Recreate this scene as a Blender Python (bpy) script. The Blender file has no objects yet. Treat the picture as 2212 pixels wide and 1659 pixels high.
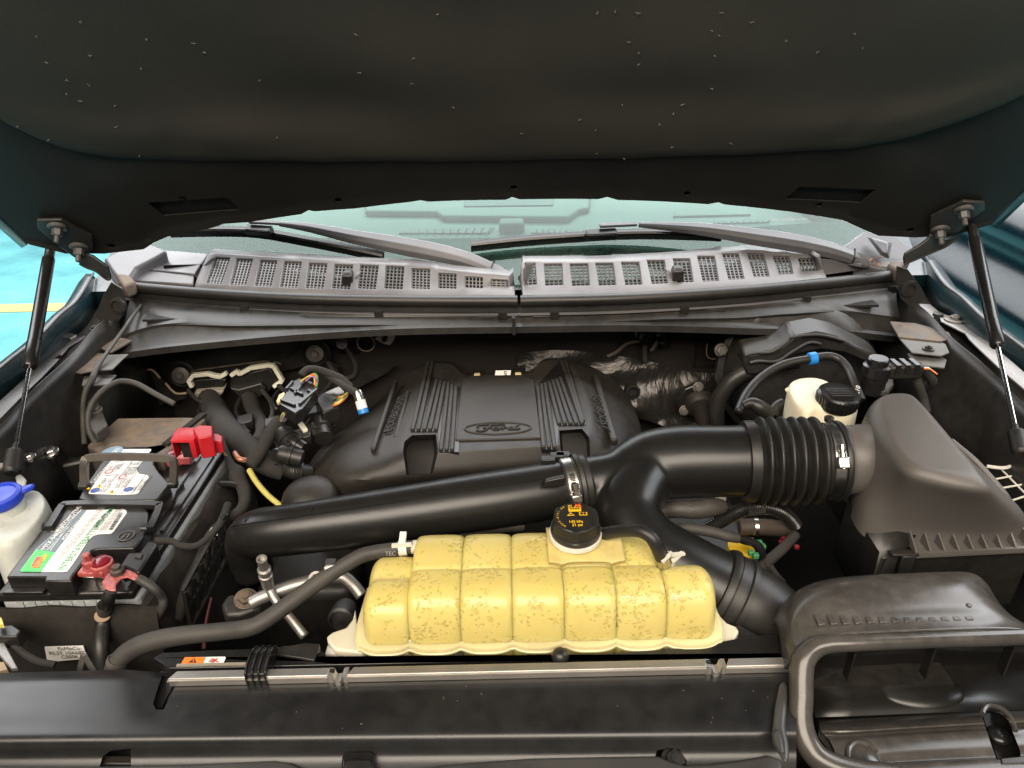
import bpy, bmesh, math, random
from mathutils import Vector as V, Matrix
rnd = random.Random(7)
sc = bpy.context.scene
COL = sc.collection
R = math.radians

# ---------------------------------------------------------------- camera
F, CX, CY = 1535.0, 1106.0, 829.5           # focal length and centre in survey pixels (2212 wide)
PITCH, ROLL = R(27.0), R(1.15)
CAM = V((0, 0, 1.66))
_f = V((0, math.cos(PITCH), -math.sin(PITCH)))
_u0 = V((0, math.sin(PITCH), math.cos(PITCH)))
_r0 = V((1, 0, 0))
UPC = (_u0 * math.cos(ROLL) + _r0 * math.sin(ROLL)).normalized()
RTC = (_r0 * math.cos(ROLL) - _u0 * math.sin(ROLL)).normalized()
cd = bpy.data.cameras.new('camera')
cam = bpy.data.objects.new('camera', cd)
COL.objects.link(cam)
cd.sensor_fit = 'HORIZONTAL'
cd.sensor_width = 36
cd.lens = 36 * F / 2212
cd.clip_start = 0.02
cd.clip_end = 200
cam.matrix_world = Matrix(((RTC.x, UPC.x, -_f.x, CAM.x), (RTC.y, UPC.y, -_f.y, CAM.y), (RTC.z, UPC.z, -_f.z, CAM.z), (0, 0, 0, 1)))
sc.camera = cam

# ---------------------------------------------------------------- world, lamps, exposure
w = bpy.data.worlds.new('World')
sc.world = w
w.use_nodes = True
w.node_tree.nodes['Background'].inputs[0].default_value = (0.80, 0.78, 0.74, 1)
w.node_tree.nodes['Background'].inputs[1].default_value = 0.06
sc.view_settings.view_transform = 'Standard'
sc.view_settings.look = 'None'
sc.view_settings.exposure = 0
sc.view_settings.gamma = 1

def lamp(name, loc, target, sx, sy, power, col):
    l = bpy.data.lights.new(name, 'AREA')
    l.shape = 'RECTANGLE'
    l.size, l.size_y, l.energy, l.color = sx, sy, power, col
    o = bpy.data.objects.new(name, l)
    COL.objects.link(o)
    o.location = loc
    o.rotation_euler = (V(target) - V(loc)).to_track_quat('-Z', 'Y').to_euler()
    return o
lamp('garage_light_front', (-0.5, -2.0, 3.8), (0, 0.9, 1.0), 4.6, 1.8, 335, (1, 0.88, 0.74))
lamp('garage_light_back', (0.0, 5.6, 4.6), (0.0, 5.6, 0), 12.0, 7.6, 1850, (0.97, 0.98, 1.0))
lamp('garage_light_right', (3.6, 1.2, 3.6), (1.0, 1.6, 1.0), 1.0, 3.4, 90, (0.93, 0.97, 1.0))

# ---------------------------------------------------------------- survey helpers: a photo pixel and one known coordinate give a point
def ray(uv):
    return _f + RTC * ((uv[0] - CX) / F) - UPC * ((uv[1] - CY) / F)
def W(uv, z=None, y=None, x=None):
    d = ray(uv)
    t = (z - CAM.z) / d.z if z is not None else ((y - CAM.y) / d.y if y is not None else (x - CAM.x) / d.x)
    return CAM + d * t
def WP(uv, p, n):
    d = ray(uv)
    return CAM + d * ((p - CAM).dot(n) / d.dot(n))
def dep(p):
    return (p - CAM).dot(_f)
def pm(p, px):
    return px * dep(p) / F
def crop(x0, y0, s):
    k = 2212 / 4032
    return lambda x, y: ((x0 + x / s) * k, (y0 + y / s) * k)
C1 = crop(0, 1500, 1.3825); C2 = crop(900, 1200, 1.508); C3 = crop(2000, 1200, 1.508); C4 = crop(2900, 1200, 1.508)
C5 = crop(1100, 1950, 1.106); C6 = crop(2800, 2000, 1.62); C7 = crop(0, 2400, 1.58); C8 = crop(0, 700, 1.58)
B1 = crop(500, 700, 1.3825); B2 = crop(1900, 700, 1.3012); B3 = crop(3200, 700, 1.3822); B4 = crop(0, 0, 1.0972)
B5 = crop(2016, 0, 1.0972); B6 = crop(1200, 1350, 1.5255); B7 = crop(0, 1700, 2.0733); B8 = crop(2050, 1700, 2.765)
D1 = crop(3500, 750, 2.765); D2 = crop(3700, 1650, 3.016); D3 = crop(0, 800, 2.369); D4 = crop(600, 1300, 2.37)
D5 = crop(2600, 1900, 2.764); D6 = crop(800, 2000, 2.37); D7 = crop(3000, 2500, 2.1434); D8 = crop(250, 1150, 2.7646)
def PP(u, v):
    return (u, v)

# ---------------------------------------------------------------- materials
def nd(t, ty, **kw):
    n = t.nodes.new(ty)
    for k, v in kw.items():
        if hasattr(n, k):
            setattr(n, k, v)
        else:
            n.inputs[k.replace('_', ' ')].default_value = v
    return n
def mat(name, col, rough=0.5, metal=0.0, dust=0.0, dustc=(0.115, 0.095, 0.072), grain=0.1, gs=700, vary=0.25, big=7.0, spec=0.5, coat=0.0, sub=0.0, aniso=None, alpha=1.0):
    m = bpy.data.materials.new(name)
    m.use_nodes = True
    t = m.node_tree
    b = t.nodes['Principled BSDF']
    L = t.links.new
    tc = nd(t, 'ShaderNodeTexCoord')
    n1 = nd(t, 'ShaderNodeTexNoise', Scale=big, Detail=6.0, Roughness=0.62)
    L(tc.outputs['Object'], n1.inputs['Vector'])
    n2 = nd(t, 'ShaderNodeTexNoise', Scale=big * 9, Detail=4.0)
    L(tc.outputs['Object'], n2.inputs['Vector'])
    v1 = nd(t, 'ShaderNodeMapRange')
    v1.inputs['From Min'].default_value = 0.3; v1.inputs['From Max'].default_value = 0.7
    v1.inputs['To Min'].default_value = 1 - vary; v1.inputs['To Max'].default_value = 1 + vary
    L(n1.outputs['Fac'], v1.inputs['Value'])
    mul = nd(t, 'ShaderNodeMix', data_type='RGBA', blend_type='MULTIPLY')
    mul.inputs['Factor'].default_value = 1
    mul.inputs['A'].default_value = (*col, 1) if False else (0, 0, 0, 1)
    mul.inputs[6].default_value = (*col, 1)
    L(v1.outputs['Result'], mul.inputs[7])
    src = mul.outputs[2]
    if dust > 0:
        g = nd(t, 'ShaderNodeNewGeometry')
        sx = nd(t, 'ShaderNodeSeparateXYZ')
        L(g.outputs['Normal'], sx.inputs[0])
        up = nd(t, 'ShaderNodeMapRange')
        up.inputs['From Min'].default_value = -0.3; up.inputs['From Max'].default_value = 0.9
        up.inputs['To Min'].default_value = 0.25; up.inputs['To Max'].default_value = 1.0
        L(sx.outputs['Z'], up.inputs['Value'])
        ad = nd(t, 'ShaderNodeMath', operation='ADD')
        L(n1.outputs['Fac'], ad.inputs[0]); L(n2.outputs['Fac'], ad.inputs[1])
        rm = nd(t, 'ShaderNodeMapRange')
        rm.inputs['From Min'].default_value = 0.72; rm.inputs['From Max'].default_value = 1.35
        rm.inputs['To Min'].default_value = 0.0; rm.inputs['To Max'].default_value = dust * 1.5
        L(ad.outputs[0], rm.inputs['Value'])
        fm = nd(t, 'ShaderNodeMath', operation='MULTIPLY', use_clamp=True)
        L(rm.outputs['Result'], fm.inputs[0]); L(up.outputs['Result'], fm.inputs[1])
        mx = nd(t, 'ShaderNodeMix', data_type='RGBA')
        L(fm.outputs[0], mx.inputs['Factor'])
        L(src, mx.inputs[6])
        mx.inputs[7].default_value = (*dustc, 1)
        src = mx.outputs[2]
        ro = nd(t, 'ShaderNodeMath', operation='MULTIPLY_ADD', use_clamp=True)
        L(fm.outputs[0], ro.inputs[0])
        ro.inputs[1].default_value = 0.35
        ro.inputs[2].default_value = rough
        rr = ro.outputs[0]
    else:
        rv = nd(t, 'ShaderNodeMapRange')
        rv.inputs['From Min'].default_value = 0.3; rv.inputs['From Max'].default_value = 0.7
        rv.inputs['To Min'].default_value = max(0.03, rough * 0.85); rv.inputs['To Max'].default_value = min(1, rough * 1.18)
        L(n2.outputs['Fac'], rv.inputs['Value'])
        rr = rv.outputs['Result']
    L(src, b.inputs['Base Color'])
    L(rr, b.inputs['Roughness'])
    b.inputs['Metallic'].default_value = metal
    b.inputs['Specular IOR Level'].default_value = spec
    b.inputs['Coat Weight'].default_value = coat
    b.inputs['Coat Roughness'].default_value = 0.08
    if sub:
        b.inputs['Subsurface Weight'].default_value = sub
        b.inputs['Subsurface Radius'].default_value = (1, 0.8, 0.35)
        b.inputs['Subsurface Scale'].default_value = 0.012
    if grain > 0:
        n3 = nd(t, 'ShaderNodeTexNoise', Scale=float(gs), Detail=2.0)
        L(tc.outputs['Object'], n3.inputs['Vector'])
        bp = nd(t, 'ShaderNodeBump')
        bp.inputs['Strength'].default_value = grain
        bp.inputs['Distance'].default_value = 0.0006
        L(n3.outputs['Fac'], bp.inputs['Height'])
        L(bp.outputs['Normal'], b.inputs['Normal'])
    return m
M = {}
M['plastic'] = mat('black_plastic', (0.010, 0.0098, 0.0095), 0.38, dust=0.11, grain=0.12)
M['gloss'] = mat('gloss_black_plastic', (0.009, 0.009, 0.0096), 0.27, dust=0.05, grain=0.05)
M['pipe'] = mat('moulded_black_plastic', (0.0085, 0.0083, 0.0081), 0.33, dust=0.03, grain=0.06, vary=0.15)
M['cover'] = mat('dusty_engine_cover', (0.016, 0.014, 0.0118), 0.46, dust=0.22, dustc=(0.058, 0.046, 0.034), grain=0.3, gs=1500)
M['rubber'] = mat('rubber', (0.011, 0.0106, 0.0102), 0.42, dust=0.10, grain=0.15)
M['hose'] = mat('grey_hose_rubber', (0.038, 0.036, 0.033), 0.55, dust=0.3, dustc=(0.095, 0.082, 0.066), grain=0.35, gs=900)
M['cloth'] = mat('cloth_tape', (0.02, 0.0185, 0.017), 0.8, dust=0.25, dustc=(0.06, 0.05, 0.04), grain=0.6, gs=1600)
M['felt'] = mat('felt', (0.018, 0.016, 0.0145), 0.95, dust=0.3, dustc=(0.06, 0.052, 0.043), grain=0.9, gs=900, spec=0.2)
M['liner'] = mat('hood_liner_felt', (0.034, 0.030, 0.0245), 0.82, dust=0.2, dustc=(0.055, 0.045, 0.034), grain=0.5, gs=650, vary=0.2, big=2.2, spec=0.35)
M['metal_dark'] = mat('painted_metal_black', (0.014, 0.0138, 0.0135), 0.40, dust=0.18, grain=0.08)
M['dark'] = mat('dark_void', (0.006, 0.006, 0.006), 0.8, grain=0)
M['alu'] = mat('aluminium', (0.46, 0.44, 0.41), 0.44, metal=0.85, dust=0.12, dustc=(0.30, 0.26, 0.2), grain=0.1)
M['steel'] = mat('steel', (0.55, 0.53, 0.50), 0.28, metal=1.0, dust=0.1, dustc=(0.3, 0.25, 0.2), grain=0.05)
M['zinc'] = mat('zinc_bolt', (0.20, 0.187, 0.17), 0.48, metal=0.7, dust=0.4, dustc=(0.22, 0.18, 0.14), grain=0.2)
M['chrome'] = mat('polished_rod', (0.6, 0.6, 0.6), 0.14, metal=1.0, grain=0)
M['rail'] = mat('galvanised_rail', (0.24, 0.24, 0.24), 0.42, metal=0.45, dust=0.3, dustc=(0.34, 0.29, 0.25), grain=0.15)
M['dustmetal'] = mat('dusty_brown_metal', (0.05, 0.044, 0.038), 0.5, dust=0.9, dustc=(0.16, 0.115, 0.075), grain=0.3, gs=300, vary=0.5)
M['cowl'] = mat('weathered_cowl_plastic', (0.135, 0.131, 0.137), 0.30, dust=0.15, dustc=(0.17, 0.15, 0.13), grain=0.3, gs=1100)
M['wiper'] = mat('wiper_paint', (0.145, 0.143, 0.15), 0.30, dust=0.15, dustc=(0.15, 0.14, 0.13), grain=0.15)
M['white'] = mat('white_plastic', (0.72, 0.70, 0.62), 0.45, dust=0.15, dustc=(0.4, 0.34, 0.25))
M['offwhite'] = mat('aged_white_plastic', (0.80, 0.77, 0.62), 0.4, dust=0.15, dustc=(0.4, 0.33, 0.2), sub=0.2)
M['cream'] = mat('translucent_cream_plastic', (0.80, 0.74, 0.56), 0.38, dust=0.12, dustc=(0.42, 0.34, 0.2), sub=0.35)
M['natural'] = mat('natural_white_plastic', (0.64, 0.60, 0.47), 0.36, dust=0.06, dustc=(0.5, 0.42, 0.3), sub=0.4)
M['tank'] = mat('washer_tank_plastic', (0.58, 0.60, 0.55), 0.45, dust=0.2, dustc=(0.25, 0.22, 0.17), sub=0.3, big=12)
M['blue'] = mat('blue_cap_plastic', (0.012, 0.045, 0.50), 0.38, grain=0.05, vary=0.1)
M['cyan'] = mat('blue_clip_plastic', (0.02, 0.22, 0.62), 0.35, grain=0, vary=0.1)
M['red'] = mat('red_terminal_plastic', (0.56, 0.016, 0.026), 0.42, dust=0.12, dustc=(0.35, 0.1, 0.09), grain=0.08, vary=0.15)
M['redgrease'] = mat('red_terminal_spray', (0.38, 0.045, 0.055), 0.32, dust=0.55, dustc=(0.52, 0.24, 0.2), grain=0.7, gs=260, vary=0.5, big=30)
M['darkred'] = mat('dark_red_jacket', (0.06, 0.006, 0.008), 0.5)
M['redpaint'] = mat('dark_red_spray', (0.20, 0.012, 0.02), 0.2, grain=0, vary=0.3)
M['batt'] = mat('battery_black', (0.010, 0.010, 0.0105), 0.30, dust=0.16, grain=0.07)
M['battgrey'] = mat('battery_case_grey', (0.34, 0.36, 0.37), 0.5, dust=0.2)
M['handle'] = mat('handle_grey', (0.085, 0.075, 0.066), 0.45, dust=0.3, dustc=(0.18, 0.15, 0.12))
M['yellow'] = mat('yellow_conduit', (0.62, 0.56, 0.14), 0.5, dust=0.2)
M['ylw'] = mat('yellow_plastic', (0.75, 0.48, 0.02), 0.4)
M['green'] = mat('green_plastic', (0.05, 0.22, 0.09), 0.4)
M['brown'] = mat('brown_primer', (0.016, 0.0122, 0.0098), 0.55, dust=0.3, dustc=(0.030, 0.023, 0.018), grain=0.3, gs=300, vary=0.3)
M['tan'] = mat('tan_edge', (0.42, 0.31, 0.20), 0.6, dust=0.2)
M['copper'] = mat('copper', (0.45, 0.2, 0.12), 0.4, metal=0.6)
M['paper'] = mat('printed_label_white', (0.80, 0.78, 0.74), 0.42, grain=0, vary=0.04)
M['p_green'] = mat('print_green', (0.03, 0.60, 0.08), 0.4, grain=0, vary=0.03)
M['p_slate'] = mat('print_slate', (0.10, 0.15, 0.18), 0.4, grain=0, vary=0.05)
M['p_black'] = mat('print_black', (0.015, 0.015, 0.017), 0.45, grain=0, vary=0.05)
M['p_grey'] = mat('print_grey', (0.28, 0.27, 0.26), 0.5, grain=0, vary=0.05)
M['p_orange'] = mat('print_orange', (0.80, 0.20, 0.015), 0.42, grain=0, vary=0.04)
M['p_yellow'] = mat('print_yellow', (0.85, 0.50, 0.015), 0.42, grain=0, vary=0.04)
M['p_red'] = mat('print_red', (0.70, 0.03, 0.02), 0.42, grain=0, vary=0.04)
M['p_blue'] = mat('print_blue', (0.04, 0.08, 0.30), 0.42, grain=0, vary=0.04)
M['p_dkgreen'] = mat('print_dark_green', (0.02, 0.32, 0.10), 0.42, grain=0, vary=0.04)
M['p_bluegrey'] = mat('print_blue_grey', (0.24, 0.34, 0.45), 0.42, grain=0, vary=0.04)
M['teal'] = mat('teal_car_paint', (0.0012, 0.010, 0.0145), 0.22, metal=0.0, grain=0, vary=0.08, coat=0.0, spec=0.35)
M['tealpanel'] = mat('teal_inner_panel', (0.005, 0.018, 0.022), 0.34, metal=0.1, grain=0, vary=0.1, coat=0.25)
M['glassdark'] = mat('dark_glass', (0.006, 0.007, 0.009), 0.05, grain=0, vary=0.05)
M['dash'] = mat('dashboard_vinyl', (0.085, 0.092, 0.088), 0.6, grain=0, dust=0.15, dustc=(0.14, 0.14, 0.13), big=3.0)
M['dashdark'] = mat('dashboard_grille', (0.03, 0.035, 0.035), 0.5, grain=0.2)
M['frit'] = mat('windshield_frit', (0.006, 0.0065, 0.008), 0.16, dust=0.25, dustc=(0.16, 0.16, 0.17), grain=0, big=14)
M['bumper'] = mat('satin_grey_plastic', (0.045, 0.044, 0.042), 0.36, dust=0.06, grain=0.25, gs=1400)
M['inlet'] = mat('glossy_dusty_duct', (0.040, 0.037, 0.034), 0.19, dust=0.22, dustc=(0.15, 0.13, 0.11), grain=0.05, big=8)
M['filterbox'] = mat('matt_filter_box', (0.100, 0.092, 0.085), 0.42, dust=0.16, dustc=(0.15, 0.13, 0.11), grain=0.35, gs=1300, vary=0.12)
M['hoseclear'] = mat('dusty_clear_boot', (0.30, 0.27, 0.22), 0.5, dust=0.5, dustc=(0.2, 0.17, 0.13), grain=0.2)
M['ivory'] = mat('ivory_plastic', (0.6, 0.47, 0.25), 0.45)
M['violet'] = mat('violet_wire', (0.30, 0.16, 0.38), 0.45, grain=0)
M['braid'] = mat('braided_sleeve', (0.04, 0.037, 0.033), 0.5, dust=0.3, grain=1.0, gs=420)
M['hosebrown'] = mat('brown_hose', (0.035, 0.026, 0.019), 0.6, dust=0.4, dustc=(0.075, 0.052, 0.035), grain=0.2)
M['saddle'] = mat('yellowed_pad', (0.66, 0.52, 0.20), 0.34, dust=0.1, dustc=(0.5, 0.38, 0.15), sub=0.4, big=20)
M['shelf'] = mat('dusty_grey_metal', (0.06, 0.06, 0.058), 0.42, dust=0.5, dustc=(0.15, 0.13, 0.11), grain=0.2, vary=0.4)
M['bead'] = mat('yellowed_flange', (0.70, 0.60, 0.33), 0.34, dust=0.06, dustc=(0.5, 0.42, 0.2), sub=0.4)
M['hoodpanel'] = mat('hood_inner_black', (0.0125, 0.0118, 0.0108), 0.62, dust=0.10, dustc=(0.045, 0.038, 0.032), grain=0.1, spec=0.22)
M['shield'] = mat('stained_black_plastic', (0.012, 0.012, 0.0125), 0.30, dust=0.13, dustc=(0.075, 0.07, 0.064), grain=0.08, big=5.0)
M['lint'] = mat('lint', (0.16, 0.14, 0.105), 0.9, grain=0)
M['leaf'] = mat('dry_leaf', (0.20, 0.10, 0.05), 0.8, grain=0.3)

# foil heat shield: crumpled metal
def foil():
    m = mat('foil_heat_shield', (0.042, 0.038, 0.034), 0.30, metal=0.55, grain=0)
    t = m.node_tree; b = t.nodes['Principled BSDF']
    tc = nd(t, 'ShaderNodeTexCoord')
    n = nd(t, 'ShaderNodeTexNoise', Scale=9.0, Detail=4.0, Distortion=2.2)
    t.links.new(tc.outputs['Object'], n.inputs['Vector'])
    bp = nd(t, 'ShaderNodeBump'); bp.inputs['Strength'].default_value = 0.6; bp.inputs['Distance'].default_value = 0.015
    t.links.new(n.outputs['Fac'], bp.inputs['Height']); t.links.new(bp.outputs['Normal'], b.inputs['Normal'])
    return m
M['foil'] = foil()
# coolant tank: yellowed polypropylene with a fog of droplets inside
def tankmat():
    m = bpy.data.materials.new('yellowed_coolant_tank'); m.use_nodes = True
    t = m.node_tree; b = t.nodes['Principled BSDF']; L = t.links.new
    tc = nd(t, 'ShaderNodeTexCoord')
    # warp so that droplets look pulled out of round
    nw = nd(t, 'ShaderNodeTexNoise', Scale=60.0, Detail=2.0); L(tc.outputs['Object'], nw.inputs['Vector'])
    wm = nd(t, 'ShaderNodeMix', data_type='RGBA', blend_type='LINEAR_LIGHT'); wm.inputs['Factor'].default_value = 0.006
    L(tc.outputs['Object'], wm.inputs[6]); L(nw.outputs['Color'], wm.inputs[7])
    vo = nd(t, 'ShaderNodeTexVoronoi', Scale=185.0, Randomness=1.0); L(wm.outputs[2], vo.inputs['Vector'])
    ns = nd(t, 'ShaderNodeTexNoise', Scale=34.0, Detail=3.0); L(tc.outputs['Object'], ns.inputs['Vector'])
    th = nd(t, 'ShaderNodeMapRange'); L(ns.outputs['Fac'], th.inputs['Value'])
    th.inputs['From Min'].default_value = 0.36; th.inputs['From Max'].default_value = 0.66
    th.inputs['To Min'].default_value = 0.0; th.inputs['To Max'].default_value = 0.50
    df = nd(t, 'ShaderNodeMath', operation='SUBTRACT'); L(th.outputs['Result'], df.inputs[0]); L(vo.outputs['Distance'], df.inputs[1])
    dr = nd(t, 'ShaderNodeMapRange'); L(df.outputs[0], dr.inputs['Value'])
    dr.inputs['From Min'].default_value = -0.02; dr.inputs['From Max'].default_value = 0.10
    r1 = nd(t, 'ShaderNodeMapRange'); L(df.outputs[0], r1.inputs['Value']); r1.inputs['From Min'].default_value = -0.03; r1.inputs['From Max'].default_value = 0.04
    r2 = nd(t, 'ShaderNodeMapRange'); L(df.outputs[0], r2.inputs['Value']); r2.inputs['From Min'].default_value = 0.07; r2.inputs['From Max'].default_value = 0.20
    rg = nd(t, 'ShaderNodeMath', operation='MULTIPLY_ADD', use_clamp=True); L(r2.outputs['Result'], rg.inputs[0]); rg.inputs[1].default_value = -0.75; L(r1.outputs['Result'], rg.inputs[2])
    # slow colour drift
    n2 = nd(t, 'ShaderNodeTexNoise', Scale=12.0, Detail=4.0); L(tc.outputs['Object'], n2.inputs['Vector'])
    c1 = nd(t, 'ShaderNodeMix', data_type='RGBA'); L(n2.outputs['Fac'], c1.inputs['Factor'])
    c1.inputs[6].default_value = (0.56, 0.445, 0.105, 1); c1.inputs[7].default_value = (0.72, 0.62, 0.26, 1)
    c2 = nd(t, 'ShaderNodeMix', data_type='RGBA'); L(rg.outputs[0], c2.inputs['Factor'])
    L(c1.outputs[2], c2.inputs[6]); c2.inputs[7].default_value = (0.50, 0.41, 0.11, 1)
    L(c2.outputs[2], b.inputs['Base Color'])
    b.inputs['Roughness'].default_value = 0.36
    b.inputs['Subsurface Weight'].default_value = 0.8
    b.inputs['Subsurface Radius'].default_value = (1, 0.75, 0.2)
    b.inputs['Subsurface Scale'].default_value = 0.022
    b.inputs['Coat Weight'].default_value = 0.08
    b.inputs['Coat Roughness'].default_value = 0.2
    bp = nd(t, 'ShaderNodeBump'); bp.inputs['Strength'].default_value = 0.6; bp.inputs['Distance'].default_value = 0.002; bp.invert = True
    L(dr.outputs['Result'], bp.inputs['Height']); L(bp.outputs['Normal'], b.inputs['Normal'])
    return m
M['coolant'] = tankmat()
def glassmat():
    m = bpy.data.materials.new('windshield_glass'); m.use_nodes = True
    t = m.node_tree; t.nodes.remove(t.nodes['Principled BSDF']); L = t.links.new
    out = t.nodes['Material Output']
    tr = nd(t, 'ShaderNodeBsdfTransparent'); tr.inputs[0].default_value = (0.54, 0.89, 0.77, 1)
    gl = nd(t, 'ShaderNodeBsdfGlossy'); gl.inputs['Roughness'].default_value = 0.03; gl.inputs[0].default_value = (0.9, 1, 0.96, 1)
    fr = nd(t, 'ShaderNodeFresnel'); fr.inputs[0].default_value = 1.5
    mu = nd(t, 'ShaderNodeMath', operation='MULTIPLY', use_clamp=True); mu.inputs[1].default_value = 0.85
    L(fr.outputs[0], mu.inputs[0])
    m1 = nd(t, 'ShaderNodeMixShader'); L(mu.outputs[0], m1.inputs[0]); L(tr.outputs[0], m1.inputs[1]); L(gl.outputs[0], m1.inputs[2])
    # film of dust and water spots
    tc = nd(t, 'ShaderNodeTexCoord'); n = nd(t, 'ShaderNodeTexNoise', Scale=9.0, Detail=8.0); L(tc.outputs['Object'], n.inputs['Vector'])
    mr = nd(t, 'ShaderNodeMapRange'); L(n.outputs['Fac'], mr.inputs['Value']); mr.inputs['From Min'].default_value = 0.35; mr.inputs['From Max'].default_value = 0.8
    mr.inputs['To Min'].default_value = 0.01; mr.inputs['To Max'].default_value = 0.06
    di = nd(t, 'ShaderNodeBsdfDiffuse'); di.inputs[0].default_value = (0.45, 0.62, 0.54, 1)
    m2 = nd(t, 'ShaderNodeMixShader'); L(mr.outputs['Result'], m2.inputs[0]); L(m1.outputs[0], m2.inputs[1]); L(di.outputs[0], m2.inputs[2])
    L(m2.outputs[0], out.inputs['Surface'])
    return m
M['glass'] = glassmat()
def floormat():
    m = mat('turquoise_epoxy_floor', (0.15, 0.44, 0.47), 0.14, grain=0, vary=0.35, big=1.4)  # strong tone variation also paints pale reflection patches into the floor colour
    return m
M['floor'] = floormat()
M['floorline'] = mat('floor_line_paint', (0.50, 0.40, 0.17), 0.4, grain=0, vary=0.05)

# ---------------------------------------------------------------- mesh helpers
def frame(t, hint=V((0, 0, 1))):
    t = t.normalized()
    a = hint - t * hint.dot(t)
    if a.length < 1e-4:
        a = V((1, 0, 0)) - t * t.x
    a.normalize()
    return a, t.cross(a).normalized()
def cr(pts, k=6):
    """Catmull-Rom through tuples of equal length (all numeric)"""
    P = [tuple(p) for p in pts]
    if len(P) < 3:
        return [V(p) if len(p) == 3 else p for p in P]
    out = []
    for i in range(len(P) - 1):
        p0 = P[max(i - 1, 0)]; p1 = P[i]; p2 = P[i + 1]; p3 = P[min(i + 2, len(P) - 1)]
        for j in range(k):
            s = j / k
            out.append(tuple(0.5 * (2 * b + (c - a) * s + (2 * a - 5 * b + 4 * c - d) * s * s + (3 * b - a - 3 * c + d) * s ** 3) for a, b, c, d in zip(p0, p1, p2, p3)))
    out.append(P[-1])
    return out
class MB:
    def __init__(s):
        s.v, s.f = [], []
    def add(s, v, f):
        o = len(s.v)
        s.v += [V(p) for p in v]
        s.f += [tuple(i + o for i in q) for q in f]
        return s
    def hexa(s, p):      # 8 points: bottom 4 then top 4
        return s.add(p, [(3, 2, 1, 0), (4, 5, 6, 7), (0, 1, 5, 4), (1, 2, 6, 5), (2, 3, 7, 6), (3, 0, 4, 7)])
    def box(s, a, b):
        x0, y0, z0 = a; x1, y1, z1 = b
        return s.hexa([(x0, y0, z0), (x1, y0, z0), (x1, y1, z0), (x0, y1, z0), (x0, y0, z1), (x1, y0, z1), (x1, y1, z1), (x0, y1, z1)])
    def obox(s, c, ax, ay, az):
        c = V(c)
        return s.hexa([c - ax - ay - az, c + ax - ay - az, c + ax + ay - az, c - ax + ay - az, c - ax - ay + az, c + ax - ay + az, c + ax + ay + az, c - ax + ay + az])
    def bar(s, a, b, wd, th, up=V((0, 0, 1))):
        a, b = V(a), V(b)
        t = (b - a)
        u, n = frame(t, up)
        return s.obox((a + b) / 2, t / 2, n * wd / 2, u * th / 2)
    def prism(s, pts, off):
        n = len(pts); off = V(off)
        p = [V(q) for q in pts]
        return s.add(p + [q + off for q in p], [tuple(range(n))[::-1], tuple(range(n, 2 * n))] + [(i, (i + 1) % n, n + (i + 1) % n, n + i) for i in range(n)])
    def loft(s, loops, cap0=True, cap1=True, closed=True):
        n = len(loops[0]); f = []
        for k in range(len(loops) - 1):
            for i in range(n if closed else n - 1):
                j = (i + 1) % n
                f.append((k * n + i, k * n + j, (k + 1) * n + j, (k + 1) * n + i))
        if cap0: f.append(tuple(range(n))[::-1])
        if cap1: f.append(tuple((len(loops) - 1) * n + i for i in range(n)))
        return s.add([p for l in loops for p in l], f)
    def tube(s, pts, r, n=14, cap=True, hint=V((0, 0, 1)), prof=None):
        pts = [V(p) for p in pts]
        rs = r if isinstance(r, (list, tuple)) else [r] * len(pts)
        loops = []; a = None
        for i, p in enumerate(pts):
            t = pts[min(i + 1, len(pts) - 1)] - pts[max(i - 1, 0)]
            if t.length < 1e-9: t = V((0, 0, 1))
            t.normalize()
            if a is None:
                a, b = frame(t, hint)
            else:
                a = a - t * a.dot(t); a.normalize(); b = t.cross(a).normalized()
            loops.append([p + (a * math.cos(2 * math.pi * k / n) + b * math.sin(2 * math.pi * k / n)) * rs[i] for k in range(n)])
        return s.loft(loops, cap, cap)
    def lathe(s, o, axis, prof, n=28, cap0=True, cap1=True, hint=V((0, 1, 0))):
        o = V(o); ax = V(axis).normalized(); a, b = frame(ax, hint)
        loops = [[o + ax * h + (a * math.cos(2 * math.pi * k / n) + b * math.sin(2 * math.pi * k / n)) * rr for k in range(n)] for rr, h in prof]
        return s.loft(loops, cap0, cap1)
    def ball(s, c, r, n=12, sq=(1, 1, 1)):
        c = V(c)
        loops = []
        for i in range(1, n // 2):
            th = math.pi * i / (n // 2)
            loops.append([c + V((math.sin(th) * math.cos(2 * math.pi * k / n) * r * sq[0], math.sin(th) * math.sin(2 * math.pi * k / n) * r * sq[1], -math.cos(th) * r * sq[2])) for k in range(n)])
        return s.loft(loops)
    def sheet(s, rows):
        n = len(rows[0])
        return s.add([p for r in rows for p in r], [(k * n + i, k * n + i + 1, (k + 1) * n + i + 1, (k + 1) * n + i) for k in range(len(rows) - 1) for i in range(n - 1)])
    def build(s, name, m, parent=None, ang=35, flip=False):
        me = bpy.data.meshes.new(name)
        me.from_pydata([tuple(p) for p in s.v], [], s.f)
        bm = bmesh.new(); bm.from_mesh(me)
        bmesh.ops.recalc_face_normals(bm, faces=bm.faces)
        if flip: bmesh.ops.reverse_faces(bm, faces=bm.faces)
        bm.to_mesh(me); bm.free()
        me.polygons.foreach_set('use_smooth', [True] * len(me.polygons))
        if ang < 180: me.set_sharp_from_angle(angle=R(ang))
        me.materials.append(M[m] if isinstance(m, str) else m)
        o = bpy.data.objects.new(name, me)
        COL.objects.link(o)
        if parent is not None: adopt(o, parent)
        return o
def world_loc(o):
    return V(o.get('_loc', (0, 0, 0)))
def adopt(o, parent):
    o.parent = parent
    o.matrix_parent_inverse = Matrix.Translation(-parent.location) if parent.type == 'EMPTY' else Matrix.Identity(4)
    return o
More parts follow.
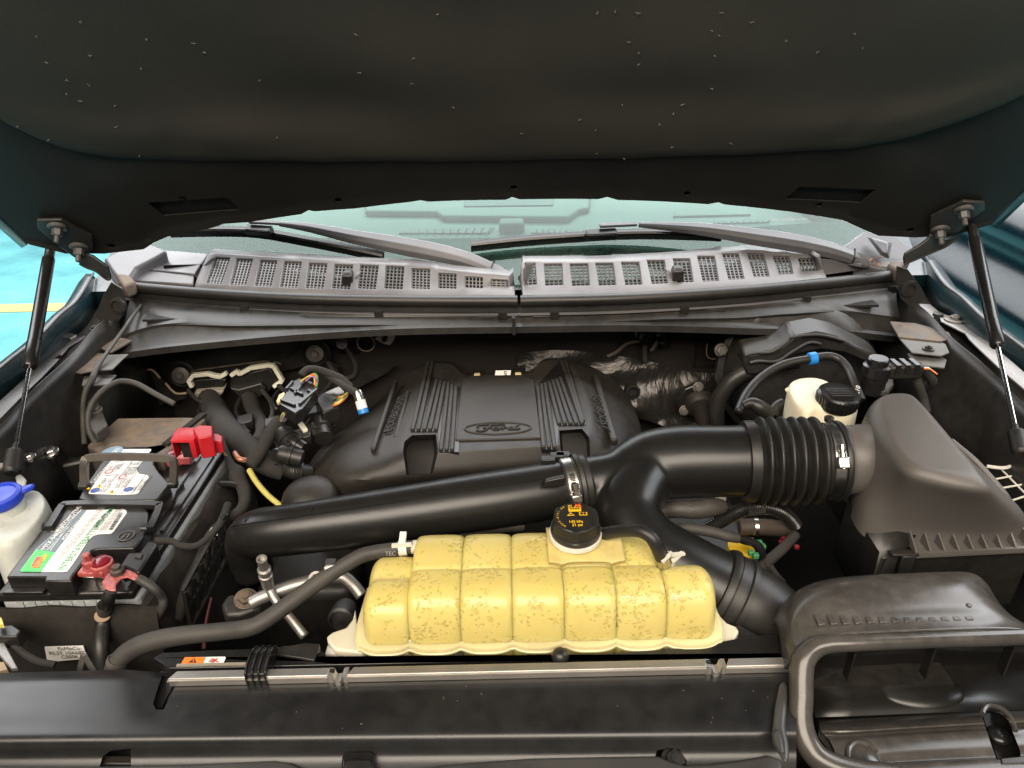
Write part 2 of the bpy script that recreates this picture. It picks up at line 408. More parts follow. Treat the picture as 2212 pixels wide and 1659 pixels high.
def thing(name, label, cat, loc=(0, 0, 0), group=None):
    o = bpy.data.objects.new(name, None)
    COL.objects.link(o)
    o.location = loc; o.empty_display_size = 0.02
    return tag(o, label, cat, group)
def tag(o, label, cat=None, group=None, kind=None):
    o['label'] = label
    if cat: o['category'] = cat
    if group: o['group'] = group
    if kind: o['kind'] = kind
    return o
def struct(o):
    o['kind'] = 'structure'
    return o
def bevel(o, wd=0.002, seg=2, ang=30):
    m = o.modifiers.new('bevel', 'BEVEL'); m.width = wd; m.segments = seg; m.limit_method = 'ANGLE'; m.angle_limit = R(ang); m.harden_normals = False
    return o
def subsurf(o, l=2):
    m = o.modifiers.new('subsurf', 'SUBSURF'); m.levels = l; m.render_levels = l
    o.data.polygons.foreach_set('use_smooth', [True] * len(o.data.polygons))
    return o
def solid(o, t, off=-1):
    m = o.modifiers.new('solidify', 'SOLIDIFY'); m.thickness = t; m.offset = off
    return o
CUTS = []
def cut(o, mb, m='dark'):
    c = mb.build('cutter', m); CUTS.append((o, c)); return o
def text(name, s, pos, xd, yd, size, m, parent, ext=0.0, shear=0.0, sx=1.0, bold=0.0):
    cu = bpy.data.curves.new(name, 'FONT')
    cu.body = s; cu.size = size; cu.extrude = ext; cu.shear = shear; cu.offset = bold; cu.resolution_u = 3
    cu.align_x = 'LEFT'
    cu.materials.append(M[m])
    o = bpy.data.objects.new(name, cu); COL.objects.link(o)
    xd = V(xd).normalized(); yd = (V(yd) - xd * V(yd).dot(xd)).normalized(); zd = xd.cross(yd)
    mw = Matrix(((xd.x * sx, yd.x, zd.x, pos[0]), (xd.y * sx, yd.y, zd.y, pos[1]), (xd.z * sx, yd.z, zd.z, pos[2]), (0, 0, 0, 1)))
    if parent is not None: adopt(o, parent)
    o.matrix_basis = mw
    return o
def bolt(name, c, axis, r, m, parent, washer=1.5, h=0.6, label=None):
    mb = MB(); ax = V(axis).normalized()
    mb.lathe(c, ax, [(r * washer, -r * 0.3), (r * washer, r * 0.12), (r * washer * 0.92, r * 0.2)], 20)
    mb.lathe(V(c) + ax * r * 0.15, ax, [(r, 0), (r, r * h), (r * 0.85, r * (h + 0.12))], 6)
    mb.lathe(V(c) + ax * r * 0.15, ax, [(r * 0.5, 0), (r * 0.5, r * (h + 0.35))], 10)
    return mb.build(name, m, parent, 30)
def T(pts, k=6, n=14, fn=None, cap=True):
    """tube from (u, v, z, radius in survey px) stations"""
    q = []
    for u, v, z, r in pts:
        p = W((u, v), z=z); q.append((p.x, p.y, p.z, pm(p, r)))
    q = cr(q, k)
    mb = MB(); mb.tube([V(a[:3]) for a in q], [a[3] for a in q], n, cap)
    return mb
def Tpath(pts, k=6):
    q = []
    for u, v, z, r in pts:
        p = W((u, v), z=z); q.append((p.x, p.y, p.z, pm(p, r)))
    q = cr(q, k)
    return [V(a[:3]) for a in q], [a[3] for a in q]
# ================================================================ setting
o = MB().box((-11, -4, -0.05), (11, 14, 0)).build('floor', 'floor'); struct(o)
ya, yb = W((60, 673), z=0.004).y, W((60, 656), z=0.004).y
o = MB().box((-9, ya, 0.001), (-1.3, yb, 0.005)).build('floor_line', 'floorline'); struct(o)
o = MB().box((-1.75, 1.9, 0.001), (-1.60, 3.6, 0.005)).build('floor_line', 'ylw'); struct(o)
# engine bay shell: firewall, inner fenders and the dark floor under the engine
fw = MB().box((-0.80, 1.43, 0.55), (0.80, 1.46, 1.20)).build('firewall', 'brown'); struct(fw)
for (c, pts) in ((B1, [(1265, 905), (1300, 870), (1335, 895), (1320, 925), (1285, 928)]),):
    pass
hp = W(B1(1300, 900), y=1.43)
cut(fw, MB().lathe(hp + V((0, -0.02, 0)), (0, 1, 0), [(0.0175, 0), (0.0175, 0.035)], 20))
hp2 = W(B1(1205, 890), y=1.43)
cut(fw, MB().box((hp2.x - 0.022, 1.41, hp2.z - 0.03), (hp2.x + 0.022, 1.445, hp2.z + 0.03)))
hp3 = W(B2(1215, 880), y=1.43)
cut(fw, MB().box((hp3.x - 0.055, 1.41, hp3.z - 0.045), (hp3.x + 0.07, 1.445, hp3.z + 0.045)))
o = MB().lathe(hp + V((0, -0.001, 0)), (0, 1, 0), [(0.0175, 0), (0.0205, 0), (0.0205, 0.003), (0.0175, 0.003)], 20, False, False).build('hole_rim', 'tan', fw)
o = MB().tube(cr([W(B2(1150, 850), y=1.428), W(B2(1148, 900), y=1.428), W(B2(1165, 925), y=1.428), W(B2(1225, 930), y=1.428)], 5), 0.0016, 6).build('hole_rim', 'tan', fw)
struct(MB().box((-0.90, 0.10, 0.55), (0.90, 1.46, 0.58)).build('bay_floor', 'dark'))
struct(MB().box((-0.92, 0.12, 0.56), (0.92, 0.50, 0.90)).build('bumper_beam', 'dark'))
for s in (-1, 1):
    nm = 'inner_fender_left' if s < 0 else 'inner_fender_right'
    o = MB().prism([V((s * 0.775, 0.30, 0.56)), V((s * 0.775, 1.44, 0.56)), V((s * 0.775, 1.44, 1.10)), V((s * 0.80, 0.95, 1.06)), V((s * 0.80, 0.30, 1.04))], (s * 0.012, 0, 0)).build(nm, 'metal_dark')
    struct(o)
    o = MB().prism([V((s * 0.80, 1.40, 0.56)), V((s * 0.80, 1.40, 1.18)), V((s * 0.80, 1.50, 1.20)), V((s * 0.80, 1.64, 1.29)), V((s * 0.80, 2.7, 1.38)), V((s * 0.80, 2.7, 0.56))], (s * 0.08, 0, 0)).build('cab_side_' + ('left' if s < 0 else 'right'), 'tealpanel'); struct(o)
# fender top: outer lip, gutter and rail, one thing per side
def fender(s):
    side = 'left' if s < 0 else 'right'
    lip = [W(D1(420, 720), z=1.20), W(D1(530, 900), z=1.195), W(D1(640, 1040), z=1.19), W(D1(800, 1160), z=1.185), W(D1(1050, 1400), z=1.175), W(D1(1400, 1659), z=1.165), W((2260, 790), z=1.155), W((2330, 850), z=1.15), V((0.86, 0.62, 1.14)), V((0.86, 0.3, 1.12))]
    f = lambda p, dx, dz: V((s * (p.x + dx), p.y, p.z + dz))
    lip = [V(q) for q in cr([tuple(p) for p in lip], 4)]
    t = thing('front_fender', ('left' if s < 0 else 'right') + ' front fender of the open truck with dark gutter, beside ' + ('turquoise floor' if s < 0 else 'teal car'), 'fender', (s * 0.86, 0.9, 0.6), 'front fenders')
    prof = [(0.075, -0.32), (0.06, -0.10), (0.035, -0.02), (0.012, 0.0), (0.0, -0.001), (-0.006, -0.012), (-0.010, -0.05), (-0.05, -0.055), (-0.056, -0.03)]
    mb = MB(); mb.sheet([[f(p, dx, dz) for dx, dz in prof[:7]] for p in lip])
    o = mb.build('outer_panel', 'tealpanel', t, 50); solid(o, 0.002)
    mb = MB(); mb.sheet([[f(p, dx, dz) for dx, dz in prof[6:]] for p in lip])
    o = mb.build('gutter', 'metal_dark', t, 30); solid(o, 0.0015)
    mb = MB(); mb.sheet([[f(p, dx, dz) for dx, dz in ((-0.056, -0.032), (-0.060, -0.050), (-0.064, -0.085), (-0.08, -0.14), (-0.09, -0.24))] for p in lip])
    o = mb.build('apron', 'metal_dark', t, 30); solid(o, 0.0015)
    # pinch-weld edge catches the light
    mb = MB(); mb.tube([f(p, -0.004, 0.001) for p in lip], 0.0022, 8); mb.build('edge_trim', 'metal_dark', t)
    return t, lip
FEND = {s: fender(s) for s in (-1, 1)}

# neighbouring teal car on the right
t = thing('parked_car', 'glossy dark teal car parked right of the open truck', 'car', (3.2, 3.2, 0))
def carx(yy):          # flank position
    return 1.62 + 0.0 * yy
rows = []
prof = [(0.0, 0.35), (0.0, 0.62), (-0.05, 0.74), (-0.055, 0.80), (0.03, 0.86), (0.06, 0.92), (0.02, 0.97), (0.03, 1.03), (0.10, 1.08), (0.22, 1.10), (0.30, 1.085), (0.36, 1.10), (0.55, 1.13), (1.0, 1.16)]
for yy, ins, dz in [(1.5, 0.00, -0.02), (2.2, 0.0, 0.0), (2.9, 0.0, 0.01), (3.5, 0.0, 0.01), (3.85, 0.03, 0.0), (4.02, 0.12, -0.03), (4.08, 0.30, -0.1)]:
    rows.append([V((1.66 + a + ins, yy, b + dz)) for a, b in prof])
o = MB().sheet(rows).build('body', 'teal', t, 60); subsurf(o, 2)
o = MB().prism([V((2.25, 2.0, 1.14)), V((2.25, 3.7, 1.14)), V((2.55, 3.7, 1.75)), V((2.55, 2.3, 1.75))], (0.02, 0, 0)).build('side_window', 'glassdark', t)
o = MB().box((2.2, 1.5, 1.10), (3.3, 3.9, 1.15)).build('belt_line', 'dark', t)
for k in range(4):
    o = MB().prism([V((2.02 + 0.12 * k, 1.8, 1.137 + 0.012 * k)), V((2.05 + 0.12 * k, 1.8, 1.139 + 0.012 * k)), V((2.05 + 0.12 * k, 3.6, 1.139 + 0.012 * k)), V((2.02 + 0.12 * k, 3.6, 1.137 + 0.012 * k))], (0, 0, 0.006)).build('trim_strip', 'chrome', t)
for yy in (2.3,):
    mb = MB(); mb.lathe((1.70, yy, 0.36), (1, 0, 0), [(0.2, 0), (0.36, 0.0), (0.37, 0.03), (0.37, 0.22), (0.2, 0.22)], 32); mb.build('wheel', 'rubber', t)

# ================================================================ hood
HA = R(50)
def hood(x, s, off=0.0):
    q = (x / 0.8) ** 2
    n = V((0, -math.sin(HA), -math.cos(HA)))
    return V((x, 1.28 - math.cos(HA) * s + 0.02 * q, 1.39 + math.sin(HA) * s - 0.116 * q)) + n * off
def hood_xs(uv, off=0.0):
    """pixel -> hood coordinates, by fixed point on the crowned surface"""
    x, q = 0.0, 0.0
    n = V((0, math.sin(HA), math.cos(HA)))
    for _ in range(30):
        q = (x / 0.8) ** 2
        p0 = V((0, 1.28 + 0.02 * q, 1.39 - 0.116 * q)) - n * off
        p = WP(uv, p0, n); x = p.x
    s = (p - p0).dot(V((0, -math.cos(HA), math.sin(HA))))
    return x, s
t = thing('hood', 'raised truck hood with black felt liner over the engine bay', 'hood', (0, 1.28, 1.39))
HOOD = t
edge_px = [C8(580, 470), C8(760, 430), C8(900, 400), C8(960, 360), C8(1050, 320), C8(1330, 265), C8(1400, 240), C8(1560, 230), C8(1880, 180), C8(1925, 155), C8(1960, 163), C8(2212, 145), B1(1540, 92), B1(1600, 82), B1(1640, 90), B1(2060, 80), B1(2095, 64), B1(2140, 78), B2(590, 72), B2(635, 60), B2(690, 76), B2(1150, 98), B2(1200, 88), B2(1240, 100), B2(1600, 140), B2(1840, 180), B2(1950, 230), B2(2020, 260), B2(2150, 285), B3(600, 322)]
E = [hood_xs(p) for p in edge_px]
E.sort()
xl, xr = E[0][0], E[-1][0]
E = [(-0.84, 0.10), (-0.80, 0.05), (-0.74, 0.02)] + [e for e in E if -0.70 < e[0] < 0.70] + [(0.74, 0.02), (0.80, 0.05), (0.84, 0.10)]
def es(x):
    for (a, b), (c, d) in zip(E, E[1:]):
        if a <= x <= c: return b + (d - b) * (x - a) / max(1e-6, c - a)
    return 0.1
xs = sorted(set([e[0] for e in E] + [-0.84 + 1.68 * i / 44 for i in range(45)]))
# inner panel: flat pressing behind the liner, with a rolled step at mid height
srows = [0.0, 0.004, 0.012, 0.03, 0.05, 0.065, 0.075, 0.085, 0.10, 0.13, 0.19, 0.215, 0.4, 0.7, 1.0, 1.12]
def inner_off(x, d):
    o = 0.010 + 0.004 * (d < 0.006)
    if d > 0.19: o -= 0.012 * min(1, (d - 0.19) / 0.025) * max(0, min(1, (0.72 - abs(x)) / 0.1))
    return o
rows = []
for d in srows:
    r = []
    for x in xs:
        s = es(x); ss = s + d * (1.12 - s) / 1.12
        r.append(hood(x, ss, inner_off(x, d)))
    rows.append(r)
mb = MB(); mb.sheet(rows)
ip = mb.build('inner_panel', 'hoodpanel', t, 40); solid(ip, 0.002)
mb = MB(); mb.sheet([[hood(x, es(x) - 0.003 + d * (1.14 - es(x)) / 1.12, -0.045 + 0.058 * max(0, 0.03 - d) / 0.03) for x in xs] for d in srows])
o = mb.build('outer_skin', 'teal', t, 60); solid(o, 0.002)
for s in (-1, 1):      # side flanges, teal painted
    rows = []
    for d in [0.10 + 0.1 * i for i in range(11)]:
        rows.append([hood(s * 0.838, d, 0.008), hood(s * 0.850, d - 0.006, 0.010), hood(s * 0.866, d - 0.012, 0.006), hood(s * 0.872, d - 0.014, -0.012), hood(s * 0.868, d - 0.014, -0.045)])
    o = MB().sheet(rows).build('side_flange', 'tealpanel', t, 50); solid(o, 0.002)
# the two trapezoid openings
for pts in ([C8(918, 155), C8(1415, 122), C8(1490, 200), C8(1015, 236)], [B2(1550, 110), B2(1625, 45), B2(2015, 62), B2(1935, 128)]):
    q = [hood_xs(p, 0.012) for p in pts]
    mb = MB(); n = V((0, math.sin(HA), math.cos(HA)))
    P3 = [hood(x, s, 0.03) for x, s in q]
    mb.prism(P3, n * 0.05)
    cut(ip, mb)
    mb = MB(); cxq = sum(x for x, s in q) / 4; csq = sum(s for x, s in q) / 4; mb.prism([hood(cxq + (x - cxq) * 1.25, csq + (s - csq) * 1.9, 0.001) for x, s in q], n * 0.002)
    mb.build('opening_shade_sheet', 'dark', t)  # near-black sheet added to darken the openings and stop light bleeding through
# small holes in the rear lip
for p in [C8(1140, 122), C8(2105, 133), B1(1150, 117), B2(160, 45), B2(1048, 76), B2(1725, 134), C8(695, 418), D1(230, 420), C8(372, 260), D1(800, 128)]:
    x, s = hood_xs(p, 0.01)
    c = hood(x, s, 0.03)
    e = V((0, math.sin(HA), math.cos(HA)))
    r = 0.006 if p not in () else 0.012
    cut(ip, MB().lathe(c, e, [(r, 0), (r, 0.05)], 12))
# liner: quilted felt pad
lb = [(0, 265), (60, 300), (150, 335), (250, 352), (420, 358), (700, 361), (950, 360), (1106, 357), (1350, 353), (1600, 346), (1830, 333), (1950, 312), (2060, 278), (2150, 245), (2212, 215)]
LB = sorted(hood_xs(p, 0.02) for p in lb)
def ls(x):
    if x <= LB[0][0]: return LB[0][1] + (LB[0][0] - x) * 3.0
    if x >= LB[-1][0]: return LB[-1][1] + (x - LB[-1][0]) * 3.0
    for (a, b), (c, d) in zip(LB, LB[1:]):
        if a <= x <= c: return b + (d - b) * (x - a) / (c - a)
lx = [-0.79 + 1.58 * i / 90 for i in range(91)]
def pad(x, d):
    e = min(1.0, d / 0.035)
    o = 0.004 + 0.020 * math.sqrt(max(0.0, 1 - (1 - e) ** 2))
    o += 0.0025 * math.sin(x * 7.0 + 1.0) * math.sin(d * 16 + x * 2) * min(1, d / 0.1) + 0.0015 * math.sin(x * 15 + d * 21) * min(1, d / 0.1)
    # broad pressed panels
    for (cx, cd_, rx, rd, h) in ((-0.25, 0.13, 0.22, 0.055, -0.006), (0.22, 0.14, 0.2, 0.05, -0.006), (-0.5, 0.07, 0.18, 0.03, 0.006), (0.55, 0.07, 0.18, 0.03, 0.006), (0.0, 0.32, 0.3, 0.1, -0.01)):
        g = ((x - cx) / rx) ** 2 + ((d - cd_) / rd) ** 2
        o += h * math.exp(-g * 1.2)
    for cx in (-0.49, 0.52):      # fastener dimples
        g = math.hypot(x - cx, (d - 0.065))
        if g < 0.026: o -= 0.003 * min(1, (0.026 - g) / 0.006)
    return o
rows = []
for d in [0, 0.001, 0.003, 0.006, 0.01, 0.016, 0.024, 0.034] + [0.034 + 0.016 * i for i in range(1, 30)] + [0.6, 0.75]:
    rows.append([hood(x, min(ls(x) + d, 1.05), pad(x, d) if ls(x) + d < 1.0 else 0.004) for x in lx])
MB().sheet(rows).build('liner', 'liner', t, 180)
# lint and burrs stuck in the liner
mb = MB()
spots = [B4(625, 183), B4(835, 200), B4(878, 238), B4(390, 247), B4(605, 307), B4(200, 272), B4(290, 350), B4(385, 374), B4(283, 410), B4(347, 442), B4(493, 463), B4(1120, 368), B4(1553, 325), B4(1535, 160), B4(1197, 598), B4(600, 683), B4(205, 610), B4(78, 555), B4(503, 548), B4(1780, 372), B4(1785, 263), B4(1958, 473), B4(350, 110), B4(155, 160), B4(1895, 92), B5(373, 80), B5(448, 72), B5(547, 78), B5(912, 72), B5(868, 145), B5(895, 163), B5(1037, 110), B5(548, 240), B5(878, 247), B5(545, 290), B5(868, 398), B5(740, 467), B5(295, 525), B5(360, 568), B5(700, 505), B5(370, 668), B5(490, 700), B5(945, 625), B5(1318, 232), B5(1478, 152), B5(40, 578), B5(480, 470), B5(505, 198), B5(1180, 190), B5(1515, 212), B5(640, 545), B5(690, 642)]
for p in spots:
    x, s = hood_xs(p, 0.028)
    d = max(0.0, s - ls(x))
    c = hood(x, s, pad(x, d) + 0.001)
    for k in range(rnd.choice((2, 3, 3, 4))):
        a = rnd.uniform(0, 6.28); l = rnd.uniform(0.0015, 0.0042)
        dv = V((math.cos(a), -math.cos(HA) * math.sin(a), math.sin(HA) * math.sin(a))) * l
        nn = V((0, -math.sin(HA), -math.cos(HA)))
        mb.tube([c, c + dv * 0.5 + nn * 0.0012, c + dv + nn * 0.0004], [0.00035, 0.00045, 0.00015], 4)
o = mb.build('lint', 'lint', t); o['kind'] = 'stuff'
# hinge brackets with bolts
def hinge(side, bolts):
    f = (lambda a: a)
    q = [hood_xs(p, 0.03) for p in ([D3(330, 200), D3(560, 195), D3(850, 350), D3(860, 470), D3(760, 560), D3(690, 550), D3(540, 440), D3(340, 275)] if side < 0 else [D1(1060, 180), D1(830, 165), D1(470, 335), D1(450, 470), D1(640, 560), D1(800, 480), D1(890, 370), D1(1060, 260)])]
    n = V((0, math.sin(HA), math.cos(HA)))
    o = MB().prism([hood(x, s, 0.016) for x, s in q], -n * 0.006).build('hinge_plate', 'metal_dark', HOOD, 30); bevel(o, 0.0015)
    # arm from plate down to the cowl corner
    pth = [D3(700, 500), D3(800, 570), D3(930, 640), D3(1010, 690)] if side < 0 else [D1(700, 560), D1(560, 590), D1(380, 680), D1(180, 770)]
    zs = [1.275, 1.26, 1.235, 1.215]
    pp = [D3(*p) for p in ((690, 520), (790, 470), (860, 490), (930, 540), (1000, 590), (1030, 690), (995, 712), (900, 640), (800, 600), (740, 565))] if side < 0 else [D1(*p) for p in ((450, 470), (640, 545), (760, 500), (640, 600), (510, 660), (380, 715), (170, 805), (165, 740), (180, 685), (330, 600), (430, 525))]
    o = MB().prism([W(p, y=1.245) for p in pp], (0, 0.006, 0)).build('hinge_arm', 'metal_dark', HOOD, 30); bevel(o, 0.0015)
    mb = MB(); mb.tube(cr([tuple(W(p, y=1.243)) for p in (pp[4:] if side < 0 else pp[1:7])], 4), 0.002, 6); mb.build('arm_flange', 'metal_dark', HOOD)
    for b in bolts:
        x, s = hood_xs(b, 0.024)
        c = hood(x, s, 0.022)
        bo = MB()
        ax = (V((0, -math.sin(HA), -math.cos(HA))) + V((0, -0.1, -0.6))).normalized()
        bo.lathe(c, ax, [(0.015, -0.004), (0.016, 0.001), (0.014, 0.003)], 20)
        bo.lathe(c, ax, [(0.0085, 0.003), (0.0085, 0.013), (0.0075, 0.015)], 6)
        bo.lathe(c, ax, [(0.0045, 0.015), (0.0045, 0.026), (0.0035, 0.027)], 12)
        bo.build('bolt', 'shelf', HOOD, 30)
hinge(-1, [D3(535, 235), D3(735, 420)])
hinge(1, [D1(815, 225), D1(560, 440)])
# ================================================================ windshield, dashboard
GP = V((0, 1.40, 1.215)); GS = R(28)
GN = V((0, -math.sin(GS), math.cos(GS)))
def G(uv, off=0.0):
    return WP(uv, GP + GN * off, GN)
def gp(x, s, off=0.0):      # s metres up the glass, slightly bowed
    q = (x / 0.8) ** 2
    return GP + V((x, math.cos(GS) * s + 0.10 * q, math.sin(GS) * s)) + GN * off
t = thing('windshield', 'pale green tinted truck windshield above the cowl grille', 'windshield', (0, 1.4, 1.215))
xs_ = [-0.80 + 1.6 * i / 24 for i in range(25)]
o = MB().sheet([[gp(x, s) for x in xs_] for s in (-0.05, 0.0, 0.1, 0.2, 0.35, 0.6, 0.85)]).build('glass', 'glass', t, 180)
o = MB().sheet([[gp(x, s, -0.004) for x in xs_] for s in (-0.06, 0.03, 0.09)]).build('frit_band', 'frit', t, 180)
p = G(B2(1472, 222), 0.003)
text('lettering', 'SoundScreen', p, (1, 0, 0), (0, math.cos(GS), math.sin(GS)), 0.0155, 'p_grey', t, shear=0.25)
d = thing('dashboard', 'grey dashboard top seen through the windshield', 'dashboard', (0, 1.8, 1.15))
DZ = 1.185
o = MB().box((-0.80, 1.53, 1.08), (0.80, 2.7, DZ)).build('dash_top', 'dash', d); bevel(o, 0.02, 3)
def dq(pts, z0, z1):
    return MB().prism([W(p, z=z0) for p in pts], (0, 0, z1 - z0))
o = dq([B2(0, 235), B2(440, 232), B2(500, 190), B2(540, 180), B2(560, 60), B2(2000, 20), B1(1000, 0), B1(1620, 60), B1(1600, 205), B1(1700, 213), B1(1760, 240)][:0] or [B1(1720, 240), B1(1690, 214), B1(1300, 212), B1(1300, 60), B2(560, 40), B2(545, 182), B2(495, 190), B2(440, 232)], DZ + 0.001, DZ + 0.018).build('centre_pad', 'dash', d); bevel(o, 0.006, 3)
o = dq([B1(1835, 165), B1(1840, 60), B2(365, 60), B2(362, 150)], DZ + 0.016, DZ + 0.022).build('speaker_grille', 'dashdark', d); bevel(o, 0.002)
for pts, nb in (([B1(1480, 306), B1(1480, 286), B1(2000, 272), B1(1975, 305)], 12), ([B2(250, 287), B2(262, 265), B2(530, 262), B2(525, 285)], 9), ([B2(1180, 238), B2(1185, 225), B2(1478, 215), B2(1470, 230)], 9)):
    o = dq(pts, DZ + 0.001, DZ + 0.004).build('defroster_vent', 'dashdark', d)
    for i in range(nb):
        k = (i + 0.5) / nb
        a = W(pts[0], z=DZ + 0.006).lerp(W(pts[3], z=DZ + 0.006), k); b = W(pts[1], z=DZ + 0.006).lerp(W(pts[2], z=DZ + 0.006), k)
        MB().bar(a, b, 0.004, 0.004).build('louvre', 'dash', o)
o = dq([B2(975, 205), B2(985, 178), B2(1345, 165), B2(1375, 195)], DZ + 0.001, DZ + 0.006).build('inset_panel', 'dash', d); bevel(o, 0.002)
c = W(B2(150, 285), z=DZ)
o = MB().box((c.x - 0.032, c.y - 0.01, DZ), (c.x + 0.032, c.y + 0.05, DZ + 0.028)).build('sensor_pod', 'dash', d); bevel(o, 0.008, 3)
mb = MB()
for k in range(4): mb.box((c.x - 0.022, c.y - 0.0125, DZ + 0.005 + 0.005 * k), (c.x + 0.02 - 0.006 * (k % 2), c.y - 0.0115, DZ + 0.0072 + 0.005 * k))
mb.build('sensor_print', 'dashdark', o)
# faint left pillar and roof rail seen through the glass
# ================================================================ cowl
SZ = 1.20
seal_px = [PP(262, 618), PP(420, 632), PP(650, 645), PP(900, 650), PP(1122, 650), PP(1350, 645), PP(1600, 630), PP(1800, 610), PP(1938, 594)]
SEAL = [V(q) for q in cr([tuple(W(p, z=SZ - 0.008)) for p in seal_px], 6)]
sx0 = W((1121, 645), z=SZ).x
# left and right weatherstrip halves
def seal_half(sel, label):
    t = thing('weatherstrip', label, 'weatherstrip', sel[len(sel) // 2], 'cowl weatherstrip halves')
    dirs = []
    def off(p, dy, dz): return V((p.x, p.y + dy, p.z + dz))
    loops = []
    for p in sel:
        loops.append([off(p, 0.012 * math.cos(a) * 0.95, 0.011 * math.sin(a)) for a in [2 * math.pi * i / 14 for i in range(14)]])
    MB().loft(loops).build('bulb', 'rubber', t, 60)
    loops = [[off(p, -0.004, -0.010), off(p, -0.010, -0.012), off(p, -0.011, -0.019), off(p, -0.004, -0.020)] for p in sel]
    MB().loft(loops).build('carrier', 'rubber', t)
    loops = [[off(p, -0.002, -0.020), off(p, -0.014, -0.021), off(p, -0.014, -0.024), off(p, -0.002, -0.024)] for p in sel]
    MB().loft(loops).build('lip', 'cowl', t)
    for k in range(2, len(sel) - 1, 7):
        p = sel[k]
        MB().box((p.x - 0.008, p.y - 0.018, p.z - 0.030), (p.x + 0.008, p.y - 0.010, p.z - 0.017)).build('clip', 'plastic', t)
    return t
seal_half([p for p in SEAL if p.x < sx0 - 0.004] + [SEAL[0].lerp(SEAL[-1], 0) * 0 + V((sx0 - 0.003, min(p.y for p in SEAL), SZ - 0.008))], 'black rubber weatherstrip along the left half of the cowl')
seal_half([V((sx0 + 0.003, min(p.y for p in SEAL), SZ - 0.008))] + [p for p in SEAL if p.x > sx0 + 0.004], 'black rubber weatherstrip along the right half of the cowl')

def ysl(x):
    P = SEAL
    for a, b in zip(P, P[1:]):
        if a.x <= x <= b.x: return a.y + (b.y - a.y) * (x - a.x) / max(1e-6, b.x - a.x)
    return P[0].y if x < 0 else P[-1].y
zf, zb = SZ + 0.006, SZ + 0.042
Lw = []
xtl = [475, 595, 725, 855, 990, 1130, 1270, 1410, 1550, 1695, 1840, 1985]; ytl = [430, 437, 445, 452, 460, 467, 470, 475, 490, 515, 535, 552]
xbl = [428, 558, 692, 830, 970, 1115, 1255, 1400, 1548, 1695, 1840, 1985]; ybl = [572, 580, 587, 594, 598, 600, 600, 600, 600, 598, 595, 590]
wt = [86, 90, 92, 96, 100, 100, 100, 100, 100, 98, 97, 95]; wb = [85, 88, 92, 95, 98, 98, 98, 100, 100, 98, 97, 95]
for i in range(12):
    f = 1.0 if i < 8 else (1 - (i - 7) * 0.16)
    Lw.append((B1(xtl[i], ytl[i]), B1(xtl[i] + wt[i], ytl[i] + 5), B1(xbl[i], ybl[i]), B1(xbl[i] + wb[i], ybl[i] + 4), f))
Rw = []
xtr = [218, 315, 447, 578, 710, 842, 975, 1100, 1228, 1355, 1487, 1617]; ytr = [435, 438, 438, 435, 430, 420, 412, 398, 385, 383, 398, 412]
wr = [52, 92, 92, 90, 92, 90, 88, 90, 86, 86, 84, 82]
xbr = [216, 322, 460, 597, 733, 868, 1000, 1130, 1262, 1392, 1520, 1640]; ybr = [548, 550, 552, 550, 548, 542, 535, 530, 520, 507, 493, 478]
wbr = [62, 92, 90, 88, 86, 86, 82, 84, 82, 80, 74, 72]
for i in range(12):
    f = 1.0 if i < 9 else 1 - (i - 8) * 0.12
    Rw.append((B2(xtr[i], ytr[i]), B2(xtr[i] + wr[i], ytr[i] - 1), B2(xbr[i], ybr[i]), B2(xbr[i] + wbr[i], ybr[i] - 3), f))
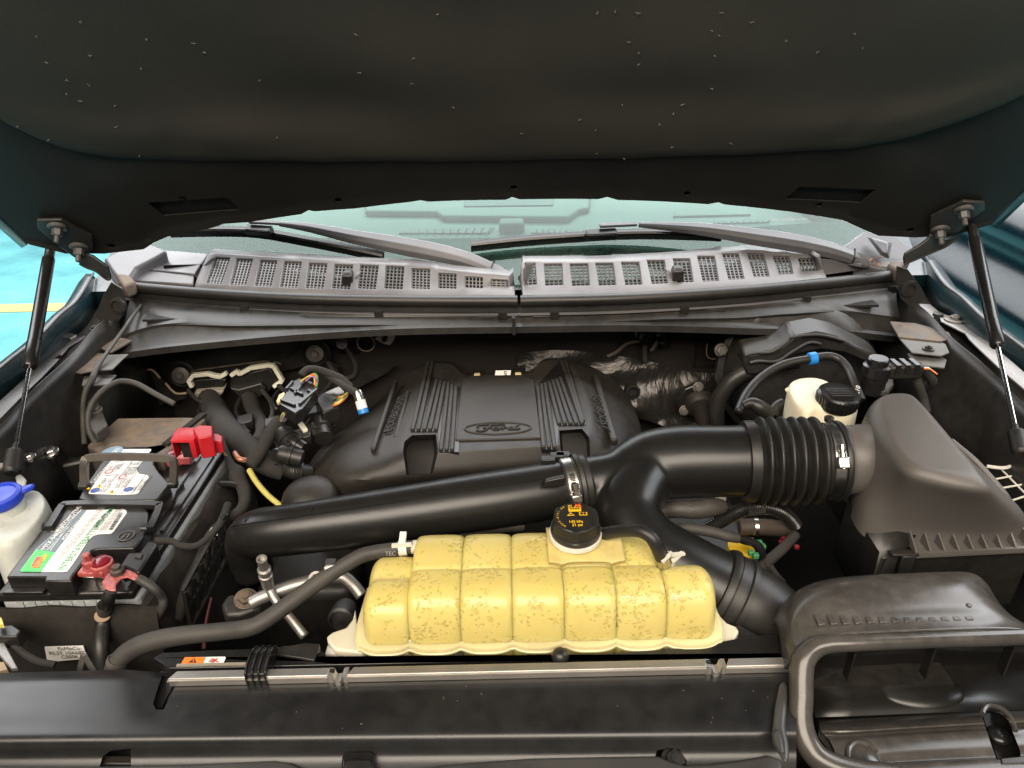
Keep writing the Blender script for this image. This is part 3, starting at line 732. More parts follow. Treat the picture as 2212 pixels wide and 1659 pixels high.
def cowl_half(wins, ends, label, backs):
    t = thing('cowl_grille', label, 'cowl', (ends[0].x * 0.5 + ends[1].x * 0.5, 1.36, 1.2), 'cowl grille halves')
    q = [(W(a, z=SZ + 0.006 + 0.034 * f), W(b, z=SZ + 0.006 + 0.034 * f), W(c, z=zf), W(e, z=zf)) for a, b, c, e, f in wins]
    lo, hi, bk, fr = [], [], [], []
    # columns: left end, (left, right) of each window, right end
    mid = []
    for a, b, c, e in q:
        mid += [(c, a), (e, b)]
    first, last = mid[0], mid[-1]
    cols = [(ends[0], ends[2])] + mid + [(ends[1], ends[3])]
    mb = MB()
    fr = [V((c.x, min(ysl(c.x) + 0.014, c.y - 0.002), SZ - 0.004)) for c, a in cols]
    def back(a, i):
        for (x0, p0), (x1, p1) in zip(backs, backs[1:]):
            if x0 <= a.x <= x1:
                return p0.lerp(p1, (a.x - x0) / max(1e-6, x1 - x0))
        return backs[0][1] if a.x < backs[0][0] else backs[-1][1]
    bk = []
    for i, (c, a) in enumerate(cols):
        p = back(a, i)
        bk.append(V((a.x + (a.x - c.x) * 0.25, max(p.y, a.y + 0.006), max(p.z, a.z + 0.002))))
    tail = [V((p.x, p.y + 0.03, p.z + 0.001)) for p in bk]
    n = len(cols)
    vv = fr + [c for c, a in cols] + [a for c, a in cols] + bk + tail
    ff = []
    for i in range(n - 1):
        ff.append((i, i + 1, n + i + 1, n + i))
        if i % 2 == 0: ff.append((n + i, n + i + 1, 2 * n + i + 1, 2 * n + i))
        ff.append((2 * n + i, 2 * n + i + 1, 3 * n + i + 1, 3 * n + i))
        ff.append((3 * n + i, 3 * n + i + 1, 4 * n + i + 1, 4 * n + i))
    mb.add(vv, ff)
    o = mb.build('frame', 'cowl', t, 30); solid(o, 0.008)
    bevel(o, 0.0022, 2, 40)
    for k, (a, b, c, e) in enumerate(q):
        mb = MB(); dz = V((0, 0.002, -0.0065))
        big = (a - c).length; wn = (e - c).cross(a - c).normalized(); wn = wn if wn.z > 0 else -wn; dz = -wn * 0.0058
        nv = max(3, int(round((b - a).length / 0.0078))); nh = max(3, int(round(big / 0.0070)))
        for i in range(nv + 1):
            s = i / nv
            mb.bar(c.lerp(e, s) + dz, a.lerp(b, s) + dz, 0.0022, 0.003, wn)
        for i in range(nh + 1):
            s = i / nh
            mb.bar(c.lerp(a, s) + dz - wn * 0.0008, e.lerp(b, s) + dz - wn * 0.0008, 0.0020, 0.0022, wn)
        mb.build('mesh_insert', 'cowl', t)
    return t
lb_ = [(W(B1(150, 392), z=zb).x, W(B1(150, 392), z=zb + 0.004)), (W(B1(440, 413), z=zb).x, W(B1(440, 413), z=zb + 0.004)), (W(B1(1000, 452), z=zb).x, W(B1(1000, 452), z=zb + 0.003)), (W(B1(1500, 472), z=zb).x, W(B1(1500, 472), z=zb)), (W(B1(1900, 525), z=zb - 0.012).x, W(B1(1900, 525), z=zb - 0.012)), (W(B1(2110, 550), z=zb - 0.018).x, W(B1(2110, 540), z=zb - 0.018))]
rb_ = [(W(B2(215, 425), z=zb).x, W(B2(215, 425), z=zb)), (W(B2(600, 424), z=zb).x, W(B2(600, 424), z=zb)), (W(B2(1000, 403), z=zb).x, W(B2(1000, 403), z=zb)), (W(B2(1300, 375), z=zb).x, W(B2(1300, 374), z=zb)), (W(B2(1500, 384), z=zb).x, W(B2(1500, 384), z=zb - 0.004)), (W(B2(1710, 406), z=zb).x, W(B2(1710, 404), z=zb - 0.008))]
CL = cowl_half(Lw, (W(B1(375, 560), z=zf), W(B1(2112, 590), z=zf - 0.002), W(B1(432, 425), z=zb), W(B1(2108, 552), z=zf + 0.004)), 'left half of the grey slotted cowl grille below the windshield', lb_)
CRT = cowl_half(Rw, (W(B2(205, 552), z=zf), W(B2(1745, 470), z=zf), W(B2(208, 436), z=zb), W(B2(1715, 410), z=zb - 0.006)), 'right half of the grey slotted cowl grille below the windshield', rb_)
# solid end plates beside the grilles
def plate(parent, pts, name='end_panel', th=0.006):
    o = MB().prism([W(p, z=z) for p, z in pts], (0, 0, -th)).build(name, 'cowl', parent); bevel(o, 0.002)
    return o
plate(CL, [(B1(-60, 480), SZ + 0.012), (B1(40, 490), SZ + 0.014), (B1(365, 523), SZ + 0.014), (B1(440, 412), SZ + 0.032), (B1(150, 388), SZ + 0.030), (B1(20, 410), SZ + 0.026)])
plate(CL, [(B1(-40, 555), SZ - 0.002), (B1(360, 580), SZ - 0.002), (B1(365, 524), SZ + 0.012), (B1(40, 492), SZ + 0.012), (B1(-50, 480), SZ + 0.012)], 'end_riser')
plate(CL, [(C8(1205, 598), SZ + 0.012), (C8(1230, 622), SZ + 0.004), (C8(1345, 490), SZ + 0.040), (C8(1325, 487), SZ + 0.046)], 'gusset')
plate(CRT, [(B2(1745, 485), SZ), (B2(1990, 452), SZ + 0.002), (B2(1940, 440), SZ + 0.02), (B2(1870, 428), SZ + 0.018), (B2(1715, 406), SZ + 0.030)])
plate(CRT, [(B2(180, 505), SZ + 0.006), (B2(200, 548), SZ + 0.002), (B2(225, 545), SZ + 0.004), (B2(262, 437), SZ + 0.048), (B2(225, 437), SZ + 0.050)], 'centre_gusset')
# pillar base pieces at the two ends of the cowl
def cowl_end(s, outer, label):
    t = thing('cowl_end_cap', label, 'trim', outer[0][0] and W(outer[0][0], z=outer[0][1]), 'cowl end caps')
    o = MB().prism([W(p, z=z) for p, z in outer], (0, 0.0, -0.03)).build('cap_body', 'cowl', t); bevel(o, 0.006, 3)
    return t
cL = cowl_end(-1, [(C8(640, 500), 1.230), (C8(720, 470), 1.236), (C8(900, 395), 1.246), (C8(1040, 450), 1.246), (C8(850, 560), 1.222), (C8(800, 640), 1.205), (C8(740, 640), 1.205)], 'grey plastic end cap at the left end of the cowl')
cR = cowl_end(1, [(B2(1900, 440), 1.205), (B2(1930, 400), 1.220), (B2(1840, 350), 1.236), (B2(1950, 270), 1.252), (B2(2130, 300), 1.248), (B2(2212, 360), 1.235), (B2(2180, 430), 1.212), (B2(2110, 475), 1.20)], 'grey plastic end cap with dry leaves at the right end of the cowl')
o = MB().loft([[W(p, z=z) for p, z in ((B2(1965, 300), 1.252), (B2(2100, 330), 1.248), (B2(2085, 420), 1.224), (B2(2040, 400), 1.228))], [W(p, z=z + 0.012) for p, z in ((B2(1985, 305), 1.252), (B2(2085, 332), 1.248), (B2(2075, 395), 1.23), (B2(2045, 380), 1.234))]]).build('raised_pad', 'cowl', cR); bevel(o, 0.004, 2)
for nm, pr, pts in (('corner_boot', cL, [C8(680, 530), C8(760, 540), C8(840, 640), C8(765, 670), C8(735, 630)]), ('corner_boot', cR, [B2(2130, 380), B2(2190, 370), B2(2180, 420), B2(2130, 470), B2(2075, 440)])):
    o = MB().prism([W(p, z=1.212) for p in pts], (0, 0, -0.03)).build(nm, 'dustmetal', pr); bevel(o, 0.006, 3)
lf = thing('dry_leaf_litter', 'small brown dry leaf crumbs at the right wiper pivot', 'leaves', W(B2(2000, 430), z=1.21))
mb = MB()
for k in range(22):
    c = W(B2(rnd.uniform(1950, 2050), rnd.uniform(405, 452)), z=1.212 + rnd.uniform(0, 0.012))
    a = rnd.uniform(0, 6.28); l = rnd.uniform(0.003, 0.009)
    dx = V((math.cos(a), math.sin(a), rnd.uniform(-0.5, 0.8))) * l; dy = V((-math.sin(a), math.cos(a), rnd.uniform(-0.3, 0.3))) * l * 0.45
    mb.prism([c - dx, c + dy, c + dx, c - dy], (0, 0, 0.0006))
o = mb.build('crumbs', 'leaf', lf); o['kind'] = 'stuff'
for side_, par_ in ((-1, CL), (1, CRT)):  # near-black sheets added below and behind the grilles to keep openings dark
    MB().box((-0.72 if side_ < 0 else 0.012, 1.30, SZ - 0.05), (0.006 if side_ < 0 else 0.72, 1.62, SZ - 0.045)).build('plenum_shade_floor', 'dark', par_)
    MB().box((-0.72 if side_ < 0 else 0.012, 1.435, SZ - 0.045), (0.006 if side_ < 0 else 0.72, 1.438, SZ + 0.022)).build('plenum_shade_wall', 'dark', par_)
# washer nozzles standing in the grille
for p, lab, par in ((B1(1205, 545), 'left', CL), (B2(998, 490), 'right', CRT)):
    c = W(p, z=SZ + 0.020)
    t = thing('washer_nozzle', 'small black washer nozzle in the ' + lab + ' cowl grille', 'nozzle', c, 'washer nozzles')
    s = 1 if lab == 'left' else -1
    o = MB().loft([[c + V((a * 0.011, b * 0.012, -0.012)) for a, b in ((-1, -1), (1, -1), (1, 1), (-1, 1))], [c + V((a * 0.010, b * 0.012, 0.008)) for a, b in ((-1, -1), (1, -1), (1, 1), (-1, 1))], [c + V((a * 0.007, b * 0.008 + 0.004, 0.014)) for a, b in ((-1, -1), (1, -1), (1, 1), (-1, 1))]]).build('nozzle_body', 'plastic', t); bevel(o, 0.002)
    MB().prism([c + V((s * 0.011, -0.006, -0.004)), c + V((s * 0.026, 0.0, 0.010)), c + V((s * 0.022, 0.004, 0.010)), c + V((s * 0.011, 0.004, -0.002))], (0, 0, 0.002)).build('spray_tab', 'cowl', t)

# cowl front panel under the seal
t = thing('lower_cowl', 'dusty dark cowl front panel below the weatherstrip', 'panel', (0, 1.28, 1.1))
def line(pts, z=None, y=None, k=5):
    return [tuple(W(p, y=yy)) for p, yy in pts]
def resx(P, X):
    out = []
    for x in X:
        for a, b in zip(P, P[1:]):
            if a[0] <= x <= b[0] or (a is P[0] and x < a[0]) or (b is P[-1] and x > b[0]):
                k = (x - a[0]) / max(1e-6, b[0] - a[0]); out.append(V([a[i] + (b[i] - a[i]) * k for i in range(3)])); break
    return out
X = [-0.775 + 1.55 * i / 60 for i in range(61)]
top = cr([(p.x, p.y - 0.012, p.z - 0.020) for p in SEAL[::4]], 4)
ridge = cr([tuple(W(p, y=yy)) for p, yy in ((B1(-60, 890), 1.30), (B1(60, 835), 1.295), (B1(250, 800), 1.288), (B1(700, 795), 1.272), (B1(1290, 790), 1.255), (B1(2100, 795), 1.245), (B2(900, 715), 1.255), (B2(1300, 708), 1.268), (B2(1520, 690), 1.275), (B2(1800, 683), 1.285), (B2(2000, 705), 1.30))], 4)
liptop = cr([tuple(W(p, y=yy)) for p, yy in ((B1(-60, 950), 1.27), (B1(180, 915), 1.262), (B1(600, 872), 1.25), (B1(1000, 838), 1.24), (B1(1500, 810), 1.232), (B1(2100, 800), 1.23), (B2(800, 745), 1.237), (B2(1500, 765), 1.255), (B2(1700, 760), 1.262), (B2(2000, 790), 1.285))], 4)
rowsX = [resx(top, X)]
rd = resx(ridge, X); lt = resx(liptop, X)
rowsX.append([a.lerp(b, 0.5) + V((0, 0.004, 0)) for a, b in zip(rowsX[0], rd)])
fd = lambda p: max(0.0, min(1.0, (0.66 - abs(p.x)) / 0.12))
rowsX.append([p + V((0, 0.002, 0.004)) * fd(p) + V((0, 0, 0.003)) for p in rd])
rowsX.append([p + V((0, -0.010, 0.0)) * fd(p) for p in rd])
rowsX.append([p + V((0, -0.008, -0.004)) * fd(p) + V((0, 0, -0.002)) for p in rd])
rowsX.append([p + V((0, 0.002, 0.002)) for p in lt])
rowsX.append([p + V((0, -0.010, 0.0)) for p in lt])
rowsX.append([p + V((0, -0.011, -0.0125)) for p in lt])
rowsX.append([p + V((0, 0.10, -0.013)) for p in lt])
o = MB().sheet(rowsX).build('panel_skin', 'metal_dark', t, 40); solid(o, 0.002)
# gap where the panel halves meet
c = W((1110, 700), y=1.215)
MB().box((c.x - 0.003, 1.206, c.z - 0.018), (c.x + 0.003, 1.2215, c.z + 0.015)).build('joint_gap', 'dark', t)
for p in (B1(1010, 705), B1(1965, 720), B2(310, 672), B2(1198, 630), B2(1960, 555), B1(175, 655)):
    c = W(p, y=1.265)
    cy_ = ysl(c.x) - 0.010; o = MB().box((c.x - 0.020, cy_ - 0.003, 1.150), (c.x + 0.020, cy_ + 0.006, 1.166)).build('clip_tab', 'metal_dark', t); bevel(o, 0.001)
for p in (B1(100, 782), B1(583, 857), B2(1410, 742), B2(2018, 662)):
    c = W(p, y=1.245); c = W(p, y=ysl(c.x) - 0.012 - 0.02 * (abs(c.x) < 0.6))
    MB().lathe(c, (0, -1, 0.3), [(0.010, -0.004), (0.009, 0.002), (0.004, 0.003)], 14).build('plug', 'rubber', t)

# ================================================================ wipers
def wiper(label, arm, blade, head, head2, ofs):
    t = thing('wiper', label, 'wiper', G(arm[0][0], 0.02), 'windshield wipers')
    # arm: tapered channel, top flat
    P = [G(p, o) for p, r, o in arm]; Rr = [pm(q, r) for q, (p, r, o) in zip(P, arm)]
    q = cr([(*p, r) for p, r in zip(P, Rr)], 8)
    loops = []
    for i, a in enumerate(q):
        p = V(a[:3]); r = a[3]
        tt = V(q[min(i + 1, len(q) - 1)][:3]) - V(q[max(i - 1, 0)][:3]); tt.normalize()
        side = tt.cross(GN).normalized()
        if side.dot(V((0, -1, 0))) < 0: side = -side
        up = GN
        loops.append([p + side * r * 0.95 - up * r * 0.8, p + side * r * 1.0 + up * r * 0.15, p + side * r * 0.55 + up * r * 0.62, p - side * r * 0.5 + up * r * 0.66, p - side * r + up * r * 0.1, p - side * r * 0.95 - up * r * 0.8])
    o = MB().loft(loops).build('arm', 'wiper', t, 28); bevel(o, 0.0012, 2)
    # joint line at the pivot cover
    k = 8
    p = V(q[k][:3]); r = q[k][3]; tt = (V(q[k + 1][:3]) - V(q[k - 1][:3])).normalized()
    side = tt.cross(GN).normalized()
    mb = MB(); mb.obox(p + GN * r * 0.1, tt * 0.0012, side * r * 1.06, GN * r * 0.62); mb.build('joint_gap', 'dark', t)
    # blade: spine and rubber
    P = [G(p, 0.022) for p in blade]
    q = [V(a) for a in cr([tuple(p) for p in P], 6)]
    mb = MB(); mb.tube(q, 0.0058, 8); o = mb.build('blade_spine', 'gloss', t)
    mb = MB()
    for a, b in zip(q, q[1:]): mb.bar(a - GN * 0.010, b - GN * 0.010, 0.005, 0.013, GN)
    mb.build('blade_rubber', 'rubber', t)
    mb = MB()
    for a, b in zip(q, q[1:]): mb.bar(a + GN * 0.003 + V((0, 0.006, 0)), b + GN * 0.003 + V((0, 0.006, 0)), 0.011, 0.003, GN)
    mb.build('spoiler', 'gloss', t)
    a, b = G(head[0], 0.034), G(head[1], 0.034)
    mb = MB(); mb.bar(a, b, 0.022, 0.016, GN); o = mb.build('connector', 'gloss', t); bevel(o, 0.004, 3)
    a, b = G(head2[0], 0.048), G(head2[1], 0.046)
    mb = MB(); mb.bar(a, b, 0.010, 0.006, GN); o = mb.build('hook', 'wiper', t); bevel(o, 0.0015)
    return t
wiper('left wiper with long grey arm rising to the left from the cowl centre',
      [(B1(2070, 522), 9, 0.012), (B1(1990, 492), 14, 0.022), (B1(1850, 438), 17, 0.034), (B1(1700, 400), 19, 0.040), (B1(1500, 362), 19, 0.046), (B1(1250, 318), 15, 0.050), (B1(1000, 268), 10, 0.050), (B1(830, 247), 6, 0.048)],
      [B1(225, 290), B1(500, 285), B1(720, 295), B1(1000, 345), B1(1240, 392), B1(1395, 425)], [B1(650, 280), B1(790, 292)], [B1(665, 238), B1(840, 246)], 0)
wiper('right wiper with long grey arm reaching the right cowl end',
      [(B2(1975, 440), 9, 0.012), (B2(1900, 402), 14, 0.022), (B2(1770, 360), 17, 0.034), (B2(1600, 325), 19, 0.040), (B2(1400, 295), 18, 0.046), (B2(1150, 260), 14, 0.050), (B2(920, 243), 9, 0.050), (B2(800, 238), 6, 0.048)],
      [B2(-60, 345), B2(200, 318), B2(500, 296), B2(700, 284), B2(920, 282), B2(1230, 292)], [B2(530, 292), B2(690, 284)], [B2(600, 245), B2(790, 236)], 0)
# ================================================================ gas struts
def proj(p):
    d = p - CAM; k = d.dot(_f)
    return CX + F * d.dot(RTC) / k, CY - F * d.dot(UPC) / k
def at_v(a, b, v):
    lo, hi = -0.3, 1.3
    s = 1 if proj(a)[1] < proj(b)[1] else -1
    for _ in range(40):
        m = (lo + hi) / 2
        if (proj(a.lerp(b, m))[1] - v) * s < 0: lo = m
        else: hi = m
    return a.lerp(b, lo)
def strut(label, top, bot, ztop, zbot, v_cyl0, v_cyl1, r0):
    a, b = W(top, z=ztop), W(bot, z=zbot)
    t = thing('gas_strut', label, 'gas strut', b, 'hood gas struts')
    c0, c1 = at_v(a, b, v_cyl0), at_v(a, b, v_cyl1)
    ax = (b - a).normalized()
    r = pm(c0, r0)
    mb = MB(); mb.lathe(c0, ax, [(r * 0.5, 0), (r * 0.96, 0.002), (r, 0.006), (r, (c1 - c0).length - 0.05), (r * 1.06, (c1 - c0).length - 0.049), (r * 1.06, (c1 - c0).length - 0.003), (r * 0.9, (c1 - c0).length), (r * 0.4, (c1 - c0).length)], 24); mb.build('cylinder', 'gloss', t, 40)
    mb = MB(); mb.lathe(c1 - ax * 0.004, ax, [(r * 0.36, 0), (r * 0.36, (b - c1).length + 0.004)], 16); mb.build('rod', 'chrome', t, 60)
    mb = MB(); mb.lathe(a - ax * 0.002, ax, [(r * 0.75, 0), (r * 0.8, 0.008), (r * 0.8, (c0 - a).length + 0.003)], 8); o = mb.build('end_fitting', 'plastic', t, 30); bevel(o, 0.001)
    mb = MB(); mb.lathe(b - ax * 0.030, ax, [(r * 0.45, 0), (r * 0.5, 0.01), (r * 1.15, 0.012), (r * 1.2, 0.045), (r * 0.9, 0.05)], 12); o = mb.build('end_fitting', 'rubber', t, 30); bevel(o, 0.001)
    mb = MB(); s = 1 if b.x < 0 else -1
    mb.lathe(b + ax * 0.008 - V((s * 0.03, 0, 0)), (s, 0, 0), [(0.006, 0), (0.006, 0.025), (0.009, 0.028)], 14); mb.build('ball_stud', 'zinc', t, 40)
    return t
strut('left black gas strut holding up the hood, in front of turquoise floor', D3(475, 400), C1(72, 440), 1.315, 1.09, 557, 793, 12.5)
strut('right black gas strut holding up the hood, in front of teal car', D1(905, 395), B3(1120, 1440), 1.325, 1.10, 515, 748, 12.5)

# ================================================================ fender rails and brackets
def platez(name, pts, z, th, m, parent, bv=0.001):
    P = [W(p, z=z if not isinstance(z, (list, tuple)) else zz) for p, zz in zip(pts, z if isinstance(z, (list, tuple)) else [z] * len(pts))]
    o = MB().prism(P, (0, 0, -th)).build(name, m, parent, 30)
    if bv: bevel(o, bv)
    return o
def holez(o, pts, z):
    cut(o, MB().prism([W(p, z=z + 0.02) for p in pts], (0, 0, -0.04)))
t = thing('fender_rail', 'bare silver metal rail along the right fender', 'rail', W(B3(900, 900), z=1.12), 'fender rails')
rr = platez('rail_plate', [B3(580, 685), B3(640, 688), B3(690, 730), B3(740, 750), B3(805, 752), B3(850, 790), B3(930, 860), B3(1050, 970), B3(1260, 1150), B3(1270, 1220), B3(1150, 1148), B3(1010, 1030), B3(890, 915), B3(850, 875), B3(830, 845), B3(700, 780), B3(690, 755), B3(660, 745), B3(655, 785), B3(605, 745)], 1.145, 0.003, 'rail', t, 0.0008)
holez(rr, [B3(822, 808), B3(855, 808), B3(875, 826), B3(840, 826)], 1.145)
bolt('bolt', W(B3(772, 772), z=1.147), (0, 0, 1), 0.0085, 'zinc', t, 2.1)
MB().lathe(W(B3(670, 790), z=1.13), (0, 0, 1), [(0.016, 0), (0.017, 0.006), (0.010, 0.008), (0.009, 0.02), (0.006, 0.021)], 18).build('stop_bumper', 'rubber', t, 30)
platez('shoulder', [B3(470, 870), B3(610, 850), B3(725, 905), B3(745, 950), B3(700, 968), B3(540, 950)], 1.135, 0.003, 'shelf', t)
b_ = platez('lower_bracket', [B3(515, 955), B3(560, 950), B3(700, 970), B3(730, 990), B3(718, 1033), B3(560, 1015)], 1.125, 0.003, 'shelf', t)
holez(b_, [B3(580, 985), B3(610, 978), B3(650, 990), B3(645, 1008), B3(610, 1010), B3(585, 998)], 1.125)
bolt('bolt', W(B3(630, 930), z=1.137), (0, 0, 1), 0.006, 'plastic', t, 1.6)
platez('dusty_shelf', [B3(420, 780), B3(560, 790), B3(740, 840), B3(760, 870), B3(700, 890), B3(470, 866)], 1.138, 0.004, 'dustmetal', t)
t2 = thing('upper_frame_tube', 'black tubular frame member along the right inner fender', 'frame', W(B3(900, 1050), z=1.05))
T([(*B3(690, 900), 1.10, 22), (*B3(850, 1020), 1.09, 24), (*B3(1000, 1150), 1.08, 24), (*B3(1140, 1270), 1.06, 22)], 5, 20).build('tube', 'metal_dark', t2, 60)
t = thing('fender_rail', 'dark grey metal rail along the left fender', 'rail', W(C8(300, 1150), z=1.12), 'fender rails')
rl = platez('rail_plate', [C8(545, 972), C8(500, 1010), C8(430, 1050), C8(400, 1085), C8(355, 1140), C8(260, 1240), C8(150, 1345), C8(0, 1500), C8(-80, 1560), C8(-80, 1440), C8(0, 1385), C8(160, 1240), C8(290, 1100), C8(385, 975)], 1.135, 0.003, 'metal_dark', t, 0.0008)
holez(rl, [C8(310, 1062), C8(345, 1040), C8(365, 1040), C8(345, 1062)], 1.135)
bolt('bolt', W(C8(415, 993), z=1.137), (0, 0, 1), 0.008, 'zinc', t, 2.1)
MB().lathe(W(C8(545, 1015), z=1.12), (0, 0, 1), [(0.016, 0), (0.017, 0.006), (0.010, 0.008), (0.009, 0.014)], 18).build('stop_bumper', 'rubber', t, 30)
platez('dusty_shelf', [C8(455, 1080), C8(650, 1092), C8(690, 1110), C8(600, 1195), C8(500, 1215), C8(350, 1190)], 1.115, 0.003, 'dustmetal', t)
platez('shoulder', [C8(655, 1100), C8(800, 1095), C8(770, 1120), C8(700, 1190), C8(600, 1198)], 1.117, 0.003, 'shelf', t)
b_ = platez('lower_bracket', [C8(520, 1235), C8(620, 1222), C8(725, 1225), C8(670, 1285), C8(508, 1292)], 1.105, 0.003, 'shelf', t)
holez(b_, [C8(600, 1245), C8(630, 1232), C8(660, 1240), C8(640, 1258), C8(610, 1260)], 1.105)
bolt('bolt', W(C8(395, 1158), z=1.117), (0, 0, 1), 0.006, 'plastic', t, 1.6)
bolt('bolt', W(C8(590, 940), z=1.14), (0, 0, 1), 0.006, 'plastic', t, 1.6)
platez('rear_shelf', [C8(390, 960), C8(470, 900), C8(620, 890), C8(800, 930), C8(840, 1000), C8(690, 1085), C8(560, 1030)], 1.118, 0.004, 'dustmetal', t)
t2 = thing('upper_frame_tube', 'black tubular frame member along the left inner fender', 'frame', W(C8(250, 1320), z=1.05))
T([(*C8(450, 1230), 1.09, 24), (*C8(330, 1310), 1.08, 26), (*C8(180, 1440), 1.07, 26), (*C8(20, 1590), 1.06, 26)], 5, 20).build('tube', 'metal_dark', t2, 60)
# body-side hinge plates
for nm, pts, zc in (('left', [C8(590, 865), C8(640, 735), C8(690, 650), C8(760, 690), C8(790, 820), C8(740, 890), C8(660, 890), C8(640, 960), C8(590, 1010), C8(600, 930), C8(620, 890)], 1.30), ('right', [B3(460, 480), B3(520, 500), B3(560, 555), B3(610, 630), B3(612, 665), B3(570, 690), B3(560, 730), B3(480, 660), B3(455, 560)], 1.30)):
    t = thing('hinge_base', 'black stamped hood hinge base at the ' + nm + ' cowl corner', 'hinge', W(pts[0], y=zc), 'hood hinge bases')
    o = MB().prism([W(p, y=zc) for p in pts], (0, 0.004, 0)).build('hinge_plate', 'metal_dark', t, 30); bevel(o, 0.001)
    c = W(C8(735, 790) if nm == 'left' else B3(520, 600), y=zc)
    MB().lathe(c, (0, -1, 0), [(0.016, -0.002), (0.016, 0.006), (0.010, 0.007), (0.010, 0.003)], 18).build('pivot', 'metal_dark', t, 30)

# ================================================================ engine cover
t = thing('engine_cover', 'dusty black ribbed plastic engine cover with oval script emblem', 'engine cover', (-0.05, 1.0, 0.95))
EC = t
L0 = [(735, 110), (905, 118), (915, 180), (985, 205), (1325, 200), (1395, 165), (1410, 98), (1600, 90), (1850, 200), (1960, 330), (2050, 560), (2000, 780), (1500, 830), (700, 905), (180, 985), (0, 860), (15, 705), (170, 560), (445, 368), (560, 215)]
L1 = [(745, 112), (907, 120), (917, 182), (990, 208), (1322, 203), (1392, 168), (1408, 100), (1595, 95), (1780, 208), (1880, 335), (1940, 560), (1900, 720), (1490, 735), (720, 800), (260, 850), (150, 760), (180, 660), (300, 560), (500, 370), (610, 215)]
L2 = [(752, 114), (909, 122), (919, 184), (995, 210), (1320, 205), (1390, 170), (1406, 102), (1590, 98), (1655, 210), (1700, 330), (1735, 490), (1690, 610), (1440, 618), (815, 660), (600, 680), (560, 620), (600, 540), (640, 450), (690, 330), (725, 200)]
zt = 1.062
def ecl(L, z): return [W(B6(*p), z=z) for p in L]
l0, l1, l2 = ecl(L0, 0.985), ecl(L1, 1.032), ecl(L2, zt)
for i in (9, 10, 11): l0[i].z = 0.985
cen = sum(l2, V()) / len(l2)
low = [V((p.x, p.y, 0.90)) for p in l0]
mb = MB(); mb.loft([low, [p + V((0, 0, -0.012)) for p in l0], l0, [a.lerp(b, 0.15) + V((0, 0, 0.006)) for a, b in zip(l0, l1)], l1, [a.lerp(b, 0.85) for a, b in zip(l1, l2)], l2, [p.lerp(cen, 0.06) for p in l2]], False, True)
body = mb.build('cover_body', 'cover', t, 60)
att = body.data.attributes.new('crease_edge', 'FLOAT', 'EDGE')
for e in body.data.edges:
    ka, kb = e.vertices[0] // 20, e.vertices[1] // 20
    if ka == kb and ka in (2, 6): att.data[e.index].value = 0.75
    elif ka == kb and ka == 4: att.data[e.index].value = 0.35
m_ = body.modifiers.new('subsurf', 'SUBSURF'); m_.levels = m_.render_levels = 2
for pts in ([(585, 640), (592, 575), (640, 528), (798, 522), (806, 640), (775, 790), (605, 795)], [(1520, 510), (1670, 497), (1715, 560), (1722, 690), (1540, 690), (1528, 600)]):
    ylo, yhi = min(p[1] for p in pts), max(p[1] for p in pts); xm = sum(p[0] for p in pts) / len(pts)
    P_, Q_ = [], []
    for p in pts:
        q_ = W(B6(*p), z=1.066 - 0.034 * (p[1] - ylo) / (yhi - ylo)); d_ = (q_ - CAM).normalized()
        P_.append(q_ - d_ * 0.07 + V((p[0] - xm, 0, 0)) * 0.00001)
        Q_.append(W(B6(xm + (p[0] - xm) * 0.74, yhi + (p[1] - yhi) * 0.74 - 6), z=1.066 - 0.034 * (p[1] - ylo) / (yhi - ylo)) + d_ * 0.11)
    cut(body, MB().loft([P_, Q_]), 'cover')
pl = [(945, 238), (1000, 216), (1322, 211), (1378, 243), (1422, 592), (905, 606)]
o = MB().prism([W(B6(*p), z=zt - 0.004) for p in pl], (0, 0, 0.0075)).build('centre_panel', 'cover', t); bevel(o, 0.0018, 2)
CP = o
for pts in ([(735, 118), (775, 118), (770, 200), (940, 268), (925, 655), (812, 655), (800, 532), (640, 532), (690, 330)], [(1535, 105), (1580, 105), (1640, 300), (1690, 490), (1525, 495), (1515, 640), (1425, 640), (1385, 265)]):
    MB().prism([W(B6(*p), z=zt + 0.0012) for p in pts], (0, 0, -0.006)).build('rib_shade_plate', 'pipe', t)  # darker plate puts the shade of the rib grooves into the colour
for grp in (0, 1):
    for i in range(9):
        if grp == 0:
            a = (748 + 23.0 * i, 205 + 8.5 * i); b = (648 + 34.5 * i, 528) if i < 5 else (818 + 33 * (i - 5), 650)
            if i < 2: a = (742 + 25 * i, 120)
            if i == 8: continue
        else:
            a = (1398 + 22.5 * i, 262 - 8 * i); b = (1435 + 33 * i, 634) if i < 3 else (1530 + 34 * (i - 3), 492)
            if i > 6: a = (1540 + 24 * (i - 7), 110)
            if i == 8: b = (1672, 480)
        A, Bb = W(B6(*a), z=zt + 0.002), W(B6(*b), z=zt + 0.001)
        mb = MB(); mb.bar(A, Bb, 0.0072, 0.009); o = mb.build('rib', 'cover', t); bevel(o, 0.0018, 2)
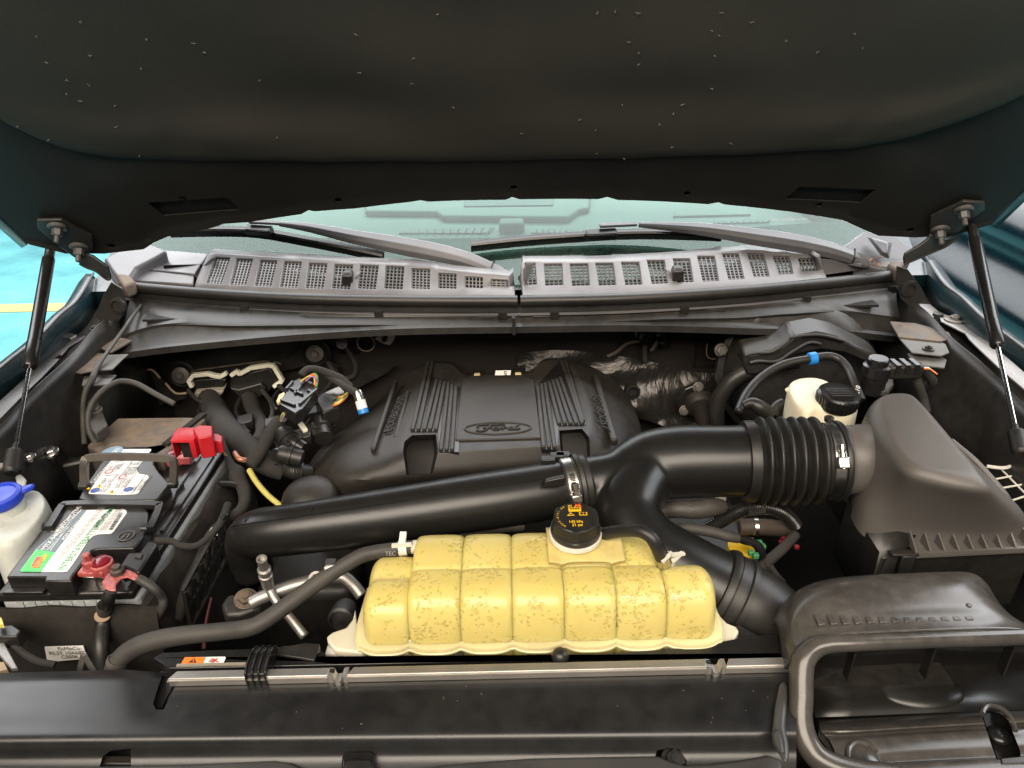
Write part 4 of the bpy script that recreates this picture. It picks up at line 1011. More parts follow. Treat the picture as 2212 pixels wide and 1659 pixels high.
# oval emblem: ring and script strokes
c = W(B6(1160, 513), z=zt + 0.004); rx = (W(B6(1358, 510), z=zt) - W(B6(962, 515), z=zt)).length / 2; ry = (W(B6(1160, 478), z=zt) - W(B6(1160, 548), z=zt)).length / 2
ringp = [c + V((rx * math.cos(a), ry * math.sin(a), 0)) for a in [2 * math.pi * i / 56 for i in range(57)]]
mb = MB(); mb.tube(ringp, 0.0017, 8, False); o = mb.build('emblem_ring', 'cover', CP)
strokes = [[(-.62, .12), (-.66, .38), (-.45, .52), (-.1, .48), (.12, .52), (.22, .40)], [(-.22, .48), (-.30, .1), (-.40, -.30), (-.55, -.42), (-.68, -.28)], [(-.48, .05), (-.3, .08), (-.12, .06)],
           [(-.08, .08), (-.16, -.06), (-.10, -.24), (.02, -.2), (.06, -.02), (-.02, .08), (-.08, .06)], [(.06, .0), (.16, .06), (.14, -.22)], [(.14, -.02), (.22, .08), (.3, .04)],
           [(.48, .04), (.38, .06), (.34, -.12), (.42, -.24), (.52, -.14)], [(.66, .48), (.56, .1), (.52, -.14), (.58, -.24), (.70, -.12)]]
for s_ in strokes:
    q = [V(a) for a in cr([(c.x + rx * 0.95 * a, c.y + ry * 1.15 * b, c.z + 0.0006) for a, b in s_], 5)]
    mb = MB(); mb.tube(q, 0.0016, 6); mb.build('script_stroke', 'cover', CP)
# side wording moulded into both flanks
a, b = W(B6(520, 530), z=1.060), W(B6(612, 300), z=1.062)
text('lettering', 'ECOBOOST', a, b - a, V((-1, 0, -0.35)), 0.021, 'cover', t, 0.0015, sx=(b - a).length / 0.118)
a, b = W(B6(1725, 310), z=1.064), W(B6(1790, 530), z=1.066)
text('lettering', 'ECOBOOST', a, b - a, V((1, 0, -0.35)), 0.021, 'cover', t, 0.0015, sx=(b - a).length / 0.118)
for pts in ([(548, 235), (410, 650)], [(620, 300), (548, 580)]):
    mb = MB(); mb.bar(W(B6(*pts[0]), z=1.050), W(B6(*pts[1]), z=1.054), 0.008, 0.012); o = mb.build('side_rib', 'cover', t); bevel(o, 0.003, 3)
for pts in ([(1745, 205), (1860, 600)],):
    mb = MB(); mb.bar(W(B6(*pts[0]), z=1.050), W(B6(*pts[1]), z=1.054), 0.012, 0.014); o = mb.build('side_rib', 'cover', t); bevel(o, 0.004, 3)
# fuel rail connector visible in the rear notch
t = thing('injector_connector', 'black ribbed connector with two brass tabs and white sticker behind engine cover', 'connector', W(B6(1160, 190), z=1.03))
a, b = W(B6(1005, 205), z=1.04), W(B6(1330, 198), z=1.04)
o = MB().box((a.x, a.y - 0.005, 0.98), (b.x, a.y + 0.05, 1.035)).build('housing', 'plastic', t); bevel(o, 0.003)
for i in range(12):
    p = a.lerp(b, (i + 0.5) / 12)
    mb = MB(); mb.lathe((p.x, a.y + 0.006, 1.033), (0, 0, 1), [(0.007, 0), (0.007, 0.008), (0.004, 0.010)], 10); mb.build('terminal', 'rubber', t, 40)
for p in ((1035, 188), (1282, 183)):
    q = W(B6(*p), z=1.05)
    o = MB().box((q.x - 0.006, q.y - 0.003, 1.035), (q.x + 0.006, q.y + 0.006, 1.050)).build('brass_tab', 'ivory', t); bevel(o, 0.001)
q = W(B6(1165, 178), z=1.052)
st = MB().prism([q + V((-0.008, -0.006, -0.008)), q + V((0.022, -0.008, -0.008)), q + V((0.024, 0.008, -0.002)), q + V((-0.006, 0.008, -0.002))], (0, 0.001, 0.002)).build('sticker', 'paper', t)
text('lettering', 'K09', q + V((0.010, 0.006, 0.0005)), (0, -1, -0.4), (1, 0, 0), 0.008, 'p_black', t)

# ================================================================ intake pipe (left half)
t = thing('intake_pipe', 'long black plastic intake pipe with seam, left of the metal clamp', 'pipe', W((850, 1120), z=1.0))
pts = [(536, 1158, 1.045, 46), (560, 1152, 1.055, 53), (640, 1142, 1.065, 56), (800, 1120, 1.075, 59), (1000, 1090, 1.08, 62), (1150, 1067, 1.08, 62), (1226, 1052, 1.08, 60)]
P, Rr = Tpath(pts, 6)
# rounded elbow end turning down on the left
p0 = P[0]
pre = [p0 + V((-0.008, 0.012, -0.075)), p0 + V((-0.010, 0.010, -0.045)), p0 + V((-0.007, 0.004, -0.018))]
P = pre + P; Rr = [Rr[0] * 0.95, Rr[0] * 0.97, Rr[0] * 0.99] + Rr
mb = MB(); mb.tube(P, Rr, 36); body = mb.build('pipe_body', 'pipe', t, 180)
mm = body.modifiers.new('rem', 'REMESH'); mm.mode = 'VOXEL'; mm.voxel_size = 0.003; mm.use_smooth_shade = True
mm = body.modifiers.new('sm', 'SMOOTH'); mm.iterations = 8; mm.factor = 0.5
sd = V((0, -0.47, 0.88)).normalized()
sp = []
for i, (p, r) in enumerate(zip(P, Rr)):
    if i < 6: continue
    tt = (P[min(i + 1, len(P) - 1)] - P[i - 1]).normalized(); n_ = (sd - tt * sd.dot(tt)).normalized()
    sp.append(p + n_ * (r + 0.0002))
mb = MB(); mb.tube(sp, 0.0011, 6); mb.build('seam', 'pipe', t)
for k in (3, 11):
    p = sp[k]; MB().bar(p, p + V((0.003, 0.008, 0.006)), 0.0012, 0.001).build('witness_mark', 'dark', t)
tb = W((1200, 1048), z=1.115)
o = MB().hexa([tb + V(q) for q in ((-0.018, -0.006, 0.0), (0.012, -0.006, 0.002), (0.012, 0.004, 0.004), (-0.018, 0.004, 0.002), (-0.014, -0.004, 0.010), (0.012, -0.005, 0.016), (0.012, 0.003, 0.016), (-0.012, 0.003, 0.010))]).build('locating_tab', 'pipe', t); bevel(o, 0.0015)
# small tabs on top by the clamp
for du, dv in ((-38, -42), (-18, -50), (-6, -52)):
    p = W((1222 + du, 1036 + dv), z=1.118)
    o = MB().box(p - V((0.010, 0.006, 0.012)), p + V((0.010, 0.006, 0.004))).build('clip_tab', 'pipe', t); bevel(o, 0.001)

# ================================================================ Y duct with bellows and clamps
t = thing('intake_duct', 'black Y shaped intake duct with ribbed bellows and two metal clamps', 'duct', W((1500, 1000), z=0.98))
P, Rr = Tpath([(1226, 1052, 1.08, 57), (1280, 1042, 1.082, 57), (1330, 1032, 1.085, 57), (1362, 1020, 1.088, 66), (1405, 1006, 1.09, 76), (1470, 998, 1.093, 79), (1560, 996, 1.095, 77), (1640, 994, 1.096, 76)], 6)
P2, R2 = Tpath([(1410, 1005, 1.088, 68), (1372, 1055, 1.078, 70), (1356, 1115, 1.062, 72), (1395, 1180, 1.042, 78), (1470, 1232, 1.022, 84), (1560, 1282, 1.00, 88)], 6)
mb = MB(); mb.tube(P, Rr, 32); mb.tube(P2, R2, 32)
body = mb.build('duct_body', 'pipe', t, 180)
mm = body.modifiers.new('rem', 'REMESH'); mm.mode = 'VOXEL'; mm.voxel_size = 0.0035; mm.use_smooth_shade = True
mm = body.modifiers.new('sm', 'SMOOTH'); mm.iterations = 9; mm.factor = 0.5
# cuff at the left clamp
a0, a1 = P[0], P[6]
ax = (a1 - a0).normalized(); r = Rr[0]
c0 = W((1218, 1053), z=1.08)
mb = MB(); mb.lathe(c0 - ax * 0.004, ax, [(r * 0.95, 0), (r * 1.12, 0.001), (r * 1.12, 0.020), (r * 1.2, 0.021), (r * 1.22, 0.026), (r * 1.13, 0.029), (r * 1.13, 0.036), (r * 1.0, 0.040)], 40, False, False); mb.build('cuff', 'rubber', t, 30)
def clamp(c, ax, r, wd, parent, screw_dir, m='steel'):
    mb = MB(); mb.lathe(c, ax, [(r, -wd / 2), (r * 1.012, -wd / 2), (r * 1.012, wd / 2), (r, wd / 2), (r, -wd / 2)], 44, False, False)
    o = mb.build('clamp', m, parent, 30)
    s = V(screw_dir); s = (s - ax * s.dot(ax)).normalized(); tg = ax.cross(s).normalized()
    if tg.z < 0: tg = -tg
    base = c + s * r * 1.03
    def onr(an, rr): return c + (s * math.cos(an) + tg * math.sin(an)) * rr
    mb = MB()
    n = 8
    lo = []
    for i in range(n + 1):
        an = 0.15 + 0.55 * i / n
        u_ = (s * math.cos(an) + tg * math.sin(an))
        lo.append([c + u_ * r * 1.012 - ax * wd * 0.52, c + u_ * r * 1.03 - ax * wd * 0.52, c + u_ * r * 1.03 + ax * wd * 0.52, c + u_ * r * 1.012 + ax * wd * 0.52])
    mb.loft(lo); mb.build('band_tail', m, o)
    mb = MB()
    for i in range(9):
        an = 0.18 + 0.055 * i; u_ = (s * math.cos(an) + tg * math.sin(an)); v_ = (tg * math.cos(an) - s * math.sin(an))
        mb.obox(c + u_ * r * 1.033, ax * wd * 0.28, v_ * 0.0008, u_ * 0.0005)
    mb.build('slots', 'dark', o)
    pa, pb = onr(0.13, r * 1.10), onr(-0.28, r * 1.10)
    dd = (pb - pa).normalized()
    mb = MB(); mb.lathe(pa, dd, [(0.0052, -0.008), (0.0052, 0.0), (0.0038, 0.001), (0.0038, 0.003), (0.0046, 0.004), (0.0046, (pb - pa).length)], 12); mb.build('screw', 'steel', o, 30)
    mb = MB(); mb.bar(pa.lerp(pb, 0.35), pb, wd * 1.15, 0.011, s); q = mb.build('screw_housing', 'steel', o); bevel(q, 0.002, 2)
    return o
clamp(c0 + ax * 0.006, ax, r * 1.125, 0.0125, t, V((0.1, -0.85, 0.35)))
# bellows
b0, b1 = W((1622, 996), z=1.095), W((1806, 996), z=1.098)
bx = (b1 - b0).normalized(); Lb = (b1 - b0).length; rb = pm(b0, 78)
prof = [(rb * 0.98, -0.012), (rb * 1.10, -0.011), (rb * 1.13, -0.006), (rb * 1.13, 0.002), (rb * 1.05, 0.005)]
NR = 6
for i in range(NR * 12 + 1):
    s = i / 12
    w_ = 0.5 - 0.5 * math.cos(2 * math.pi * s)
    prof.append((rb * (1.035 + 0.20 * w_ ** 0.7), 0.006 + s * (Lb - 0.030) / NR))
prof += [(rb * 1.06, Lb - 0.022), (rb * 1.04, Lb - 0.020), (rb * 1.04, Lb - 0.004), (rb * 1.10, Lb - 0.003), (rb * 1.12, Lb + 0.001), (rb * 1.10, Lb + 0.004), (rb * 0.9, Lb + 0.004)]
mb = MB(); mb.lathe(b0, bx, prof, 56, False, False); mb.build('bellows', 'rubber', t, 50)
clamp(b0 + bx * (Lb - 0.012), bx, rb * 1.045, 0.0135, t, V((-0.05, -0.75, 0.62)))
mb = MB(); p = b0 + bx * (Lb - 0.012) + V((0, 0.02, rb * 1.04)); mb.lathe(p, (0, 0, 1), [(0.006, 0), (0.007, 0.006), (0.004, 0.008)], 12); mb.build('screw_boss', 'plastic', t)
# lower branch cuff and clamp ring, then the turbo inlet it joins
e0, e1 = P2[-6], P2[-1]
ex = (e1 - e0).normalized(); er = R2[-1]
mb = MB(); mb.lathe(e1 - ex * 0.012, ex, [(er * 0.95, 0), (er * 1.08, 0.001), (er * 1.12, 0.006), (er * 1.12, 0.010), (er * 1.05, 0.012), (er * 1.05, 0.026), (er * 1.1, 0.028), (er * 1.1, 0.034), (er * 0.95, 0.036)], 40, False, False); mb.build('branch_cuff', 'rubber', t, 30)
mb = MB(); mb.lathe(e1 + ex * 0.006, ex, [(er * 1.055, -0.005), (er * 1.07, -0.005), (er * 1.07, 0.005), (er * 1.055, 0.005)], 40, False, False); mb.build('branch_clamp', 'metal_dark', t, 30)
t = thing('turbo_inlet_hose', 'black rubber hose continuing from the lower duct branch', 'hose', e1 + ex * 0.05)
q = [tuple(e1 + ex * 0.01), tuple(e1 + ex * 0.05), tuple(e1 + ex * 0.09 + V((0.01, 0.0, -0.03))), tuple(e1 + ex * 0.11 + V((0.02, 0.01, -0.09)))]
mb = MB(); mb.tube(cr(q, 6), er * 1.0, 30); mb.build('hose_body', 'rubber', t, 180)
# ================================================================ coolant reservoir
t = thing('coolant_reservoir', 'yellowed translucent coolant reservoir with rows of pillow chambers and black pressure cap', 'reservoir', (0.03, 0.64, 0.98))
CT = t
XV = [-0.176, -0.1215, -0.0632, -0.0047, 0.0538, 0.1123, 0.1685, 0.2275]
pathA = [(0.592, 0.995), (0.586, 1.010), (0.583, 1.030), (0.583, 1.050), (0.587, 1.070), (0.596, 1.085), (0.610, 1.093), (0.626, 1.094), (0.638, 1.0940), (0.642, 1.0916), (0.646, 1.0940), (0.660, 1.0970), (0.676, 1.0985), (0.692, 1.097), (0.706, 1.091), (0.714, 1.080), (0.718, 1.060), (0.718, 1.02), (0.715, 0.995)]
pathL = [(0.592, 0.995), (0.586, 1.010), (0.583, 1.030), (0.583, 1.050), (0.587, 1.068), (0.596, 1.080), (0.610, 1.086), (0.626, 1.086), (0.634, 1.084), (0.640, 1.0815), (0.646, 1.083), (0.654, 1.085), (0.664, 1.085), (0.676, 1.082), (0.686, 1.074), (0.692, 1.062), (0.694, 1.050), (0.694, 1.02), (0.690, 0.995)]
pathR = [(0.592, 0.995), (0.586, 1.010), (0.583, 1.030), (0.583, 1.050), (0.587, 1.070), (0.596, 1.085), (0.606, 1.093), (0.614, 1.096), (0.622, 1.097), (0.630, 1.096), (0.638, 1.093), (0.645, 1.088), (0.651, 1.080), (0.655, 1.070), (0.657, 1.060), (0.658, 1.050), (0.658, 1.035), (0.657, 1.015), (0.652, 0.995)]
pathM = [(y + 0.003 * (i > 9), z + 0.003 * (9 < i < 16)) for i, (y, z) in enumerate(pathA)]
def chamber(x0, x1, path, first, last):
    q = cr([(a, b) for a, b in path], 3)
    cy = sum(a for a, b in q) / len(q); cz = 1.045
    N = 22; loops = []
    for i in range(N + 1):
        s = -1 + 2 * i / N
        k = 0.0026 * abs(s) ** 4 + 0.0022 * max(0, (abs(s) - 0.84) / 0.16) ** 2
        if (first and s < 0) or (last and s > 0):
            e = max(0, (abs(s) - 0.35) / 0.65)
            k = 0.026 * (1 - math.sqrt(max(0, 1 - e ** 2.2)))
        x = x0 + (x1 - x0) * (s + 1) / 2
        lp = []
        for j, (yy, zz) in enumerate(q):
            a = q[max(j - 1, 0)]; b = q[min(j + 1, len(q) - 1)]
            ty, tz = b[0] - a[0], b[1] - a[1]; l = math.hypot(ty, tz) or 1
            ny, nz = -tz / l, ty / l     # points outwards (up) for a path running front to back
            lp.append(V((x, yy - ny * k, zz - nz * k)))
        loops.append(lp)
    return MB().loft(loops)
for i in range(7):
    pth = pathL if i == 0 else (pathR if i == 6 else pathA)
    chamber(XV[i] - 0.0004, XV[i + 1] + 0.0004, pth, i == 0, i == 6).build('chamber', 'coolant', t, 180)
# second-last column steps down behind the right chamber
# weld flange: scalloped along the front
fl = []
def fx(x):
    for a, b in zip(XV, XV[1:]):
        if a <= x <= b: return (x - a) / (b - a)
    return 0
xs1 = [XV[0] - 0.004 + (XV[-1] - XV[0] + 0.008) * i / 100 for i in range(101)]
front = [V((x, 0.5775 + 0.0075 * abs(2 * fx(x) - 1) ** 3 if XV[0] < x < XV[-1] else 0.586, 1.0275)) for x in xs1]
def ring_at(z, o_):
    lp = [V((p.x, p.y - o_, z)) for p in front]
    lp += [V((XV[-1] + 0.006 + o_, 0.595, z)), V((XV[-1] + 0.008 + o_, 0.62, z)), V((XV[-1] + 0.004 + o_, 0.650, z)), V((0.19, 0.664, z)), V((0.175, 0.69, z)), V((0.165, 0.722 + o_, z)), V((-0.11, 0.722 + o_, z)), V((-0.125, 0.698 + o_, z)), V((XV[0] + 0.005, 0.696 + o_, z)), V((XV[0] - 0.006 - o_, 0.68, z)), V((XV[0] - 0.008 - o_, 0.62, z)), V((XV[0] - 0.006 - o_, 0.595, z))]
    return lp
mb = MB(); mb.loft([ring_at(1.0265, -0.002), ring_at(1.0265, 0.004), ring_at(1.0295, 0.005), ring_at(1.0305, 0.004), ring_at(1.0305, -0.002)], True, True)
mb.build('weld_flange', 'bead', t, 40)
mb = MB(); mb.loft([ring_at(1.0315, -0.003), ring_at(1.0315, 0.0025), ring_at(1.0345, 0.002), ring_at(1.0350, 0.000), ring_at(1.0350, -0.004)], True, True)
mb.build('weld_bead', 'bead', t, 40)
# mounting ears
earL = [C5(212, 640), C5(205, 615), C5(230, 595), C5(290, 575), C5(318, 540), C5(330, 490), C5(345, 600), C5(400, 650), C5(360, 685), C5(240, 670)]
earR = [C5(1990, 570), C5(2002, 590), C5(1980, 635), C5(1880, 655), C5(1840, 655), C5(1895, 570), C5(1900, 470), C5(1915, 520), C5(1950, 555)]
for e in (earL, earR):
    o = MB().prism([W(p, z=1.022) for p in e], (0, 0.0, -0.012)).build('mounting_ear', 'natural', t); bevel(o, 0.003, 3)
for p in (C5(250, 688), C5(1950, 645)):
    c = W(p, z=1.008)
    o = MB().box(c - V((0.012, 0.006, 0.006)), c + V((0.012, 0.008, 0.006))).build('foot', 'white', t); bevel(o, 0.002)
    MB().lathe(c + V((0.006, 0, -0.024)), (0, 0, 1), [(0.003, 0), (0.0035, 0.02)], 10).build('foot_pin', 'zinc', t)
for p in (C5(545, 630), C5(1680, 600)):
    c = W(p, z=1.034)
    o = MB().box(c - V((0.010, 0.006, 0.010)), c + V((0.010, 0.003, 0.005))).build('index_lug', 'natural', t); bevel(o, 0.003, 2)
    MB().lathe(c + V((0.0, -0.004, -0.010)), (0, -1, -0.2), [(0.006, 0), (0.005, 0.006), (0.003, 0.007)], 12).build('lug_boss', 'natural', t, 40)
# saddle pad round the filler neck
q = cr(pathA, 3)
q = [p for p in q if 0.640 <= p[0] <= 0.708 and p[1] > 1.088]
rows = []
for i in range(25):
    x = 0.0385 + (0.1275 - 0.0385) * i / 24
    s = abs(2 * fx(x) - 1)
    k = 0.0045 * s ** 5
    rows.append([V((x, a + 0.0005, b + 0.0042 - k)) for a, b in q])
o = MB().sheet(rows).build('saddle_pad', 'saddle', t, 60); solid(o, 0.003, 1)
# neck and cap
nc = W((1243, 1147), z=1.115); nc = V((nc.x, nc.y, 1.099))
up = V((0, -0.07, 1)).normalized()
mb = MB(); mb.lathe(nc, up, [(0.026, -0.004), (0.026, 0.010), (0.0315, 0.0105), (0.0315, 0.0155), (0.026, 0.016), (0.024, 0.026)], 40); mb.build('filler_neck', 'white', t, 30)
# cap: fluted skirt with raised lugs
a_, b_ = frame(up, V((0, 1, 0)))
def capring(h, r, wav):
    out = []
    for k in range(72):
        an = 2 * math.pi * k / 72
        f_ = (math.cos(an * 6 + 0.4))
        rr = r + wav * (0.0016 if f_ > 0.80 else (0.0016 * max(0, (f_ - 0.55) / 0.25)))
        out.append(nc + up * h + (a_ * math.cos(an) + b_ * math.sin(an)) * rr)
    return out
mb = MB(); mb.loft([capring(0.0165, 0.0295, 0), capring(0.0185, 0.0300, 0), capring(0.0225, 0.0300, 0.3), capring(0.0235, 0.0278, 1), capring(0.036, 0.0268, 1), capring(0.0385, 0.0264, 1), capring(0.0395, 0.0252, 0.6)], True, True)
cap = mb.build('pressure_cap', 'rubber', t, 30)
ct = nc + up * 0.0400
xd, yd = V((1, 0, 0)), (up.cross(V((1, 0, 0)))).normalized()
if yd.y < 0: yd = -yd
def onc(x, y): return ct + xd * x + yd * y
text('lettering', '145 kPa', onc(-0.0095, -0.0110), xd, yd, 0.0062, 'p_yellow', cap, bold=0.0001, sx=0.85)
text('lettering', '21 psi', onc(-0.0060, -0.0165), xd, yd, 0.0062, 'p_yellow', cap, bold=0.0001, sx=0.85)
def flat(pts, m, parent, name='print', h=0.0):
    P = [onc(x, y) + up * h for x, y in pts]
    return MB().prism(P, up * 0.0002).build(name, m, parent)
flat([(-0.008, 0.0085), (0.007, 0.0085), (0.007, 0.0155), (-0.008, 0.0155)], 'p_yellow', cap, 'radiator_symbol')
for k in range(4): flat([(-0.0062 + 0.0030 * k, 0.0120), (-0.0040 + 0.0030 * k, 0.0120), (-0.0040 + 0.0030 * k, 0.0142), (-0.0062 + 0.0030 * k, 0.0142)], 'p_black', cap, 'symbol_bar', 0.0003)
for k in range(3): flat([(-0.008 + 0.0017 * k, 0.0170), (-0.0072 + 0.0017 * k, 0.0170), (-0.0072 + 0.0017 * k, 0.0205), (-0.008 + 0.0017 * k, 0.0205)], 'p_yellow', cap, 'symbol_bar')
flat([(-0.001, 0.0165), (0.004, 0.0175), (0.008, 0.0165), (0.0065, 0.0205), (0.001, 0.0200)], 'p_yellow', cap, 'hand_symbol')
for pts in ([(-0.0005, 0.0158), (0.0008, 0.0152), (0.0072, 0.0222), (0.0060, 0.0228)], [(0.0072, 0.0152), (0.0084, 0.0160), (0.0010, 0.0224), (0.0000, 0.0216)]): flat(pts, 'p_red', cap, 'cross_symbol', 0.0004)
for (a, b, c_) in (((-0.0105, 0.0015), (-0.0015, 0.0015), (-0.006, 0.0072)),):
    flat([a, b, c_], 'p_yellow', cap, 'warning_symbol'); flat([(-0.0088, 0.0024), (-0.0032, 0.0024), (-0.006, 0.0058)], 'p_black', cap, 'symbol_field', 0.0003)
    flat([(-0.0064, 0.0028), (-0.0056, 0.0028), (-0.0056, 0.0050), (-0.0064, 0.0050)], 'p_yellow', cap, 'symbol_bar', 0.0006)
flat([(0.004, 0.0015), (0.0135, 0.0015), (0.0135, 0.0068), (0.004, 0.0068)], 'p_yellow', cap, 'book_symbol'); flat([(0.0052, 0.0024), (0.0084, 0.0024), (0.0084, 0.0060), (0.0052, 0.0060)], 'p_black', cap, 'symbol_field', 0.0003); flat([(0.0092, 0.0024), (0.0124, 0.0024), (0.0124, 0.0060), (0.0092, 0.0060)], 'p_black', cap, 'symbol_field', 0.0003)
for k, ch in enumerate('DG93-8101-AA'):
    an = R(232 - 9.0 * k); r_ = 0.0205
    text('lettering', ch, onc(math.cos(an) * r_ , math.sin(an) * r_ ), xd * math.sin(an) - yd * math.cos(an), xd * math.cos(an) * 1 + yd * math.sin(an), 0.0040, 'p_yellow', cap)
# hose nipple on the left shoulder
a, b = W(C5(625, 222), z=1.085), W(C5(560, 228), z=1.085)
mb = MB(); mb.tube([a + (a - b) * 0.3, b], [0.009, 0.008], 16); mb.build('nipple', 'natural', t)
c = W(C5(1690, 318), z=1.085)
mb = MB(); mb.lathe(c - V((0, 0, 0.01)), (0, 0, 1), [(0.011, 0), (0.011, 0.012), (0.007, 0.013), (0.007, 0.030)], 18); mb.build('nipple', 'natural', t, 30)
c = W(C5(1722, 450), z=1.085); MB().ball(c, 0.0022, 10).build('moulding_dot', 'natural', t)

# ================================================================ coolant hoses
t = thing('coolant_hose', 'long grey rubber hose running left from the reservoir in front of the battery', 'hose', W((560, 1360), z=1.0))
hp_ = [(*C2(1095, 1438), 1.085, 14.5), (*C2(1000, 1450), 1.085, 15), (*C2(880, 1468), 1.084, 15.5), (*C2(790, 1490), 1.080, 16), (*C2(690, 1545), 1.072, 16.5), (*D6(1180, 620), 1.065, 17), (*D6(980, 760), 1.055, 17.5), (*D6(750, 930), 1.045, 18), (*D6(560, 1060), 1.038, 18.5), (*D6(420, 1120), 1.034, 19), (*D6(200, 1150), 1.028, 19), (*C1(1000, 1385), 1.025, 20), (*C1(860, 1410), 1.020, 21), (*C1(740, 1450), 1.012, 21.5), (*C1(660, 1510), 1.0, 21), (*C1(610, 1590), 0.985, 20), (*C1(590, 1660), 0.965, 20)]
T(hp_, 6, 20).build('hose_body', 'hose', t, 180)
def band(parent, uvz, uvz2, r, wd, m, name='hose_clamp'):
    a, b = W(uvz[:2], z=uvz[2]), W(uvz2[:2], z=uvz2[2]); ax = (b - a).normalized()
    mb = MB(); mb.lathe(a, ax, [(r, -wd / 2), (r * 1.08, -wd / 2), (r * 1.08, wd / 2), (r, wd / 2), (r, -wd / 2)], 28, False, False)
    return mb.build(name, m, parent, 30), a, ax
c = W(C2(1035, 1445), z=1.085); rh = pm(c, 15)
o, a, ax = band(t, (*C2(1035, 1445), 1.085), (*C2(940, 1455), 1.084), rh, 0.010, 'white')
MB().bar(a + V((0, -0.006, rh)), a + V((0.001, 0.010, rh + 0.008)), 0.008, 0.004).build('clamp_ear', 'white', o)
MB().bar(a + V((-0.012, -0.006, rh * 1.05)), a + V((0.012, -0.004, rh * 1.05)), 0.004, 0.004).build('clamp_ear', 'white', o)
o, a, ax = band(t, (*D6(1215, 590), 1.066), (*D6(1100, 670), 1.06), pm(W(D6(1215, 590), z=1.066), 17.3), 0.013, 'paper', 'marking_band')
MB().box(a + V((-0.008, -0.002, rh * 1.02)), a + V((0.004, 0.006, rh * 1.02 + 0.006))).build('clamp_ear', 'steel', o)
o, a, ax = band(t, (*C1(640, 1530), 0.997), (*C1(600, 1620), 0.978), pm(W(C1(640, 1530), z=1), 21), 0.006, 'zinc')
MB().bar(a + V((-0.02, -0.015, 0.004)), a + V((-0.026, -0.012, 0.026)), 0.004, 0.006).build('clamp_ear', 'zinc', o)
MB().bar(a + V((-0.026, -0.012, 0.026)), a + V((-0.038, -0.012, 0.0)), 0.004, 0.006).build('clamp_ear', 'zinc', o)
p = W(C2(962, 1485), z=1.079)
text('lettering', 'TEC', W(C2(930, 1490), z=1.092), (1, 0.0, 0.0), (0, 0.5, 0.86), 0.007, 'p_grey', t)
t = thing('vent_hose', 'black elbow hose from the right reservoir shoulder behind the cap', 'hose', W((1420, 1180), z=1.05))
T([(*C3(930, 1545), 1.092, 15), (*C3(905, 1480), 1.112, 15.5), (*C3(878, 1420), 1.128, 15.5), (*C3(845, 1375), 1.136, 15), (*C3(790, 1345), 1.138, 14.5), (*C3(720, 1340), 1.132, 14), (*C3(620, 1350), 1.118, 14), (*C3(540, 1370), 1.10, 14)], 6, 18).build('hose_body', 'rubber', t, 180)
o, a, ax = band(t, (*C3(922, 1515), 1.102), (*C3(905, 1465), 1.116), pm(W(C3(925, 1520), z=1.09), 15.5), 0.012, 'steel')
for dx in (-0.004, 0.008):
    MB().bar(a + V((dx, -0.010, 0.006)), a + V((dx + 0.012, -0.006, 0.016)), 0.004, 0.003).build('clamp_ear', 'white', o)
MB().bar(a + V((0.006, -0.010, 0.016)), a + V((0.022, -0.006, 0.014)), 0.004, 0.003).build('clamp_ear', 'white', o)

# ================================================================ aluminium lines left of the reservoir
t = thing('coolant_line', 'bare aluminium pipe bending behind the grey hose', 'pipe', W((680, 1260), z=1.0))
T([(*D6(440, 890), 1.0, 14), (*D6(560, 830), 1.005, 14.5), (*D6(800, 740), 1.01, 15), (*D6(1000, 690), 1.01, 15), (*D6(1180, 655), 1.01, 14), (*D6(1310, 650), 1.01, 13), (*D6(1400, 720), 1.005, 13), (*D6(1480, 820), 0.995, 13)], 6, 18).build('tube', 'alu', t, 180)
c = W(D6(1058, 618), z=1.035)
mb = MB(); mb.lathe(c - V((0, 0, 0.012)), (0.02, -0.5, 0.85), [(0.0075, -0.01), (0.0075, 0.010), (0.009, 0.011), (0.009, 0.014), (0.0055, 0.014), (0.0055, 0.002)], 20, True, True); mb.build('stub', 'alu', t, 30)
mb = MB()
for k in range(4): 
    a = W(D6(452 + 12 * k, 886 - 5 * k), z=1.0)
    mb.lathe(a, W(D6(560, 830), z=1.005) - W(D6(440, 890), z=1.0), [(pm(a, 14), -0.001), (pm(a, 15.5), 0), (pm(a, 14), 0.001)], 20, False, False)
mb.build('beads', 'alu', t)
t = thing('service_port', 'aluminium charge port fitting standing on a thin bent pipe', 'fitting', W((620, 1330), z=0.98))
T([(*D6(610, 690), 1.03, 9.5), (*D6(625, 770), 1.02, 9.5), (*D6(690, 880), 1.008, 9.5), (*D6(800, 1010), 0.995, 10), (*D6(950, 1200), 0.975, 10.5)], 6, 16).build('tube', 'alu', t, 180)
a, b = W(D6(605, 715), z=1.03), W(D6(545, 475), z=1.085); ax = (b - a).normalized(); l = (b - a).length
r1 = pm(a, 13)
mb = MB(); mb.lathe(a, ax, [(r1 * 0.9, -0.003), (r1 * 1.0, 0), (r1, l * .28), (r1 * 1.12, l * .30), (r1 * 1.12, l * .40), (r1 * .95, l * .42), (r1 * .95, l * .5), (r1 * 1.08, l * .52), (r1 * 1.08, l * .62), (r1 * .78, l * .66), (r1 * .78, l * .92), (r1 * .84, l * .94), (r1 * .84, l), (r1 * .6, l), (r1 * .6, l * .9)], 24); mb.build('port_body', 'alu', t, 30)
t = thing('pipe_block', 'dark octagonal pipe flange block beside the battery box', 'fitting', W((520, 1310), z=0.98))
pts = [D6(160, 900), D6(230, 800), D6(460, 795), D6(540, 850), D6(540, 920), D6(330, 990), D6(200, 1000)]
o = MB().prism([W(p, z=0.995) for p in pts], (0, 0, -0.03)).build('block', 'metal_dark', t); bevel(o, 0.005, 2)
